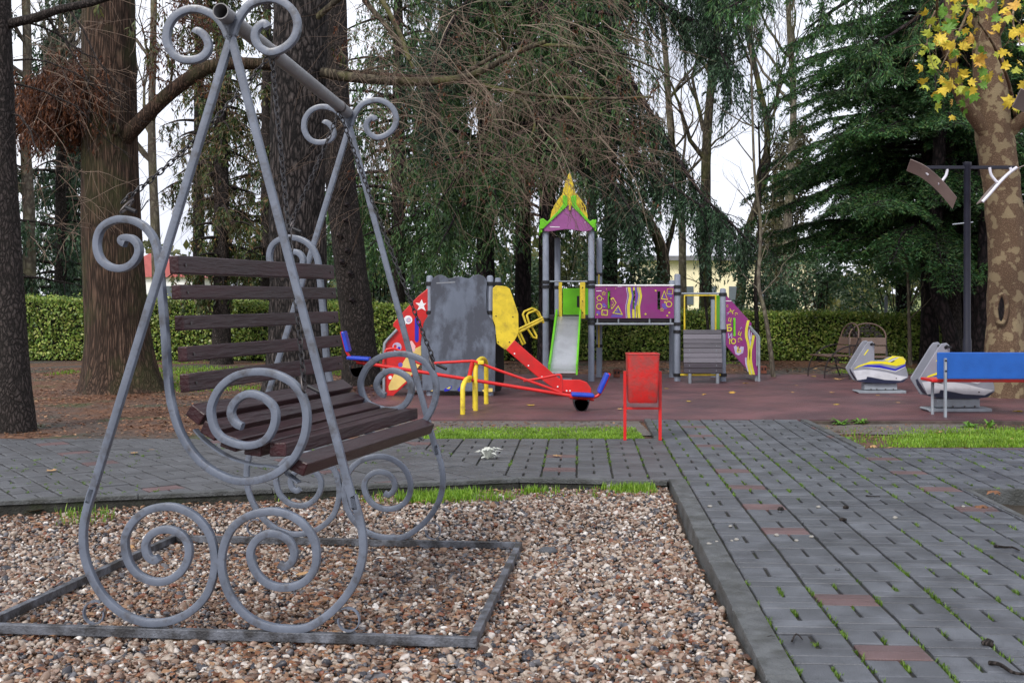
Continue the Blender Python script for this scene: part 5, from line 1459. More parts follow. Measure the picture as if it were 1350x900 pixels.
# ================================================================== LAMP POSTS
def make_lamp(label, loc, yaw=0):
    t = thing('lamp_post', label, 'lamp post', loc, (0, 0, yaw), 'black lamp posts with curved reflectors')
    H = 3.30
    MB().lathe([(0.06, 0), (0.06, 0.9), (0.048, 0.95), (0.045, H-0.02), (0.055, H), (0.055, H+0.05), (0.02, H+0.06)], (0, 0, 0), 16).build('pole', M['lampblack'], t, smooth=40)
    MB().lathe([(0.08, 0), (0.1, 0.01), (0.1, 0.04), (0.06, 0.06)], (0, 0, 0), 16).build('base', M['lampblack'], t, smooth=40)
    MB().box((0, 0, H-0.02), (1.30, 0.045, 0.045)).build('crossarm', M['lampblack'], t, bevel=0.004)
    MB().tube([(-0.20, 0, H-0.80), (0.08, 0, H-0.77)], 0.010, sides=8).build('bracket', M['galv'], t, smooth=50)
    for sg, roll in ((-1, -42), (1, -4)):
        # curved reflector: strip following an arc, outer end high
        arc = [Vector((0.80, 0, 0.03)), Vector((0.62, 0, -0.05)), Vector((0.46, 0, -0.17)), Vector((0.32, 0, -0.31)), Vector((0.17, 0, -0.49))]
        arc = catmull(arc, 4)
        rot = Matrix.Rotation(R(roll), 3, 'X')
        wd = 0.21
        m = MB(); n = len(arc)
        for i, p in enumerate(arc):
            for dy, dz in ((-wd/2, 0), (wd/2, 0), (wd/2, 0.012), (-wd/2, 0.012)):
                v = rot @ Vector((0, dy, dz))
                m.v.append((sg*(p.x+v.x), v.y, H-0.02+p.z+v.z))
        for i in range(n-1):
            for j in range(4): m.f.append((i*4+j, i*4+(j+1) % 4, (i+1)*4+(j+1) % 4, (i+1)*4+j))
        m.f += [(0, 1, 2, 3), tuple((n-1)*4+j for j in (3, 2, 1, 0))]
        m.build('reflector', M['lampshade'], t, smooth=40)
        yb = -wd/2*math.cos(R(roll))*0.9 if sg > 0 else 0.0
        zof = 0.015
        mk = lambda L, r0: MB().tube(catmull([(sg*a, yb, H-0.03+b) for a, b in L], 4), r0, sides=8)
        mk([(0.27, 0.0), (0.29, -0.10), (0.36, -0.19), (0.40, -0.21)], 0.02).build('arm_bracket', M['lampwhite'], t, smooth=50)
        mk([(0.55, 0.0), (0.56, -0.05), (0.53, -0.09)], 0.02).build('arm_bracket', M['lampwhite'], t, smooth=50)
        if sg > 0: mk([(0.64, 0.0), (0.52, -0.09), (0.40, -0.21), (0.27, -0.36), (0.17, -0.47)], 0.022).build('reflector_rib', M['lampwhite'], t, smooth=50)
    return t
lp = at(1275, 392, 15.6)
make_lamp('black lamp post with two curved reflectors beside the plane tree trunk', (lp.x, lp.y, 0))
lq = at(1452, 392, 10.4)
make_lamp('black lamp post rising beside the near paving, one reflector showing past the yellow leaves', (lq.x, lq.y, 0), R(4))

# ================================================================== FAR THINGS
def far_pole(px, py0, Y, r, label):
    c = at(px, py0, Y); t = thing('pole', label, 'pole', (c.x, Y, 0))
    MB().lathe([(r, 0), (r*0.9, c.z-0.02), (r*0.5, c.z)], (0, 0, 0), 10).build('shaft', M['galv'], t, smooth=40)
    MB().lathe([(r*2, 0), (r*2, 0.03), (r, 0.06)], (0, 0, 0), 10).build('foot', M['galv'], t, smooth=40)
far_pole(544, 350, 29.5, 0.05, 'slim grey pole behind the hedge left of the bear-shaped panel')
far_pole(1168, 390, 29.5, 0.05, 'short grey pole behind the hedge above the iron seats')
# cream building
Yb = 62
cb = at(925, 392, Yb); t = thing('building', 'cream rendered building with low grey roof beyond the trees', 'building', (cb.x, Yb, 0))
p0 = at(855, 350, Yb); p1 = at(1075, 350, Yb)
MB().box(((p0.x+p1.x)/2, Yb+4, 1.65), (p1.x-p0.x, 8, 3.7)).build('wall', M['yellowwall'], t, origin=(cb.x, Yb, 0))
MB().prism([(p0.x-0.4, 3.5), (p1.x+0.4, 3.5), (p1.x+0.4, 3.75), (p0.x-0.4, 3.75)], Yb-0.5, Yb+8.5).build('roof', M['roofgrey'], t, origin=(cb.x, Yb, 0))
for px in (880, 905, 935, 970, 1005, 1040):
    a = at(px, 372, Yb)
    MB().box((a.x, Yb-0.02, 1.6), (0.75, 0.06, 1.0)).build('window', M['window'], t, origin=(cb.x, Yb, 0))
# white house with red roof, far left
Yh = 70
ch_ = at(178, 392, Yh); t = thing('house', 'white house with red gable roof beyond the big redwood trunk', 'house', (ch_.x, Yh, 0))
MB().box((ch_.x+1.0, Yh+3, 1.4), (5.0, 6, 2.8)).build('wall', M['whitewall'], t, origin=(ch_.x, Yh, 0))
MB().prism([(ch_.x-1.9, 2.75), (ch_.x+3.9, 2.75), (ch_.x+1.0, 4.2)], Yh-0.3, Yh+6.3).build('roof', M['roofred'], t, origin=(ch_.x, Yh, 0))
for dx in (-0.2, 2.2): MB().box((ch_.x+dx, Yh-0.02, 1.7), (0.8, 0.06, 1.0)).build('window', M['window'], t, origin=(ch_.x, Yh, 0))

# ================================================================== SMALL THINGS ON THE GROUND
def rosette():
    p = gnd(643, 605); t = thing('white_plant', 'small white-leaved plant growing in the walkway joints', 'plant', (p.x, p.y, 0))
    for k in range(22):
        a = k*2.4 + random.uniform(-0.2, 0.2); L = random.uniform(0.08, 0.17); up = random.uniform(0.0, 0.15)
        d = Vector((math.cos(a), math.sin(a), 0)); s_ = Vector((-math.sin(a), math.cos(a), 0))
        m = MB(); w = random.uniform(0.015, 0.024)
        b = d*0.012 + Vector((0, 0, 0.004)); mid = d*L*0.6 + Vector((0, 0, 0.012+up*0.75)); tip = d*L + Vector((0, 0, 0.006+up*0.7))
        m.add([b-s_*w*0.25, b+s_*w*0.25, mid+s_*w, tip, mid-s_*w, mid + Vector((0, 0, 0.005))], [(0, 1, 5), (1, 2, 5), (2, 3, 5), (3, 4, 5), (4, 0, 5)])
        m.build('leaf', M['whiteleaf'], t)
rosette()
def rock(name, p, size, mat, label, cat, group=None, seed=0):
    import bmesh
    bm = bmesh.new(); bmesh.ops.create_icosphere(bm, subdivisions=2, radius=1)
    for v in bm.verts:
        n = 1 + 0.35*mnoise.noise(v.co*1.3 + Vector((seed, 0, 0)))
        v.co = Vector((v.co.x*size[0]*n, v.co.y*size[1]*n, v.co.z*size[2]*n + size[2]*0.55))
    me = bpy.data.meshes.new(name); bm.to_mesh(me); bm.free(); me.shade_smooth(); me.materials.append(mat)
    o = bpy.data.objects.new(name, me); o.location = p; link(o); return tag(o, label, cat, group)
def on_gravel(px, py):
    Y = 6.0
    for _ in range(8): Y = F*(EYE-gravel_z(0, Y))/(py-HY)
    return Vector(((px-CX)/F*Y, Y, gravel_z(0, Y)))
p = on_gravel(721, 729); rock('stone', p, (0.062, 0.05, 0.03), M['stone'], 'dark flat stone lying on the gravel bed', 'stone', seed=2)
p = on_gravel(806, 646); rock('stone', p, (0.055, 0.04, 0.04), M['palestone'], 'pale stone in the grass by the kerb corner', 'stone', seed=5)
for px, py in ((936, 668), (940, 690), (963, 694), (940, 715), (935, 718), (945, 715), (965, 713), (971, 712), (1028, 675), (1058, 689), (1104, 751), (1070, 708), (1024, 706), (1050, 713), (1079, 669), (1270, 668), (1180, 683)):
    p = gnd(px, py); s_ = random.uniform(0.010, 0.018)
    rock('pebble', (p.x, p.y, 0.0), (s_, s_*0.9, s_*0.6), M['palestone'] if random.random() < 0.65 else M['stone'], 'loose pebble lying on the plaza paving', 'pebble', 'loose pebbles on the plaza', seed=px)
for px, py in ((1115, 670), (1111, 686), (1029, 672), (1302, 850)):
    p = gnd(px, py); s_ = 0.02 if px != 1302 else 0.024
    rock('pine_cone', (p.x, p.y, 0.0), (s_*1.2, s_, s_*0.75), M['bark_dark'], 'small dark cone lying on the plaza paving', 'cone', 'dark cones on the plaza', seed=px)
for px, py in ((813, 497), (1006, 492)):
    p = gnd(px, py); t = thing('brick', 'rusty brown brick block standing on the play surface' , 'brick', (p.x, p.y, 0), group='brick blocks on the play surface')
    MB().box((0, 0, 0.075), (0.12, 0.12, 0.15)).build('block', M['brick'], t, bevel=0.01)
    for dx in (-0.03, 0.03): MB().box((dx, -0.061, 0.09), (0.03, 0.004, 0.05)).build('hole', M['inner'], t)
def stick(pxs, r, label):
    P = [gnd(*p) for p in pxs]; c = P[0].copy()
    P = [q + Vector((0, 0, r*0.9 + 0.006*abs(math.sin(i*1.7)))) for i, q in enumerate(P)]
    o = MB().tube(catmull(P, 4), [r*(1-0.5*i/(len(catmull(P, 4))-1)) for i in range(len(catmull(P, 4)))], sides=6).build('twig', M['bark_dark'], None, origin=c, smooth=60); o.location = c
    tag(o, label, 'twig')
stick([(1311, 721), (1325, 724), (1335, 723), (1344, 728)], 0.009, 'black broken twig lying on the paving near the tree pit')
stick([(1304, 876), (1318, 880), (1335, 889), (1352, 893)], 0.010, 'long curved twig lying beside a dark cone on the paving')
stick([(1008, 843), (1016, 841), (1025, 842)], 0.005, 'thin forked twig lying on the kerb edge')
stick([(1044, 846), (1050, 838), (1058, 844)], 0.005, 'small bent twig lying beside the long joint')
stick([(1142, 654), (1150, 656), (1160, 655)], 0.006, 'short dark twig lying across the plaza paving')

# leaves
def leaf_shape(kind, rs):
    """star-lobed or oval leaf, lightly curled, lying in xy, stem at origin"""
    r_ = random.Random(rs); P = []
    if kind == 'maple':
        base = [(0, 0.0), (0.18, -0.10), (0.42, -0.06), (0.28, 0.12), (0.62, 0.22), (0.42, 0.34), (0.50, 0.60), (0.26, 0.50), (0.14, 0.72), (0.0, 1.0)]
        pts = base + [(-x, y) for x, y in base[-2:0:-1]]
    else:
        base = [(0, 0), (0.16, 0.18), (0.24, 0.45), (0.16, 0.75), (0, 1.0)]
        pts = base + [(-x, y) for x, y in base[-2:0:-1]]
    pts = [(x*r_.uniform(0.85, 1.15), y*r_.uniform(0.92, 1.08)) for x, y in pts]
    cu = r_.uniform(0.1, 0.75)*r_.choice((1, 1, -1))
    V = [(x, y, cu*(x*x*1.6 + (y-0.45)**2) + r_.uniform(-0.02, 0.02)) for x, y in pts] + [(0, 0.42, -0.01)]
    n = len(pts)
    Fc = [(i, (i+1) % n, n) for i in range(n)]
    return V, Fc
LM = {}
def leaf_mesh(kind, var, mat):
    key = (kind, var, mat)
    if key not in LM:
        V, Fc = leaf_shape(kind, var*13+5)
        me = bpy.data.meshes.new('leaf'); me.from_pydata(V, [], Fc); me.shade_smooth(); me.materials.append(M[mat]); LM[key] = me
    return LM[key]
def fallen(p, size, kind, mat, label, group):
    o = bpy.data.objects.new('fallen_leaf', leaf_mesh(kind, random.randrange(5), mat)); link(o)
    o.location = p; o.scale = (size,)*3; o.rotation_euler = (random.uniform(-0.2, 0.2), random.uniform(-0.2, 0.2), random.uniform(0, 6.28))
    tag(o, label, 'leaf', group)
for px, py in ((1072, 486), (1075, 496), (1100, 500), (1095, 519), (1099, 533), (1110, 501), (1159, 521), (1048, 517), (968, 518), (985, 505), (925, 520), (1049, 508), (1340, 542), (1128, 503), (880, 512), (910, 530), (700, 535), (820, 540), (1180, 530), (610, 540)):
    p = gnd(px, py); fallen((p.x, p.y, 0.012), random.uniform(0.07, 0.13), 'maple', random.choice(['leafyellow', 'leaftan', 'leaftan', 'leaforange']), 'fallen yellowish maple leaf lying on the red play surface', 'fallen leaves on the play surface')
for _ in range(30):
    x = random.uniform(-3.5, 1.0); y = random.uniform(4.5, 8.6)
    if x < -0.43*y or y > kerb_y(x)-0.05 or x > J(y)-0.2: continue
    fallen((x, y, gravel_z(x, y)+0.02), random.uniform(0.05, 0.09), random.choice(['oval', 'oval', 'maple']), random.choice(['leafbrown', 'leafbrown', 'leaftan']), 'dry brown leaf lying on the gravel under the swing', 'dry leaves on the gravel')
p = on_gravel(818, 876); fallen((p.x, p.y, p.z+0.022), 0.06, 'oval', 'leaflime', 'yellow-green oval leaf lying on the near gravel', None)
p = on_gravel(58, 675); fallen((p.x, p.y, p.z+0.02), 0.13, 'oval', 'leafbrown', 'large curled orange-brown leaf under the walkway kerb', None)
p = gnd(1294, 667); fallen((p.x, p.y, 0.02), 0.12, 'maple', 'leafbrown', 'curled dark red leaf lying beside the tree pit', None)
p = gnd(1313, 650); fallen((p.x, p.y, 0.03), 0.10, 'maple', 'leafbrown', 'curled brown leaf standing up at the tree pit edge', None)
for px, py in ((198, 575), (203, 592), (181, 598), (70, 622), (730, 602), (1147, 581), (1170, 585), (1240, 566), (1335, 573)):
    p = gnd(px, py, 0.0); zf = 0.008 if py > 590 or px < 300 else -0.04
    fallen((p.x, p.y, zf), 0.09, 'maple', 'leaftan', 'pale tan leaf lying beside the walkway', 'pale leaves along the walkway')
# ferns and weeds at the edge of the play surface
def weed(px, py, n, L, label, h=0.0):
    p = gnd(px, py, h); t = thing('weed', label, 'plant', (p.x, p.y, h))
    for k in range(n):
        a = k*2.4; d = Vector((math.cos(a), math.sin(a)*0.7, 0)); s_ = Vector((-d.y, d.x, 0)); l = L*random.uniform(0.6, 1.1); u = random.uniform(0.3, 0.8)
        m = MB(); P = [d*(l*f) + Vector((0, 0, l*u*math.sin(f*2.2))) for f in (0, 0.35, 0.7, 1.0)]; w = [0.006, 0.022, 0.018, 0.002]
        m.add([tuple(P[i]+s_*w[i]*g) for i in range(4) for g in (-1, 1)], [(2*i, 2*i+1, 2*i+3, 2*i+2) for i in range(3)])
        m.build('leaf', M['leafgreen'], t)
weed(1278, 566, 16, 0.16, 'leafy green weed under the play surface edging', -0.07)
weed(1304, 565, 12, 0.15, 'light green weed beside a leafy one under the edging', -0.07)
weed(1108, 562, 24, 0.14, 'low dark fern at the start of the right edging', -0.07)
weed(1134, 561, 26, 0.14, 'low yellow-green moss plant under the right edging', -0.07)
weed(1116, 582, 6, 0.10, 'small broad-leaved weed at the grass strip corner', -0.06)

# ================================================================== VEGETATION
def trunk_mesh(name, mat, parent, pts, radii, origin, sides=32, amp=0.10, vf=1.2, af=3.0, flare=0.0, step=0.16, seed=0.0, ridges=0):
    """pts world; tapered, uneven trunk"""
    C = catmull(pts, max(4, int((Vector(pts[-1])-Vector(pts[0])).length/step/(len(pts)-1))))
    n = len(C); L = [0.0]
    for i in range(1, n): L.append(L[-1] + (C[i]-C[i-1]).length)
    tot = L[-1]
    m = MB()
    ks = np.linspace(0, 1, len(radii))
    # radius by segment index so that radii line up with pts
    idx = np.linspace(0, 1, n)
    nprev = None
    for i in range(n):
        t = (C[min(i+1, n-1)] - C[max(i-1, 0)]).normalized()
        if nprev is None:
            N = Vector((1, 0, 0)) - t*t.x
        else:
            N = nprev - t*nprev.dot(t)
        N.normalize(); Bv = t.cross(N); nprev = N
        r = float(np.interp(idx[i], ks, radii))
        fl = 1 + flare*math.exp(-L[i]/0.35)
        for j in range(sides):
            a = 2*math.pi*j/sides
            q = Vector((math.cos(a)*af*0.5, math.sin(a)*af*0.5, L[i]*vf + seed))
            d = mnoise.noise(q)*amp + mnoise.noise(q*2.7)*amp*0.5
            if ridges: d += amp*0.5*math.sin(a*ridges + 3*mnoise.noise(Vector((L[i]*0.5, seed, a)))) * 0.6
            if flare: d += (fl-1)*(0.5+0.5*math.sin(a*5+seed))*0.5
            m.v.append(tuple(C[i] + (N*math.cos(a) + Bv*math.sin(a))*r*fl*(1+d)))
    for i in range(n-1):
        for j in range(sides):
            m.f.append((i*sides+j, i*sides+(j+1) % sides, (i+1)*sides+(j+1) % sides, (i+1)*sides+j))
    m.f.append(tuple((n-1)*sides+j for j in range(sides)))
    m.f.append(tuple(reversed(range(sides))))
    return m.build(name, mat, parent, origin=origin, smooth=80)

def limb_curve(p0, d, L, droop, rise=0.0, n=9, wob=0.08):
    """curve leaving p0 along d (xyz), rising then drooping"""
    p0 = np.asarray(p0, dtype=float); d = np.asarray(d, dtype=float)
    t = np.linspace(0, 1, n)[:, None]
    w = np.cumsum(rng.normal(0, wob*L/n, (n, 3)), axis=0)*np.array([1, 1, 0.5]); w -= w[0]
    return p0 + d*L*t + np.array([0, 0, 1.0])*(rise*L*t - droop*L*t**2) + w

def strings(bulk, wood, curve, dens, lmin, lmax, needle=(0.10, 0.024), per=26, out=0.25, t0=0.15, spread=0.12, wr=0.004, fall=1.0):
    """hanging branchlets along a limb curve"""
    n = len(curve); Lc = np.linalg.norm(np.diff(curve, axis=0), axis=1).sum()
    k = max(2, int(dens*Lc))
    T = norm(np.gradient(curve, axis=0))
    for t in np.sort(rng.uniform(t0, 1.0, k)):
        f = t*(n-1); i = min(int(f), n-2); p = curve[i] + (curve[i+1]-curve[i])*(f-i)
        tg = T[i]; side = np.cross(tg, [0, 0, 1.0]); side /= max(np.linalg.norm(side), 1e-6)
        d0 = side*rng.normal(0, 1.0)*out + tg*rng.uniform(-0.1, 0.5)*out
        l = rng.uniform(lmin, lmax)*(0.55 + 0.45*math.sin(math.pi*min(1, t*0.9+0.1)))
        s = np.linspace(0, 1, 6)[:, None]
        path = p + d0*l*(1-(1-s)**2)*1.4 - np.array([0, 0, 1.0])*l*s**1.35*fall
        path = path + np.cumsum(rng.normal(0, 0.02*l, (6, 3)), axis=0)
        if wood is not None: wood.tube(path, np.linspace(wr, wr*0.4, 6), 3)
        m = max(4, int(per*l))
        u = rng.uniform(0.02, 1.0, m)*5; ii = np.minimum(u.astype(int), 4); fr = (u-ii)[:, None]
        c = path[ii]*(1-fr) + path[ii+1]*fr
        dr = norm(path[ii+1]-path[ii])
        a = rng.normal(0, 1, (m, 3)); a = norm(a)
        D = norm(dr*0.9 + a*0.75 + np.array([0, 0, -0.25]))
        L = rng.uniform(0.6, 1.3, m)*needle[0]
        c = c + D*L[:, None]*0.4 + rng.normal(0, spread*0.15, (m, 3))
        bulk.add(*leaf_quads(c, D, rng.normal(0, 1, (m, 3)), L, needle[1]*rng.uniform(0.7, 1.4, m)))

def weeping_tree(name, label, px, Y, H, base, rad, nl, mat, barkm, tr=0.3, dens=7, lr=(0.4, 1.5), per=24, seed=0, needle=(0.11, 0.026), group=None, lean=0.0, az=None, tpx=None):
    global rng
    rng = np.random.default_rng(seed)
    c = at(px, 392, Y); org = Vector((c.x, Y, 0))
    t = thing(name, label, 'tree', org, group=group)
    top = Vector((c.x+lean, Y, H)); vis = EYE + HY/F*Y + 0.9
    trunk_mesh('trunk', M[barkm], t, [Vector((c.x, Y, -0.1)), Vector((c.x+lean*0.3, Y, H*0.35)), Vector((c.x+lean*0.7, Y, H*0.7)), top], [tr, tr*0.8, tr*0.5, 0.04], org, 24, 0.1, flare=0.35, seed=seed)
    wood = Bulk(); leaf = Bulk()
    for i in range(nl):
        f = (i + rng.random())/nl
        h = base + (vis-base)*f/0.86 if f < 0.86 else vis + (H-vis)*(f-0.86)/0.14
        f = max(0.0, (h-base)/(H-base))
        a = rng.uniform(0, 2*np.pi) if az is None else rng.uniform(az[0], az[1])
        L = rad*(1-f*0.85)**0.7*rng.uniform(0.5, 1.15)
        d = np.array([math.cos(a), math.sin(a), 0.0])
        cv = limb_curve((c.x + lean*f, Y, h), d, L, rng.uniform(0.25, 0.6), rng.uniform(0.1, 0.35))
        wood.tube(cv, np.linspace(0.035+0.03*(1-f), 0.008, len(cv)), 5)
        strings(leaf, wood, cv, dens, lr[0], lr[1], needle, per)
    wood.build('limbs', M[barkm], t, True, org)
    leaf.build('crown', M[mat], t, False, org)
    return t

def layered_cedar(name, label, px, Y, H, base, rad, nl, mat, barkm, tr=0.3, seed=0, group=None, per=34, sec=11, needle=(0.10, 0.022), az=None, lean=0.0):
    """cedar with flat tiers"""
    global rng
    rng = np.random.default_rng(seed)
    c = at(px, 392, Y); org = Vector((c.x, Y, 0))
    t = thing(name, label, 'tree', org, group=group)
    trunk_mesh('trunk', M[barkm], t, [Vector((c.x, Y, -0.1)), Vector((c.x+lean*0.3, Y, H*0.35)), Vector((c.x+lean*0.6, Y, H*0.7)), Vector((c.x+lean, Y, H))], [tr, tr*0.8, tr*0.55, 0.05], org, 24, 0.1, flare=0.3, seed=seed)
    wood = Bulk(); leaf = Bulk()
    for i in range(nl):
        f = (i+rng.random())/nl; vis = EYE + HY/F*Y + 0.8
        h = base + (vis-base)*f/0.86 if f < 0.86 else vis + (H-vis)*(f-0.86)/0.14
        f = max(0.0, (h-base)/(H-base))
        a = rng.uniform(0, 2*np.pi) if az is None else rng.uniform(*az)
        L = rad*(1-f*0.8)**0.75*rng.uniform(0.7, 1.1); d = np.array([math.cos(a), math.sin(a), 0.0])
        cv = limb_curve((c.x+lean*f, Y, h), d, L, rng.uniform(0.20, 0.42), rng.uniform(0.05, 0.25))
        wood.tube(cv, np.linspace(0.05, 0.008, len(cv)), 5)
        side = np.array([-d[1], d[0], 0.0]); n = len(cv)
        for s in np.linspace(0.18, 1.0, int(sec*L/1.6)):
            fi = s*(n-1); ii = min(int(fi), n-2); p = cv[ii] + (cv[ii+1]-cv[ii])*(fi-ii)
            for sg in (-1, 1):
                l = (0.85*(1-s)+0.25)*rng.uniform(0.5, 1.1)*min(1.3, L*0.35)
                q = np.linspace(0, 1, 5)[:, None]
                dd = side*sg*0.85 + d*rng.uniform(0.2, 0.8)
                path = p + dd*l*q - np.array([0, 0, 1.0])*(0.5*l*q**2) + rng.normal(0, 0.02, (5, 3))
                wood.tube(path, np.linspace(0.010, 0.003, 5), 3)
                m = max(6, int(per*l*1.8)); u = rng.uniform(0, 1, m)*4; jj = np.minimum(u.astype(int), 3); fr = (u-jj)[:, None]
                cc = path[jj]*(1-fr)+path[jj+1]*fr
                A = rng.normal(0, 1, (m, 3))*np.array([1, 1, 0.45]); D = norm(norm(dd)*0.6 + norm(A) - np.array([0, 0, 0.55]))
                LL = needle[0]*rng.uniform(0.6, 1.4, m)
                cc = cc + D*LL[:, None]*0.45
                leaf.add(*leaf_quads(cc, D, rng.normal(0, 1, (m, 3))*np.array([0.7, 0.7, 1]), LL, needle[1]*rng.uniform(0.7, 1.5, m)))
    wood.build('limbs', M[barkm], t, True, org); leaf.build('crown', M[mat], t, False, org)
    return t

def shrub(name, label, px, Y, w, d, z0, z1, n, mat, leaf=(0.10, 0.05), seed=0, group=None, clumps=14, cat='shrub'):
    """leafy mass of clumps on stems"""
    global rng
    rng = np.random.default_rng(seed)
    c = at(px, 392, Y); org = Vector((c.x, Y, 0)); t = thing(name, label, cat, org, group=group)
    lf = Bulk(); wd = Bulk()
    per = n//clumps
    for k in range(clumps):
        cc = np.array([c.x + rng.uniform(-w, w)*0.75, Y + rng.uniform(-d, d)*0.7, z0 + (z1-z0)*rng.uniform(0.08, 0.88)])
        taper = 1 - 0.45*((cc[2]-z0)/(z1-z0))**2
        cc[0] = c.x + (cc[0]-c.x)*taper
        rx = w*rng.uniform(0.25, 0.45); rz = (z1-z0)*rng.uniform(0.13, 0.24)
        v = norm(rng.normal(0, 1, (per, 3)))*rng.uniform(0.45, 1.08, (per, 1))
        P = cc + v*np.array([rx, min(rx, d), rz])
        D = norm(rng.normal(0, 1, (per, 3)) + np.array([0, 0, -0.35])); Nn = v + rng.normal(0, 0.6, (per, 3)) + np.array([0, -0.2, 0.5])
        L = leaf[0]*rng.uniform(0.6, 1.3, per)
        lf.add(*leaf_quads(P, D, Nn, L, leaf[1]*rng.uniform(0.7, 1.3, per), 0.1))
        b = np.array([c.x + rng.normal(0, 0.15), Y + rng.normal(0, 0.15), 0.0])
        s = np.linspace(0, 1, 5)[:, None]
        wd.tube(b + (cc-b)*np.concatenate([s**1.4, s**1.4, s], axis=1), np.linspace(0.03, 0.008, 5), 4)
    wd.build('stems', M['bark_dark'], t, True, org); lf.build('foliage', M[mat], t, False, org)
    return t

def grow(wood, p, d, L, r, depth, spread=0.6, nseg=5, kids=3, up=0.12, shrink=0.68, sides=5, wob=0.16, tips=None):
    """bare branching wood"""
    P = [np.array(p, dtype=float)]; d = np.array(d, dtype=float)
    for i in range(nseg):
        d = norm(d + rng.normal(0, wob, 3) + np.array([0, 0, up]))
        P.append(P[-1] + d*L/nseg)
    P = np.array(P); r1 = r*0.6 if depth > 0 else r*0.3
    wood.tube(P, np.linspace(r, r1, len(P)), sides if depth > 1 else 3)
    if depth == 0:
        if tips is not None: tips.append(P[-1])
        return
    for k in range(kids):
        f = rng.uniform(0.35, 1.0) if k > 0 else 1.0
        i = min(int(f*nseg), nseg); q = P[i]
        a = norm(rng.normal(0, 1, 3)); dd = norm(d + a*spread)
        grow(wood, q, dd, L*shrink*rng.uniform(0.75, 1.15), max(0.003, r1*(0.9 if k == 0 else 0.65)), depth-1, spread, nseg, kids, up, shrink, sides, wob, tips)

def bare_tree(name, label, trunk_px, Y, r0, mat, depth=4, seed=0, kids=3, L0=2.0, group=None, r1=0.06, starts=6, up=0.12, spread=0.6, mintw=0.0):
    global rng
    rng = np.random.default_rng(seed)
    pts = [at(a, b, Y) for a, b in trunk_px]; pts[0].z = -0.1
    org = Vector((pts[0].x, Y, 0)); t = thing(name, label, 'tree', org, group=group)
    trunk_mesh('trunk', M[mat], t, pts, list(np.linspace(r0, r1, len(pts))), org, 16, 0.10, flare=0.3, seed=seed)
    C = catmull(pts, 6); wood = Bulk()
    for k in range(starts):
        f = rng.uniform(0.35, 1.0) if k else 1.0
        i = min(int(f*(len(C)-1)), len(C)-2); p = C[i]; tg = np.array((C[i+1]-C[i]).normalized())
        d = norm(tg*0.6 + norm(rng.normal(0, 1, 3))*0.8 + np.array([0, 0, 0.25]))
        grow(wood, p, d, L0*rng.uniform(0.7, 1.2), (r0*(1-f)+r1*f)*0.55, depth, spread, 5, kids, up)
    wood.build('branches', M[mat], t, True, org)
    return t

# ---------------------------------------------------------------- hedge
def hedge():
    global rng
    rng = np.random.default_rng(11)
    xa, xb = at(-160, 0, 27.4).x, at(1262, 0, 27.2).x
    def hz(x):
        f = (x-xa)/(xb-xa)
        return 1.56 - 0.46*min(1, f*1.15) + 0.07*mnoise.noise(Vector((x*0.6, 0, 4)))
    t = thing('hedge', 'long clipped evergreen hedge behind the playground', 'hedge', ((xa+xb)/2, 27.6, 0))
    org = Vector(((xa+xb)/2, 27.6, 0))
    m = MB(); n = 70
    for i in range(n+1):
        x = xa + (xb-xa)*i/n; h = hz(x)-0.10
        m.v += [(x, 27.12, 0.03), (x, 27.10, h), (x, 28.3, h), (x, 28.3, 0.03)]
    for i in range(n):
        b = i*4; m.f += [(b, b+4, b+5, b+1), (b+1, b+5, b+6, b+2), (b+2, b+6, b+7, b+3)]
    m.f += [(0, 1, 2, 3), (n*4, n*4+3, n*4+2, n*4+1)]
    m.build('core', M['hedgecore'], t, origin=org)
    B = Bulk()
    def face(N, top):
        x = rng.uniform(xa-0.1, xb+0.1, N); h = np.array([hz(v) for v in x])
        if top:
            y = rng.uniform(26.9, 28.45, N); z = h + rng.normal(-0.03, 0.05, N)
            nrm = np.array([0, -0.1, 1.0])
        else:
            z = h*rng.uniform(0.02, 1.02, N); y = 26.98 + rng.normal(0, 0.06, N) + 0.10*np.array([mnoise.noise(Vector((a*1.2, b*1.5, 2))) for a, b in zip(x, z)])
            nrm = np.array([0, -1.0, 0.45])
        P = np.stack([x, y, z], 1)
        D = norm(rng.normal(0, 1, (N, 3))); Nn = nrm + rng.normal(0, 0.55, (N, 3))
        L = rng.uniform(0.05, 0.09, N)
        B.add(*leaf_quads(P, D, Nn, L, L*rng.uniform(0.5, 0.75, N), 0.1))
    face(42000, False); face(30000, True)
    B.build('foliage', M['hedge'], t, False, org)
hedge()

# ---------------------------------------------------------------- big trunks on the left
def simple_trunk(name, label, pxs, Y, radii, mat, sides=40, amp=0.08, flare=0.3, ridges=0, vf=1.2, seed=0.0, group=None):
    pts = [at(a, b, Y) for a, b in pxs]; org = Vector((pts[0].x, Y, 0)); pts[0].z = -0.12
    t = thing(name, label, 'tree', org, group=group)
    trunk_mesh('trunk', M[mat], t, pts, radii, org, sides, amp, vf, flare=flare, ridges=ridges, seed=seed)
    return t, org, pts
rng = np.random.default_rng(21)
T1, o1, _ = simple_trunk('pine_tree', 'dark bare trunk leaning at the edge of the walkway', [(22, 568), (8, 400), (-2, 200), (-8, 0), (-12, -300), (-14, -700)], 12.8, [0.20, 0.20, 0.19, 0.18, 0.16, 0.10], 'bark_dark', amp=0.07, flare=0.12, seed=2)
w = Bulk()
cv = np.array([at(10, 32, 12.8), at(45, 24, 12.7), at(80, 12, 12.6), at(120, 4, 12.5), at(170, -12, 12.4), at(240, -40, 12.2)]); w.tube(cv, np.linspace(0.055, 0.03, 6), 8)
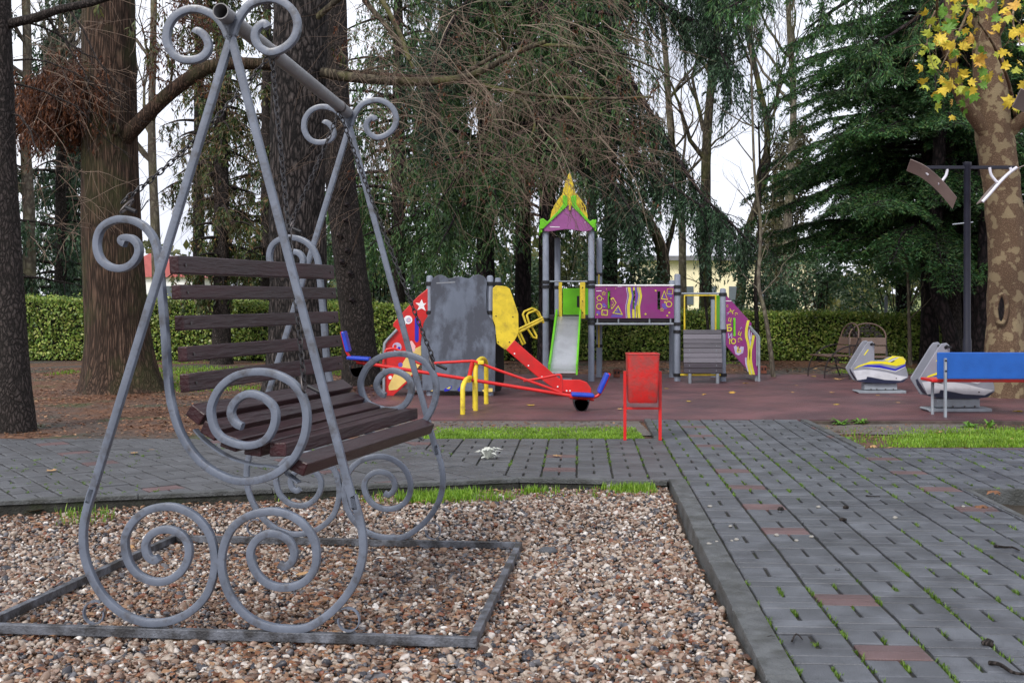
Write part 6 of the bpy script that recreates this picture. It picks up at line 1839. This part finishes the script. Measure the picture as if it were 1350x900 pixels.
for p, d in ((at(60, 20, 12.7), (0.5, 0, -0.5)), (at(90, 10, 12.6), (0.4, -0.2, -0.6)), (at(30, 28, 12.7), (0.6, 0.2, -0.3)), (at(20, 110, 12.8), (0.8, 0, -0.25)), (at(18, 80, 12.8), (0.8, 0.2, 0.3)), (at(15, 150, 12.8), (0.7, -0.3, 0.1))):
    grow(w, p, d, 0.9, 0.014, 2, 0.7, 5, 3, -0.08)
w.build('branches', M['bark_dark'], T1, True, o1)
lf = Bulk()
for a, b in ((-60, -200), (60, -260), (-120, -330), (120, -420), (0, -520), (-40, -640)):
    for k in range(7):
        an = rng.uniform(0, 6.28)
        cvv = limb_curve(at(a*0.1-8, b, 12.8), (math.cos(an), math.sin(an), 0.1), rng.uniform(1.2, 2.4), 0.3, 0.1)
        strings(lf, None, cvv, 6, 0.2, 0.6, (0.12, 0.02), 26)
lf.build('crown', M['weepdark'], T1, False, o1)

T2, o2, _ = simple_trunk('redwood_tree', 'massive reddish redwood trunk with flared base on needle litter', [(161, 515), (155, 440), (148, 330), (145, 180), (143, 0), (142, -300), (141, -800)], 18.3, [0.60, 0.50, 0.47, 0.44, 0.41, 0.34, 0.16], 'bark_red', sides=64, amp=0.05, flare=0.22, ridges=17, vf=0.4, seed=4)
w = Bulk()
lim = [(150, 192), (178, 168), (195, 150), (225, 122), (258, 98), (285, 86), (330, 84), (380, 88), (440, 96), (520, 102), (580, 106), (620, 104)]
LY = [18.2, 18.0, 17.9, 17.8, 17.7, 17.7, 17.7, 17.75, 17.7, 17.6, 17.4, 17.3]
cv = np.array([np.array(at(a, b, y)) for (a, b), y in zip(lim, LY)]); cv = np.array([np.array(v) for v in catmull(cv, 4)])
w.tube(cv, np.interp(np.linspace(0, 1, len(cv)), [0, 0.1, 0.5, 1], [0.17, 0.125, 0.10, 0.05]), 12)
w.build('great_limb', M['bark_red'], T2, True, o2)
MB().tube(catmull([at(146, 172, 17.9), at(150, 163, 17.85), at(156, 168, 17.86), at(154, 176, 17.88)], 4, True), 0.035, sides=8, closed=True).build('knot', M['bark_red'], T2, origin=o2, smooth=60)
# dead brown skirt left of the trunk, rusty sprays right of it
lf = Bulk(); w = Bulk()
for k in range(120):
    y = 18.3 + rng.uniform(-0.8, 0.8); x0 = rng.uniform(60, 150); y0 = rng.uniform(78, 135) + (110-x0)*0.35
    cvv = limb_curve(at(x0, y0, y), norm(np.array([-1, rng.normal(0, 0.5), rng.normal(-0.2, 0.35)])), rng.uniform(0.4, 1.0), 0.25, 0.0)
    w.tube(cvv, np.linspace(0.007, 0.003, len(cvv)), 4)
    strings(lf, w, cvv, 9, 0.35, 0.85, (0.10, 0.022), 46, 0.15)
for k in range(60):
    y = 18.1 + rng.uniform(-0.6, 0.6); x0 = rng.uniform(180, 270); y0 = rng.uniform(-40, 110)
    cvv = limb_curve(at(x0, y0, y), (rng.uniform(-0.3, 1), rng.normal(0, 0.3), -0.1), rng.uniform(0.4, 0.9), 0.25, 0.05)
    w.tube(cvv, np.linspace(0.012, 0.004, len(cvv)), 4)
    strings(lf, w, cvv, 7, 0.2, 0.55, (0.10, 0.022), 30, 0.25)
w.build('dead_twigs', M['rustwood'], T2, True, o2)
lf.build('dead_foliage', M['rust'], T2, False, o2)['label'] = 'dead rusty brown hanging foliage'
lf = Bulk()
for a, b in ((200, 30), (215, 60), (190, 75), (240, 50), (245, 30), (130, 20), (175, 40), (430, 70), (470, 40), (620, 85), (640, 60)):
    cvv = limb_curve(at(a, b-20, 17.5), (rng.normal(0, 0.6), -0.3, -0.3), 0.5, 0.3, 0.1); strings(lf, None, cvv, 9, 0.15, 0.4, (0.12, 0.03), 40, 0.3)
lf.build('green_sprays', M['olive'], T2, False, o2)

T3, o3, _ = simple_trunk('plane_plated_tree', 'thick dark trunk with deeply plated bark behind the hanging bench', [(392, 506), (394, 400), (392, 250), (394, 100), (397, 0), (402, -300), (408, -800)], 17.2, [0.50, 0.43, 0.42, 0.41, 0.40, 0.34, 0.15], 'bark_plate', sides=64, amp=0.05, flare=0.2, ridges=0, vf=2.5, seed=9)
T3.name = 'oak_tree'
# T3 limbs with bare twigs, the brown thicket
def thicket(parent, org, starts, Y, n, reg, mat, seed, rad=0.0055):
    """long drooping bare twigs starting on limbs inside a px region"""
    global rng
    rng = np.random.default_rng(seed)
    w = Bulk()
    for k in range(n):
        px = rng.uniform(reg[0], reg[2]); py = rng.uniform(reg[1], reg[3]); y = Y + rng.uniform(-1.4, 1.2)
        p = np.array(at(px, py, y)); sg = 1 if rng.random() < 0.7 else -1
        d = norm(np.array([sg*rng.uniform(0.3, 1.0), rng.normal(0, 0.35), rng.uniform(-0.7, 0.25)]))
        L = rng.uniform(0.5, 1.5); P = [p]
        for i in range(6):
            d = norm(d + rng.normal(0, 0.14, 3) + np.array([0, 0, -0.10])); P.append(P[-1] + d*L/6)
        P = np.array(P); w.tube(P, np.linspace(rad, rad*0.35, 7), 3)
        for j in range(rng.integers(2, 6)):
            i = rng.integers(1, 6); dd = norm(d*0.6 + rng.normal(0, 0.5, 3) + np.array([0, 0, -0.25])); l = L*rng.uniform(0.2, 0.5)
            q = P[i] + dd*np.linspace(0, 1, 4)[:, None]*l - np.array([0, 0, 1])*(0.2*l*np.linspace(0, 1, 4)[:, None]**2) + rng.normal(0, 0.015, (4, 3))
            w.tube(q, np.linspace(rad*0.6, rad*0.25, 4), 3)
    w.build('twigs', M[mat], parent, True, org)
w = Bulk()
def pxcurve(L, y0, y1): 
    n = len(L); C = catmull([at(a, b, y0+(y1-y0)*i/(n-1)) for i, (a, b) in enumerate(L)], 4); return np.array([np.array(v) for v in C])
for L, ra, rb, y1 in (([(425, 96), (480, 104), (560, 108), (620, 100), (680, 70), (720, 55)], 0.085, 0.03, 15.8), ([(560, 106), (610, 104), (660, 118), (760, 130), (860, 128)], 0.05, 0.015, 15.4), ([(600, 104), (650, 75), (665, 66), (655, 40), (645, 5)], 0.035, 0.015, 15.8), ([(670, 118), (695, 140), (705, 165), (690, 195), (660, 225)], 0.028, 0.008, 15.5), ([(455, 100), (520, 85), (515, 105), (490, 130)], 0.022, 0.01, 16.0), ([(410, 30), (480, -20), (520, 30), (540, 80)], 0.05, 0.03, 16.2), ([(480, 0), (530, 60), (545, 90)], 0.045, 0.025, 16.4), ([(700, 60), (760, 62), (840, 80), (900, 110)], 0.03, 0.008, 15.6), ([(420, -60), (560, -110), (720, -90), (880, -40)], 0.09, 0.02, 15.2)):
    c_v = pxcurve(L, 17.0, y1); w.tube(c_v, np.linspace(ra, rb, len(c_v)), 7)
w.build('limbs', M['bark_moss'], T3, True, o3)
thicket(T3, o3, None, 16.2, 380, (440, -40, 830, 220), 'twig', 31, 0.0042)
thicket(T3, o3, None, 16.2, 100, (470, 120, 880, 280), 'twig', 32, 0.004)
thicket(T3, o3, None, 15.8, 60, (440, 20, 820, 200), 'twigpale', 33, 0.007)
lf = Bulk()
for k in range(90):
    p = at(rng.uniform(440, 880), rng.uniform(-20, 260), 16.0 + rng.uniform(-1, 1))
    cvv = limb_curve(p, (rng.normal(0, 0.5), rng.normal(0, 0.3), -0.4), 0.25, 0.3); strings(lf, None, cvv, 8, 0.06, 0.18, (0.07, 0.02), 60, 0.3)
lf.build('withered_sprays', M['rust'], T3, False, o3)

thicket(T2, o2, None, 21.0, 90, (200, 60, 360, 300), 'twig', 34, 0.006)
thicket(T1, o1, None, 17.5, 60, (20, -20, 120, 320), 'twig', 35, 0.006)
T4, o4, _ = simple_trunk('spruce_tree', 'slim dark trunk with branch scars right of the plated trunk', [(478, 500), (468, 400), (456, 300), (446, 200), (440, 60), (436, -300), (432, -700)], 19.6, [0.31, 0.28, 0.27, 0.26, 0.24, 0.2, 0.08], 'bark_dark', amp=0.06, flare=0.25, vf=2.0, seed=6)
for a, b in ((452, 250), (456, 290), (458, 330), (451, 345), (462, 360), (447, 310), (464, 395), (458, 270)):
    c_ = at(a, b, 19.3); 
    MB().lathe([(0.045, 0), (0.05, 0.02), (0.02, 0.05), (0.005, 0.055)], (0, 0, 0), 8).build('branch_scar', M['bark_black'], T4, smooth=60).location = c_ - o4
for ch in T4.children:
    if ch.name.startswith('branch_scar'): ch.rotation_euler = (R(90), 0, 0)

# ---------------------------------------------------------------- weeping spruces in the middle
weeping_tree('weeping_spruce', 'weeping spruce with hanging green curtains behind the play house', 640, 25.0, 15, 2.9, 3.2, 70, 'weep', 'bark_black', 0.22, 10, (0.5, 1.6), 34, 41, (0.13, 0.03))
weeping_tree('weeping_spruce', 'tall weeping spruce with dark trunk rising behind the play tower', 722, 24.0, 16, 4.2, 2.8, 60, 'weep', 'bark_black', 0.20, 10, (0.5, 1.5), 34, 42, (0.13, 0.03))
weeping_tree('weeping_spruce', 'dense weeping spruce standing left of the play house behind the slim trunk', 525, 28.0, 14, 2.4, 2.5, 66, 'weep', 'bark_dark', 0.2, 10, (0.4, 1.3), 32, 43, (0.14, 0.032))
weeping_tree('weeping_spruce', 'weeping spruce with pale hanging tips beyond the crooked bare trunk', 805, 30.0, 14, 4.0, 1.9, 46, 'weep', 'bark_dark', 0.2, 9, (0.5, 1.6), 28, 44, (0.14, 0.03))
# the long drooping bough over the bridge
rng = np.random.default_rng(50)
def bough(label, px0, L, y0, y1, mat, nmain, seed, dens=30, lr=(0.35, 1.25)):
    global rng
    rng = np.random.default_rng(seed)
    c = at(px0, 392, y0); org = Vector((c.x, y0, 0)); t = thing('weeping_cedar', label, 'tree', org)
    trunk_mesh('trunk', M['bark_black'], t, [Vector((c.x, y0, -0.1)), Vector((c.x, y0, 5)), Vector((c.x+0.1, y0, 10)), Vector((c.x, y0, 16))], [0.2, 0.18, 0.15, 0.05], org, 24, 0.1, flare=0.3, seed=seed)
    w = Bulk(); lf = Bulk()
    for pl, ra, ss in L:
        cv = pxcurve(pl, y0, y1); w.tube(cv, np.linspace(ra, 0.012, len(cv)), 6)
        strings(lf, w, cv, dens, lr[0]*ss, lr[1]*ss, (0.10, 0.024), 34, 0.22, 0.05)
        n = len(cv)
        for k in range(int(26*ss)):
            i = rng.integers(2, n-1); d = norm((cv[min(i+1, n-1)]-cv[i])*1.0 + rng.normal(0, 0.10, 3)); 
            c2 = limb_curve(cv[i], norm(d + rng.normal(0, 0.35, 3)), rng.uniform(0.6, 1.5)*ss, 0.3, 0.0)
            w.tube(c2, np.linspace(0.012, 0.004, len(c2)), 3); strings(lf, w, c2, dens*0.6, lr[0]*0.8*ss, lr[1]*0.8*ss, (0.10, 0.024), 34, 0.2, 0.1)
    w.build('limbs', M['bark_black'], t, True, org); lf.build('crown', M[mat], t, False, org)
bough('weeping cedar with a long dark bough sweeping down over the purple bridge', 690, [
    ([(690, -60), (760, 20), (820, 90), (870, 170), (920, 250), (960, 290), (995, 325)], 0.10, 1.0),
    ([(690, -120), (780, -40), (860, 0), (930, 40), (960, 90)], 0.08, 1.0),
    ([(690, 40), (760, 110), (830, 190), (880, 240), (930, 275)], 0.07, 0.9),
    ([(690, -180), (800, -90), (900, -40), (980, 0)], 0.08, 1.0),
    ([(690, 90), (740, 150), (800, 230), (840, 290)], 0.05, 0.8),
    ([(690, -100), (640, -30), (590, 40), (560, 130)], 0.06, 1.0)], 27.0, 22.0, 'weepdark', 5, 51)

# ---------------------------------------------------------------- right-hand cedars
layered_cedar('cedar_tree', 'big green cedar with layered boughs reaching left of the lamp post', 1225, 25.5, 17, 2.3, 4.3, 165, 'cedar', 'bark_black', 0.2, 61, per=60, sec=13, needle=(0.095, 0.02))
layered_cedar('cedar_tree', 'tall dark cedar standing behind the plane tree', 1330, 28.0, 18, 2.0, 4.4, 66, 'cedar', 'bark_black', 0.24, 62, per=46, sec=13, needle=(0.13, 0.03))
layered_cedar('cedar_tree', 'far cedar filling the gap behind the big cedar', 1190, 34.0, 18, 2.6, 3.4, 70, 'cedar', 'bark_black', 0.24, 64, per=40, sec=12, needle=(0.15, 0.034))
rng = np.random.default_rng(63)
ct = thing('cedar_tree', 'cedar whose high boughs hang over the play surface from above', 'tree', at(1480, 392, 18.5)); ct.location.z = 0
ocd = Vector(ct.location)
trunk_mesh('trunk', M['bark_black'], ct, [Vector((ocd.x, 18.5, -0.1)), Vector((ocd.x, 18.5, 5)), Vector((ocd.x-0.1, 18.5, 10)), Vector((ocd.x, 18.5, 14))], [0.36, 0.3, 0.2, 0.05], ocd, 24, 0.1, flare=0.3, seed=3)
w = Bulk(); lf = Bulk()
for pl in ([(1480, -260), (1350, -150), (1220, -60), (1120, 0), (1060, 40)], [(1480, -300), (1340, -200), (1200, -110), (1100, -60), (1020, -20), (960, 10)], [(1480, -180), (1380, -90), (1280, -20), (1200, 30), (1160, 55)], [(1480, -340), (1300, -240), (1180, -160), (1080, -90), (1040, -30)], [(1480, -380), (1250, -240), (1130, -110), (1090, -10)]):
    cv = pxcurve(pl, 18.5, 17.0); w.tube(cv, np.linspace(0.09, 0.012, len(cv)), 6)
    n = len(cv)
    for k in range(30):
        i = rng.integers(3, n-1); d = norm(cv[min(i+1, n-1)]-cv[i] + rng.normal(0, 0.06, 3)); c2 = limb_curve(cv[i], norm(d + rng.normal(0, 0.55, 3)*np.array([1, 1, 0.4])), rng.uniform(0.5, 1.1), 0.3, 0.0)
        w.tube(c2, np.linspace(0.012, 0.004, len(c2)), 3); strings(lf, w, c2, 12, 0.12, 0.34, (0.09, 0.018), 90, 0.5, 0.1, 0.1)
w.build('limbs', M['bark_black'], ct, True, ocd); lf.build('crown', M['cedar'], ct, False, ocd)

# dark bare lower trunks behind the lamp
simple_trunk('dark_trunk_tree', 'dark curved trunk forking low beside the hedge end', [(1262, 478), (1252, 440), (1236, 385), (1233, 330), (1238, 200), (1244, 60), (1248, -200)], 24.0, [0.17, 0.15, 0.15, 0.14, 0.13, 0.11, 0.06], 'bark_black', 20, 0.07, 0.2, seed=3, group='dark trunks behind the lamp post')
simple_trunk('dark_trunk_tree', 'straight dark trunk with rough bark left of the lamp post', [(1256, 476), (1255, 380), (1252, 260), (1249, 120), (1250, -60), (1250, -300)], 24.6, [0.22, 0.18, 0.17, 0.16, 0.13, 0.07], 'bark_dark', 24, 0.07, 0.25, seed=5, group='dark trunks behind the lamp post')
simple_trunk('dark_trunk_tree', 'black leaning trunk between the lamp post and the plane tree', [(1292, 480), (1296, 400), (1300, 300), (1296, 150), (1290, -100)], 23.4, [0.2, 0.16, 0.15, 0.13, 0.08], 'bark_black', 20, 0.07, 0.2, seed=7, group='dark trunks behind the lamp post')
simple_trunk('dark_trunk_tree', 'thick black trunk close behind the lamp post', [(1276, 480), (1274, 400), (1270, 280), (1272, 100), (1272, -200)], 25.4, [0.3, 0.25, 0.2, 0.16, 0.08], 'bark_black', 20, 0.07, 0.2, seed=8, group='dark trunks behind the lamp post')

# ---------------------------------------------------------------- plane tree with yellow leaves
YP_ = 17.2
PTr, op, _ = simple_trunk('plane_tree', 'mottled tan plane trunk with a hollow knot and yellow leaves', [(1325, 523), (1325, 440), (1327, 340), (1322, 260), (1312, 190), (1306, 120), (1300, 40), (1296, -60), (1290, -200)], YP_, [0.30, 0.275, 0.265, 0.265, 0.28, 0.24, 0.19, 0.15, 0.1], 'bark_plane', 48, 0.11, 0.15, vf=2.6, seed=12)
rng = np.random.default_rng(70)
w = Bulk()
for L, ra, rb, y1 in (([(1312, 190), (1285, 155), (1268, 130), (1258, 100), (1252, 50), (1250, -20)], 0.12, 0.05, 16.4), ([(1322, 180), (1345, 160), (1370, 130), (1400, 60)], 0.12, 0.05, 16.6), ([(1306, 60), (1325, 20), (1340, -40)], 0.08, 0.04, 16.6), ([(1262, 120), (1245, 70), (1235, 20), (1240, -30)], 0.035, 0.012, 15.2), ([(1340, 160), (1330, 110), (1310, 60), (1290, 30)], 0.03, 0.012, 15.0), ([(1290, -20), (1270, 30), (1255, 60), (1240, 90)], 0.025, 0.008, 14.8), ([(1350, -30), (1335, 20), (1345, 60)], 0.025, 0.008, 14.8), ([(1300, 10), (1240, 10), (1225, 40), (1222, 60)], 0.022, 0.007, 15.0)):
    cv = pxcurve(L, YP_, y1); w.tube(cv, np.linspace(ra, rb, len(cv)), 10 if ra > 0.1 else 6)
    if ra < 0.04:
        for q_ in range(5): grow(w, cv[rng.integers(len(cv)//2, len(cv))], norm(rng.normal(0, 1, 3)+np.array([0, 0, -0.4])), rng.uniform(0.3, 0.6), 0.006, 1, 0.7, 5, 3, -0.05)
w.build('limbs', M['bark_plane'], PTr, True, op)
kn = catmull([at(1317, 392, 16.93), at(1322, 388, 16.91), at(1326, 396, 16.90), at(1327, 410, 16.90), at(1323, 424, 16.91), at(1316, 424, 16.93), at(1313, 408, 16.93)], 4, True)
MB().tube(kn, 0.035, sides=8, closed=True).build('knot_rim', M['bark_plane'], PTr, origin=op, smooth=60)
MB().prism([(p.x*0.72+at(1320, 0, 16.93).x*0.28, p.z*0.85+at(0, 407, 16.93).z*0.15) for p in kn], 16.90, 17.02).build('hollow', M['bark_black'], PTr, origin=op)
rl = random.Random(5)
def leafspot():
    while True:
        x = rl.uniform(1212, 1365); y = rl.uniform(-20, 168)
        if y < 55 + 0.0*x: ok = x > 1218
        elif y < 125: ok = (x < 1262 and x > 1213) or x > 1262 and rl.random() < 0.75
        else: ok = (1222 < x < 1275)and rl.random() < 0.35 or (x > 1325 and y < 140)
        if ok: return x, y
for k in range(170):
    x, y = leafspot(); Yd = rl.uniform(14.4, 16.4); p = at(x, y, Yd) - op
    mt = rl.choices(['leafyellow', 'leaforange', 'leaflime', 'leafgreen'], [5, 1.3, 2.6, 1.6])[0]
    o = bpy.data.objects.new('leaf', leaf_mesh('maple', rl.randrange(12), mt)); link(o, PTr)
    o.location = p; s_ = rl.triangular(0.07, 0.19, 0.12); o.scale = (s_, s_, s_)
    o.rotation_euler = (R(90) + rl.gauss(0, 0.55), rl.gauss(0, 0.5) + math.pi*(1 if rl.random() < 0.75 else 0) + rl.gauss(0, 0.4), rl.gauss(0, 0.6))

# ---------------------------------------------------------------- saplings
def sapling(label, pxs, Y, r, mat, seed, kids=2):
    global rng
    rng = np.random.default_rng(seed)
    pts = [at(a, b, Y) for a, b in pxs]; pts[0].z = -0.05; org = Vector((pts[0].x, Y, 0)); t = thing('sapling', label, 'tree', org)
    trunk_mesh('trunk', M[mat], t, pts, list(np.linspace(r, r*0.35, len(pts))), org, 10, 0.08, seed=seed)
    C = catmull(pts, 5); w = Bulk()
    for k in range(kids*4):
        i = rng.integers(len(C)//3, len(C)-1); grow(w, C[i], norm(np.array([rng.normal(0, 1), rng.normal(0, 0.5), 0.8])), rng.uniform(0.4, 0.9), r*0.3, 2, 0.6, 4, 2, 0.1)
    w.build('branches', M[mat], t, True, org)
sapling('thin crooked sapling beside the letter panel', [(1020, 497), (1015, 455), (1008, 410), (1000, 372), (1003, 300), (995, 230), (992, 150), (990, 60)], 21.5, 0.05, 'bark_pale', 81)
sapling('thin straight dark sapling behind the letter panel', [(998, 482), (998, 430), (996, 380), (1000, 320), (1002, 240), (1000, 160)], 24.5, 0.055, 'bark_dark', 82)
sapling('pale slender staked sapling between the two spring riders', [(1200, 474), (1199, 440), (1198, 410), (1197, 370), (1195, 330)], 25.0, 0.05, 'bark_pale', 83, 1)
sapling('thin reddish sapling leaning above the ramp', [(937, 482), (934, 440), (930, 400), (922, 340), (918, 290)], 25.5, 0.045, 'bark_dark', 84)

# ---------------------------------------------------------------- bare trees against the sky
bare_tree('bare_tree', 'tall bare tree with mossy fork rising above the ramp', [(930, 480), (930, 380), (930, 280), (932, 180), (940, 90), (948, 0), (950, -120)], 33, 0.20, 'bark_moss', 5, 91, 3, 2.4, 'bare trees beyond the hedge', 0.07, 9)
bare_tree('bare_tree', 'bare tree with bent upper trunk left of the big cedar', [(965, 480), (975, 400), (985, 310), (1000, 260), (1012, 180), (1000, 110), (985, 40), (975, -60)], 34, 0.15, 'bark_moss', 5, 92, 3, 2.2, 'bare trees beyond the hedge', 0.06, 9)
bare_tree('bare_tree', 'dark crooked bare trunk behind the purple bridge', [(862, 480), (872, 400), (874, 340), (860, 300), (838, 270), (815, 255)], 30, 0.22, 'bark_moss', 4, 93, 3, 1.8, 'bare trees beyond the hedge', 0.08, 5, 0.2)
bare_tree('bare_tree', 'slender bare tree with pale trunk above the bridge', [(902, 480), (900, 380), (898, 280), (885, 180), (878, 80), (870, -40)], 36, 0.14, 'bark_pale', 5, 94, 3, 2.2, 'bare trees beyond the hedge', 0.08, 8)
bare_tree('bare_tree', 'pale bare trunk standing far left behind the hedge', [(38, 470), (39, 380), (38, 280), (34, 180), (36, 60), (30, -80)], 31, 0.20, 'bark_pale', 4, 95, 3, 2.2, 'bare trees beyond the hedge', 0.10, 8)
bare_tree('bare_tree', 'spotted pale trunk seen between the redwood and the swing leg', [(210, 480), (207, 380), (204, 280), (200, 180), (202, 60), (204, -80)], 33, 0.16, 'bark_pale', 4, 96, 3, 2.0, 'bare trees beyond the hedge', 0.08, 7)
bare_tree('bare_tree', 'far thin bare tree right of the bent trunk', [(1035, 470), (1035, 380), (1040, 260), (1046, 140), (1040, 20), (1042, -60)], 44, 0.2, 'bark_pale', 5, 97, 3, 2.6, 'bare trees beyond the hedge', 0.08, 8)
bare_tree('bare_tree', 'bare twiggy tree behind the far left conifers', [(80, 470), (78, 380), (84, 280), (90, 180), (82, 60)], 36, 0.18, 'bark_dark', 4, 98, 3, 2.2, 'bare trees beyond the hedge', 0.10, 8)

# ---------------------------------------------------------------- conifers and shrubs behind
CON = [('dark green conifer left of the redwood trunk', 80, 33, 11, 0.6, 2.1, 70, 'weepdark', 10, (0.25, 0.8), 34, 101),
       ('arborvitae with rusty tips behind the hanging bench back', 292, 25.5, 12, 1.5, 1.15, 110, 'arbor', 14, (0.2, 0.6), 56, 102),
       ('tall arborvitae between the redwood and the plated trunk', 352, 31, 14, 2.0, 1.7, 80, 'arbor', 10, (0.25, 0.8), 34, 103),
       ('dark conifer at the far left behind the leaning trunk', -20, 30, 12, 1.2, 2.6, 76, 'weepdark', 10, (0.3, 0.9), 32, 104),
       ('tall spruce far behind the redwood trunk', 95, 40, 18, 3.6, 2.0, 60, 'weepdark', 9, (0.4, 1.2), 28, 105),
       ('tall spruce far behind the plated trunk', 408, 38, 19, 2.8, 1.9, 60, 'weep', 9, (0.4, 1.3), 28, 106),
       ('tall spruce filling the gap behind the weeping trees', 590, 38, 20, 5.0, 2.6, 56, 'weepdark', 9, (0.4, 1.3), 28, 107),
       ('far spruce rising behind the tower spire', 780, 40, 19, 6.5, 2.6, 50, 'weepdark', 9, (0.4, 1.3), 26, 108),
       ('old arborvitae with sparse crown high beside the redwood trunk', 262, 36, 18, 4.2, 1.3, 46, 'arbor', 9, (0.3, 0.9), 30, 109)]
for lb, px, Y, H, b0, rd, nl, mt, dn, lr_, pr, sd in CON:
    weeping_tree('conifer', lb, px, Y, H, b0, rd, nl, mt, 'bark_dark', 0.2, dn, lr_, pr, sd, (0.005*Y, 0.0012*Y))
shrub('ivy_column', 'columnar ivy-covered tree beyond the bare trees', 1040, 46, 1.1, 1.1, 0.6, 9.0, 7000, 'ivy', (0.16, 0.09), 110, clumps=26, cat='tree')
shrub('ivy_column', 'second ivy-covered column tree close to the bent bare trunk', 1012, 50, 0.9, 0.9, 0.6, 8.0, 6000, 'ivy', (0.15, 0.08), 123, clumps=24, cat='tree')
shrub('laurel_shrub', 'glossy laurel bush left of the play house', 500, 29.5, 1.5, 1.0, 0.3, 4.6, 5200, 'laurel', (0.14, 0.06), 111, 'laurels behind the hedge', 20)
shrub('laurel_shrub', 'glossy laurel bush behind the bear-shaped panel', 600, 31.0, 1.6, 1.0, 0.3, 4.0, 4200, 'laurel', (0.14, 0.06), 112, 'laurels behind the hedge', 18)
shrub('laurel_shrub', 'large laurel bush between the tower and the crooked bare trunk', 815, 30.0, 1.35, 1.0, 0.3, 4.3, 5600, 'laurel', (0.14, 0.06), 113, 'laurels behind the hedge', 22)
shrub('laurel_shrub', 'low laurel bush behind the letter panel', 1000, 31.0, 1.0, 0.9, 0.2, 2.7, 3000, 'laurel', (0.12, 0.06), 114, 'laurels behind the hedge', 14)
shrub('laurel_shrub', 'laurel bush behind the hedge above the iron seats', 1075, 32.0, 1.5, 0.9, 0.2, 3.3, 4000, 'laurel', (0.12, 0.06), 115, 'laurels behind the hedge', 18)
shrub('laurel_shrub', 'broad laurel bush behind the hedge near the dark trunks', 1180, 33.5, 1.8, 0.9, 0.2, 3.0, 4000, 'laurel', (0.12, 0.06), 116, 'laurels behind the hedge', 18)
shrub('laurel_shrub', 'laurel bush hidden among trunks behind the hedge end', 1290, 31.0, 1.8, 1.0, 0.2, 4.2, 4600, 'laurel', (0.13, 0.06), 117, 'laurels behind the hedge', 18)
shrub('olive_shrub', 'yellowish bush behind the tower slide', 755, 33.0, 1.2, 1.0, 0.4, 3.8, 3200, 'olive', (0.12, 0.05), 118, clumps=14)
shrub('olive_shrub', 'yellow-green bush low behind the hanging bench', 350, 33.0, 1.6, 1.0, 0.2, 3.2, 3200, 'olive', (0.12, 0.05), 119, clumps=14)
shrub('laurel_shrub', 'dark laurel bush between redwood and leaning trunk', 75, 34.0, 1.6, 1.0, 0.2, 3.4, 3600, 'laurel', (0.12, 0.06), 120, 'laurels behind the hedge', 16)
shrub('laurel_shrub', 'dark laurel bush behind the plated trunk', 420, 31.0, 1.4, 1.0, 0.2, 3.6, 3600, 'laurel', (0.12, 0.06), 121, 'laurels behind the hedge', 16)
shrub('laurel_shrub', 'laurel bush behind the tower posts', 700, 31.5, 1.3, 1.0, 0.2, 3.4, 3600, 'laurel', (0.12, 0.06), 122, 'laurels behind the hedge', 16)
# far-off wood closing the view
rng = np.random.default_rng(130)
B = Bulk()
for k in range(60):
    x = rng.uniform(-75, 75); y = rng.uniform(75, 95); h = rng.uniform(4, 9) if not (10 < x < 26) else rng.uniform(2.5, 4)
    m_ = 260; v = norm(rng.normal(0, 1, (m_, 3)))*rng.uniform(0.5, 1.05, (m_, 1)); P = np.array([x, y, h*0.5]) + v*np.array([3.2, 2.5, h*0.5])
    B.add(*leaf_quads(P, rng.normal(0, 1, (m_, 3)), rng.normal(0, 1, (m_, 3)), rng.uniform(0.5, 1.0, m_), rng.uniform(0.3, 0.6, m_)))
tag(B.build('far_wood', M['olive']), 'far-off green wood closing the view', 'wood', kind='stuff')
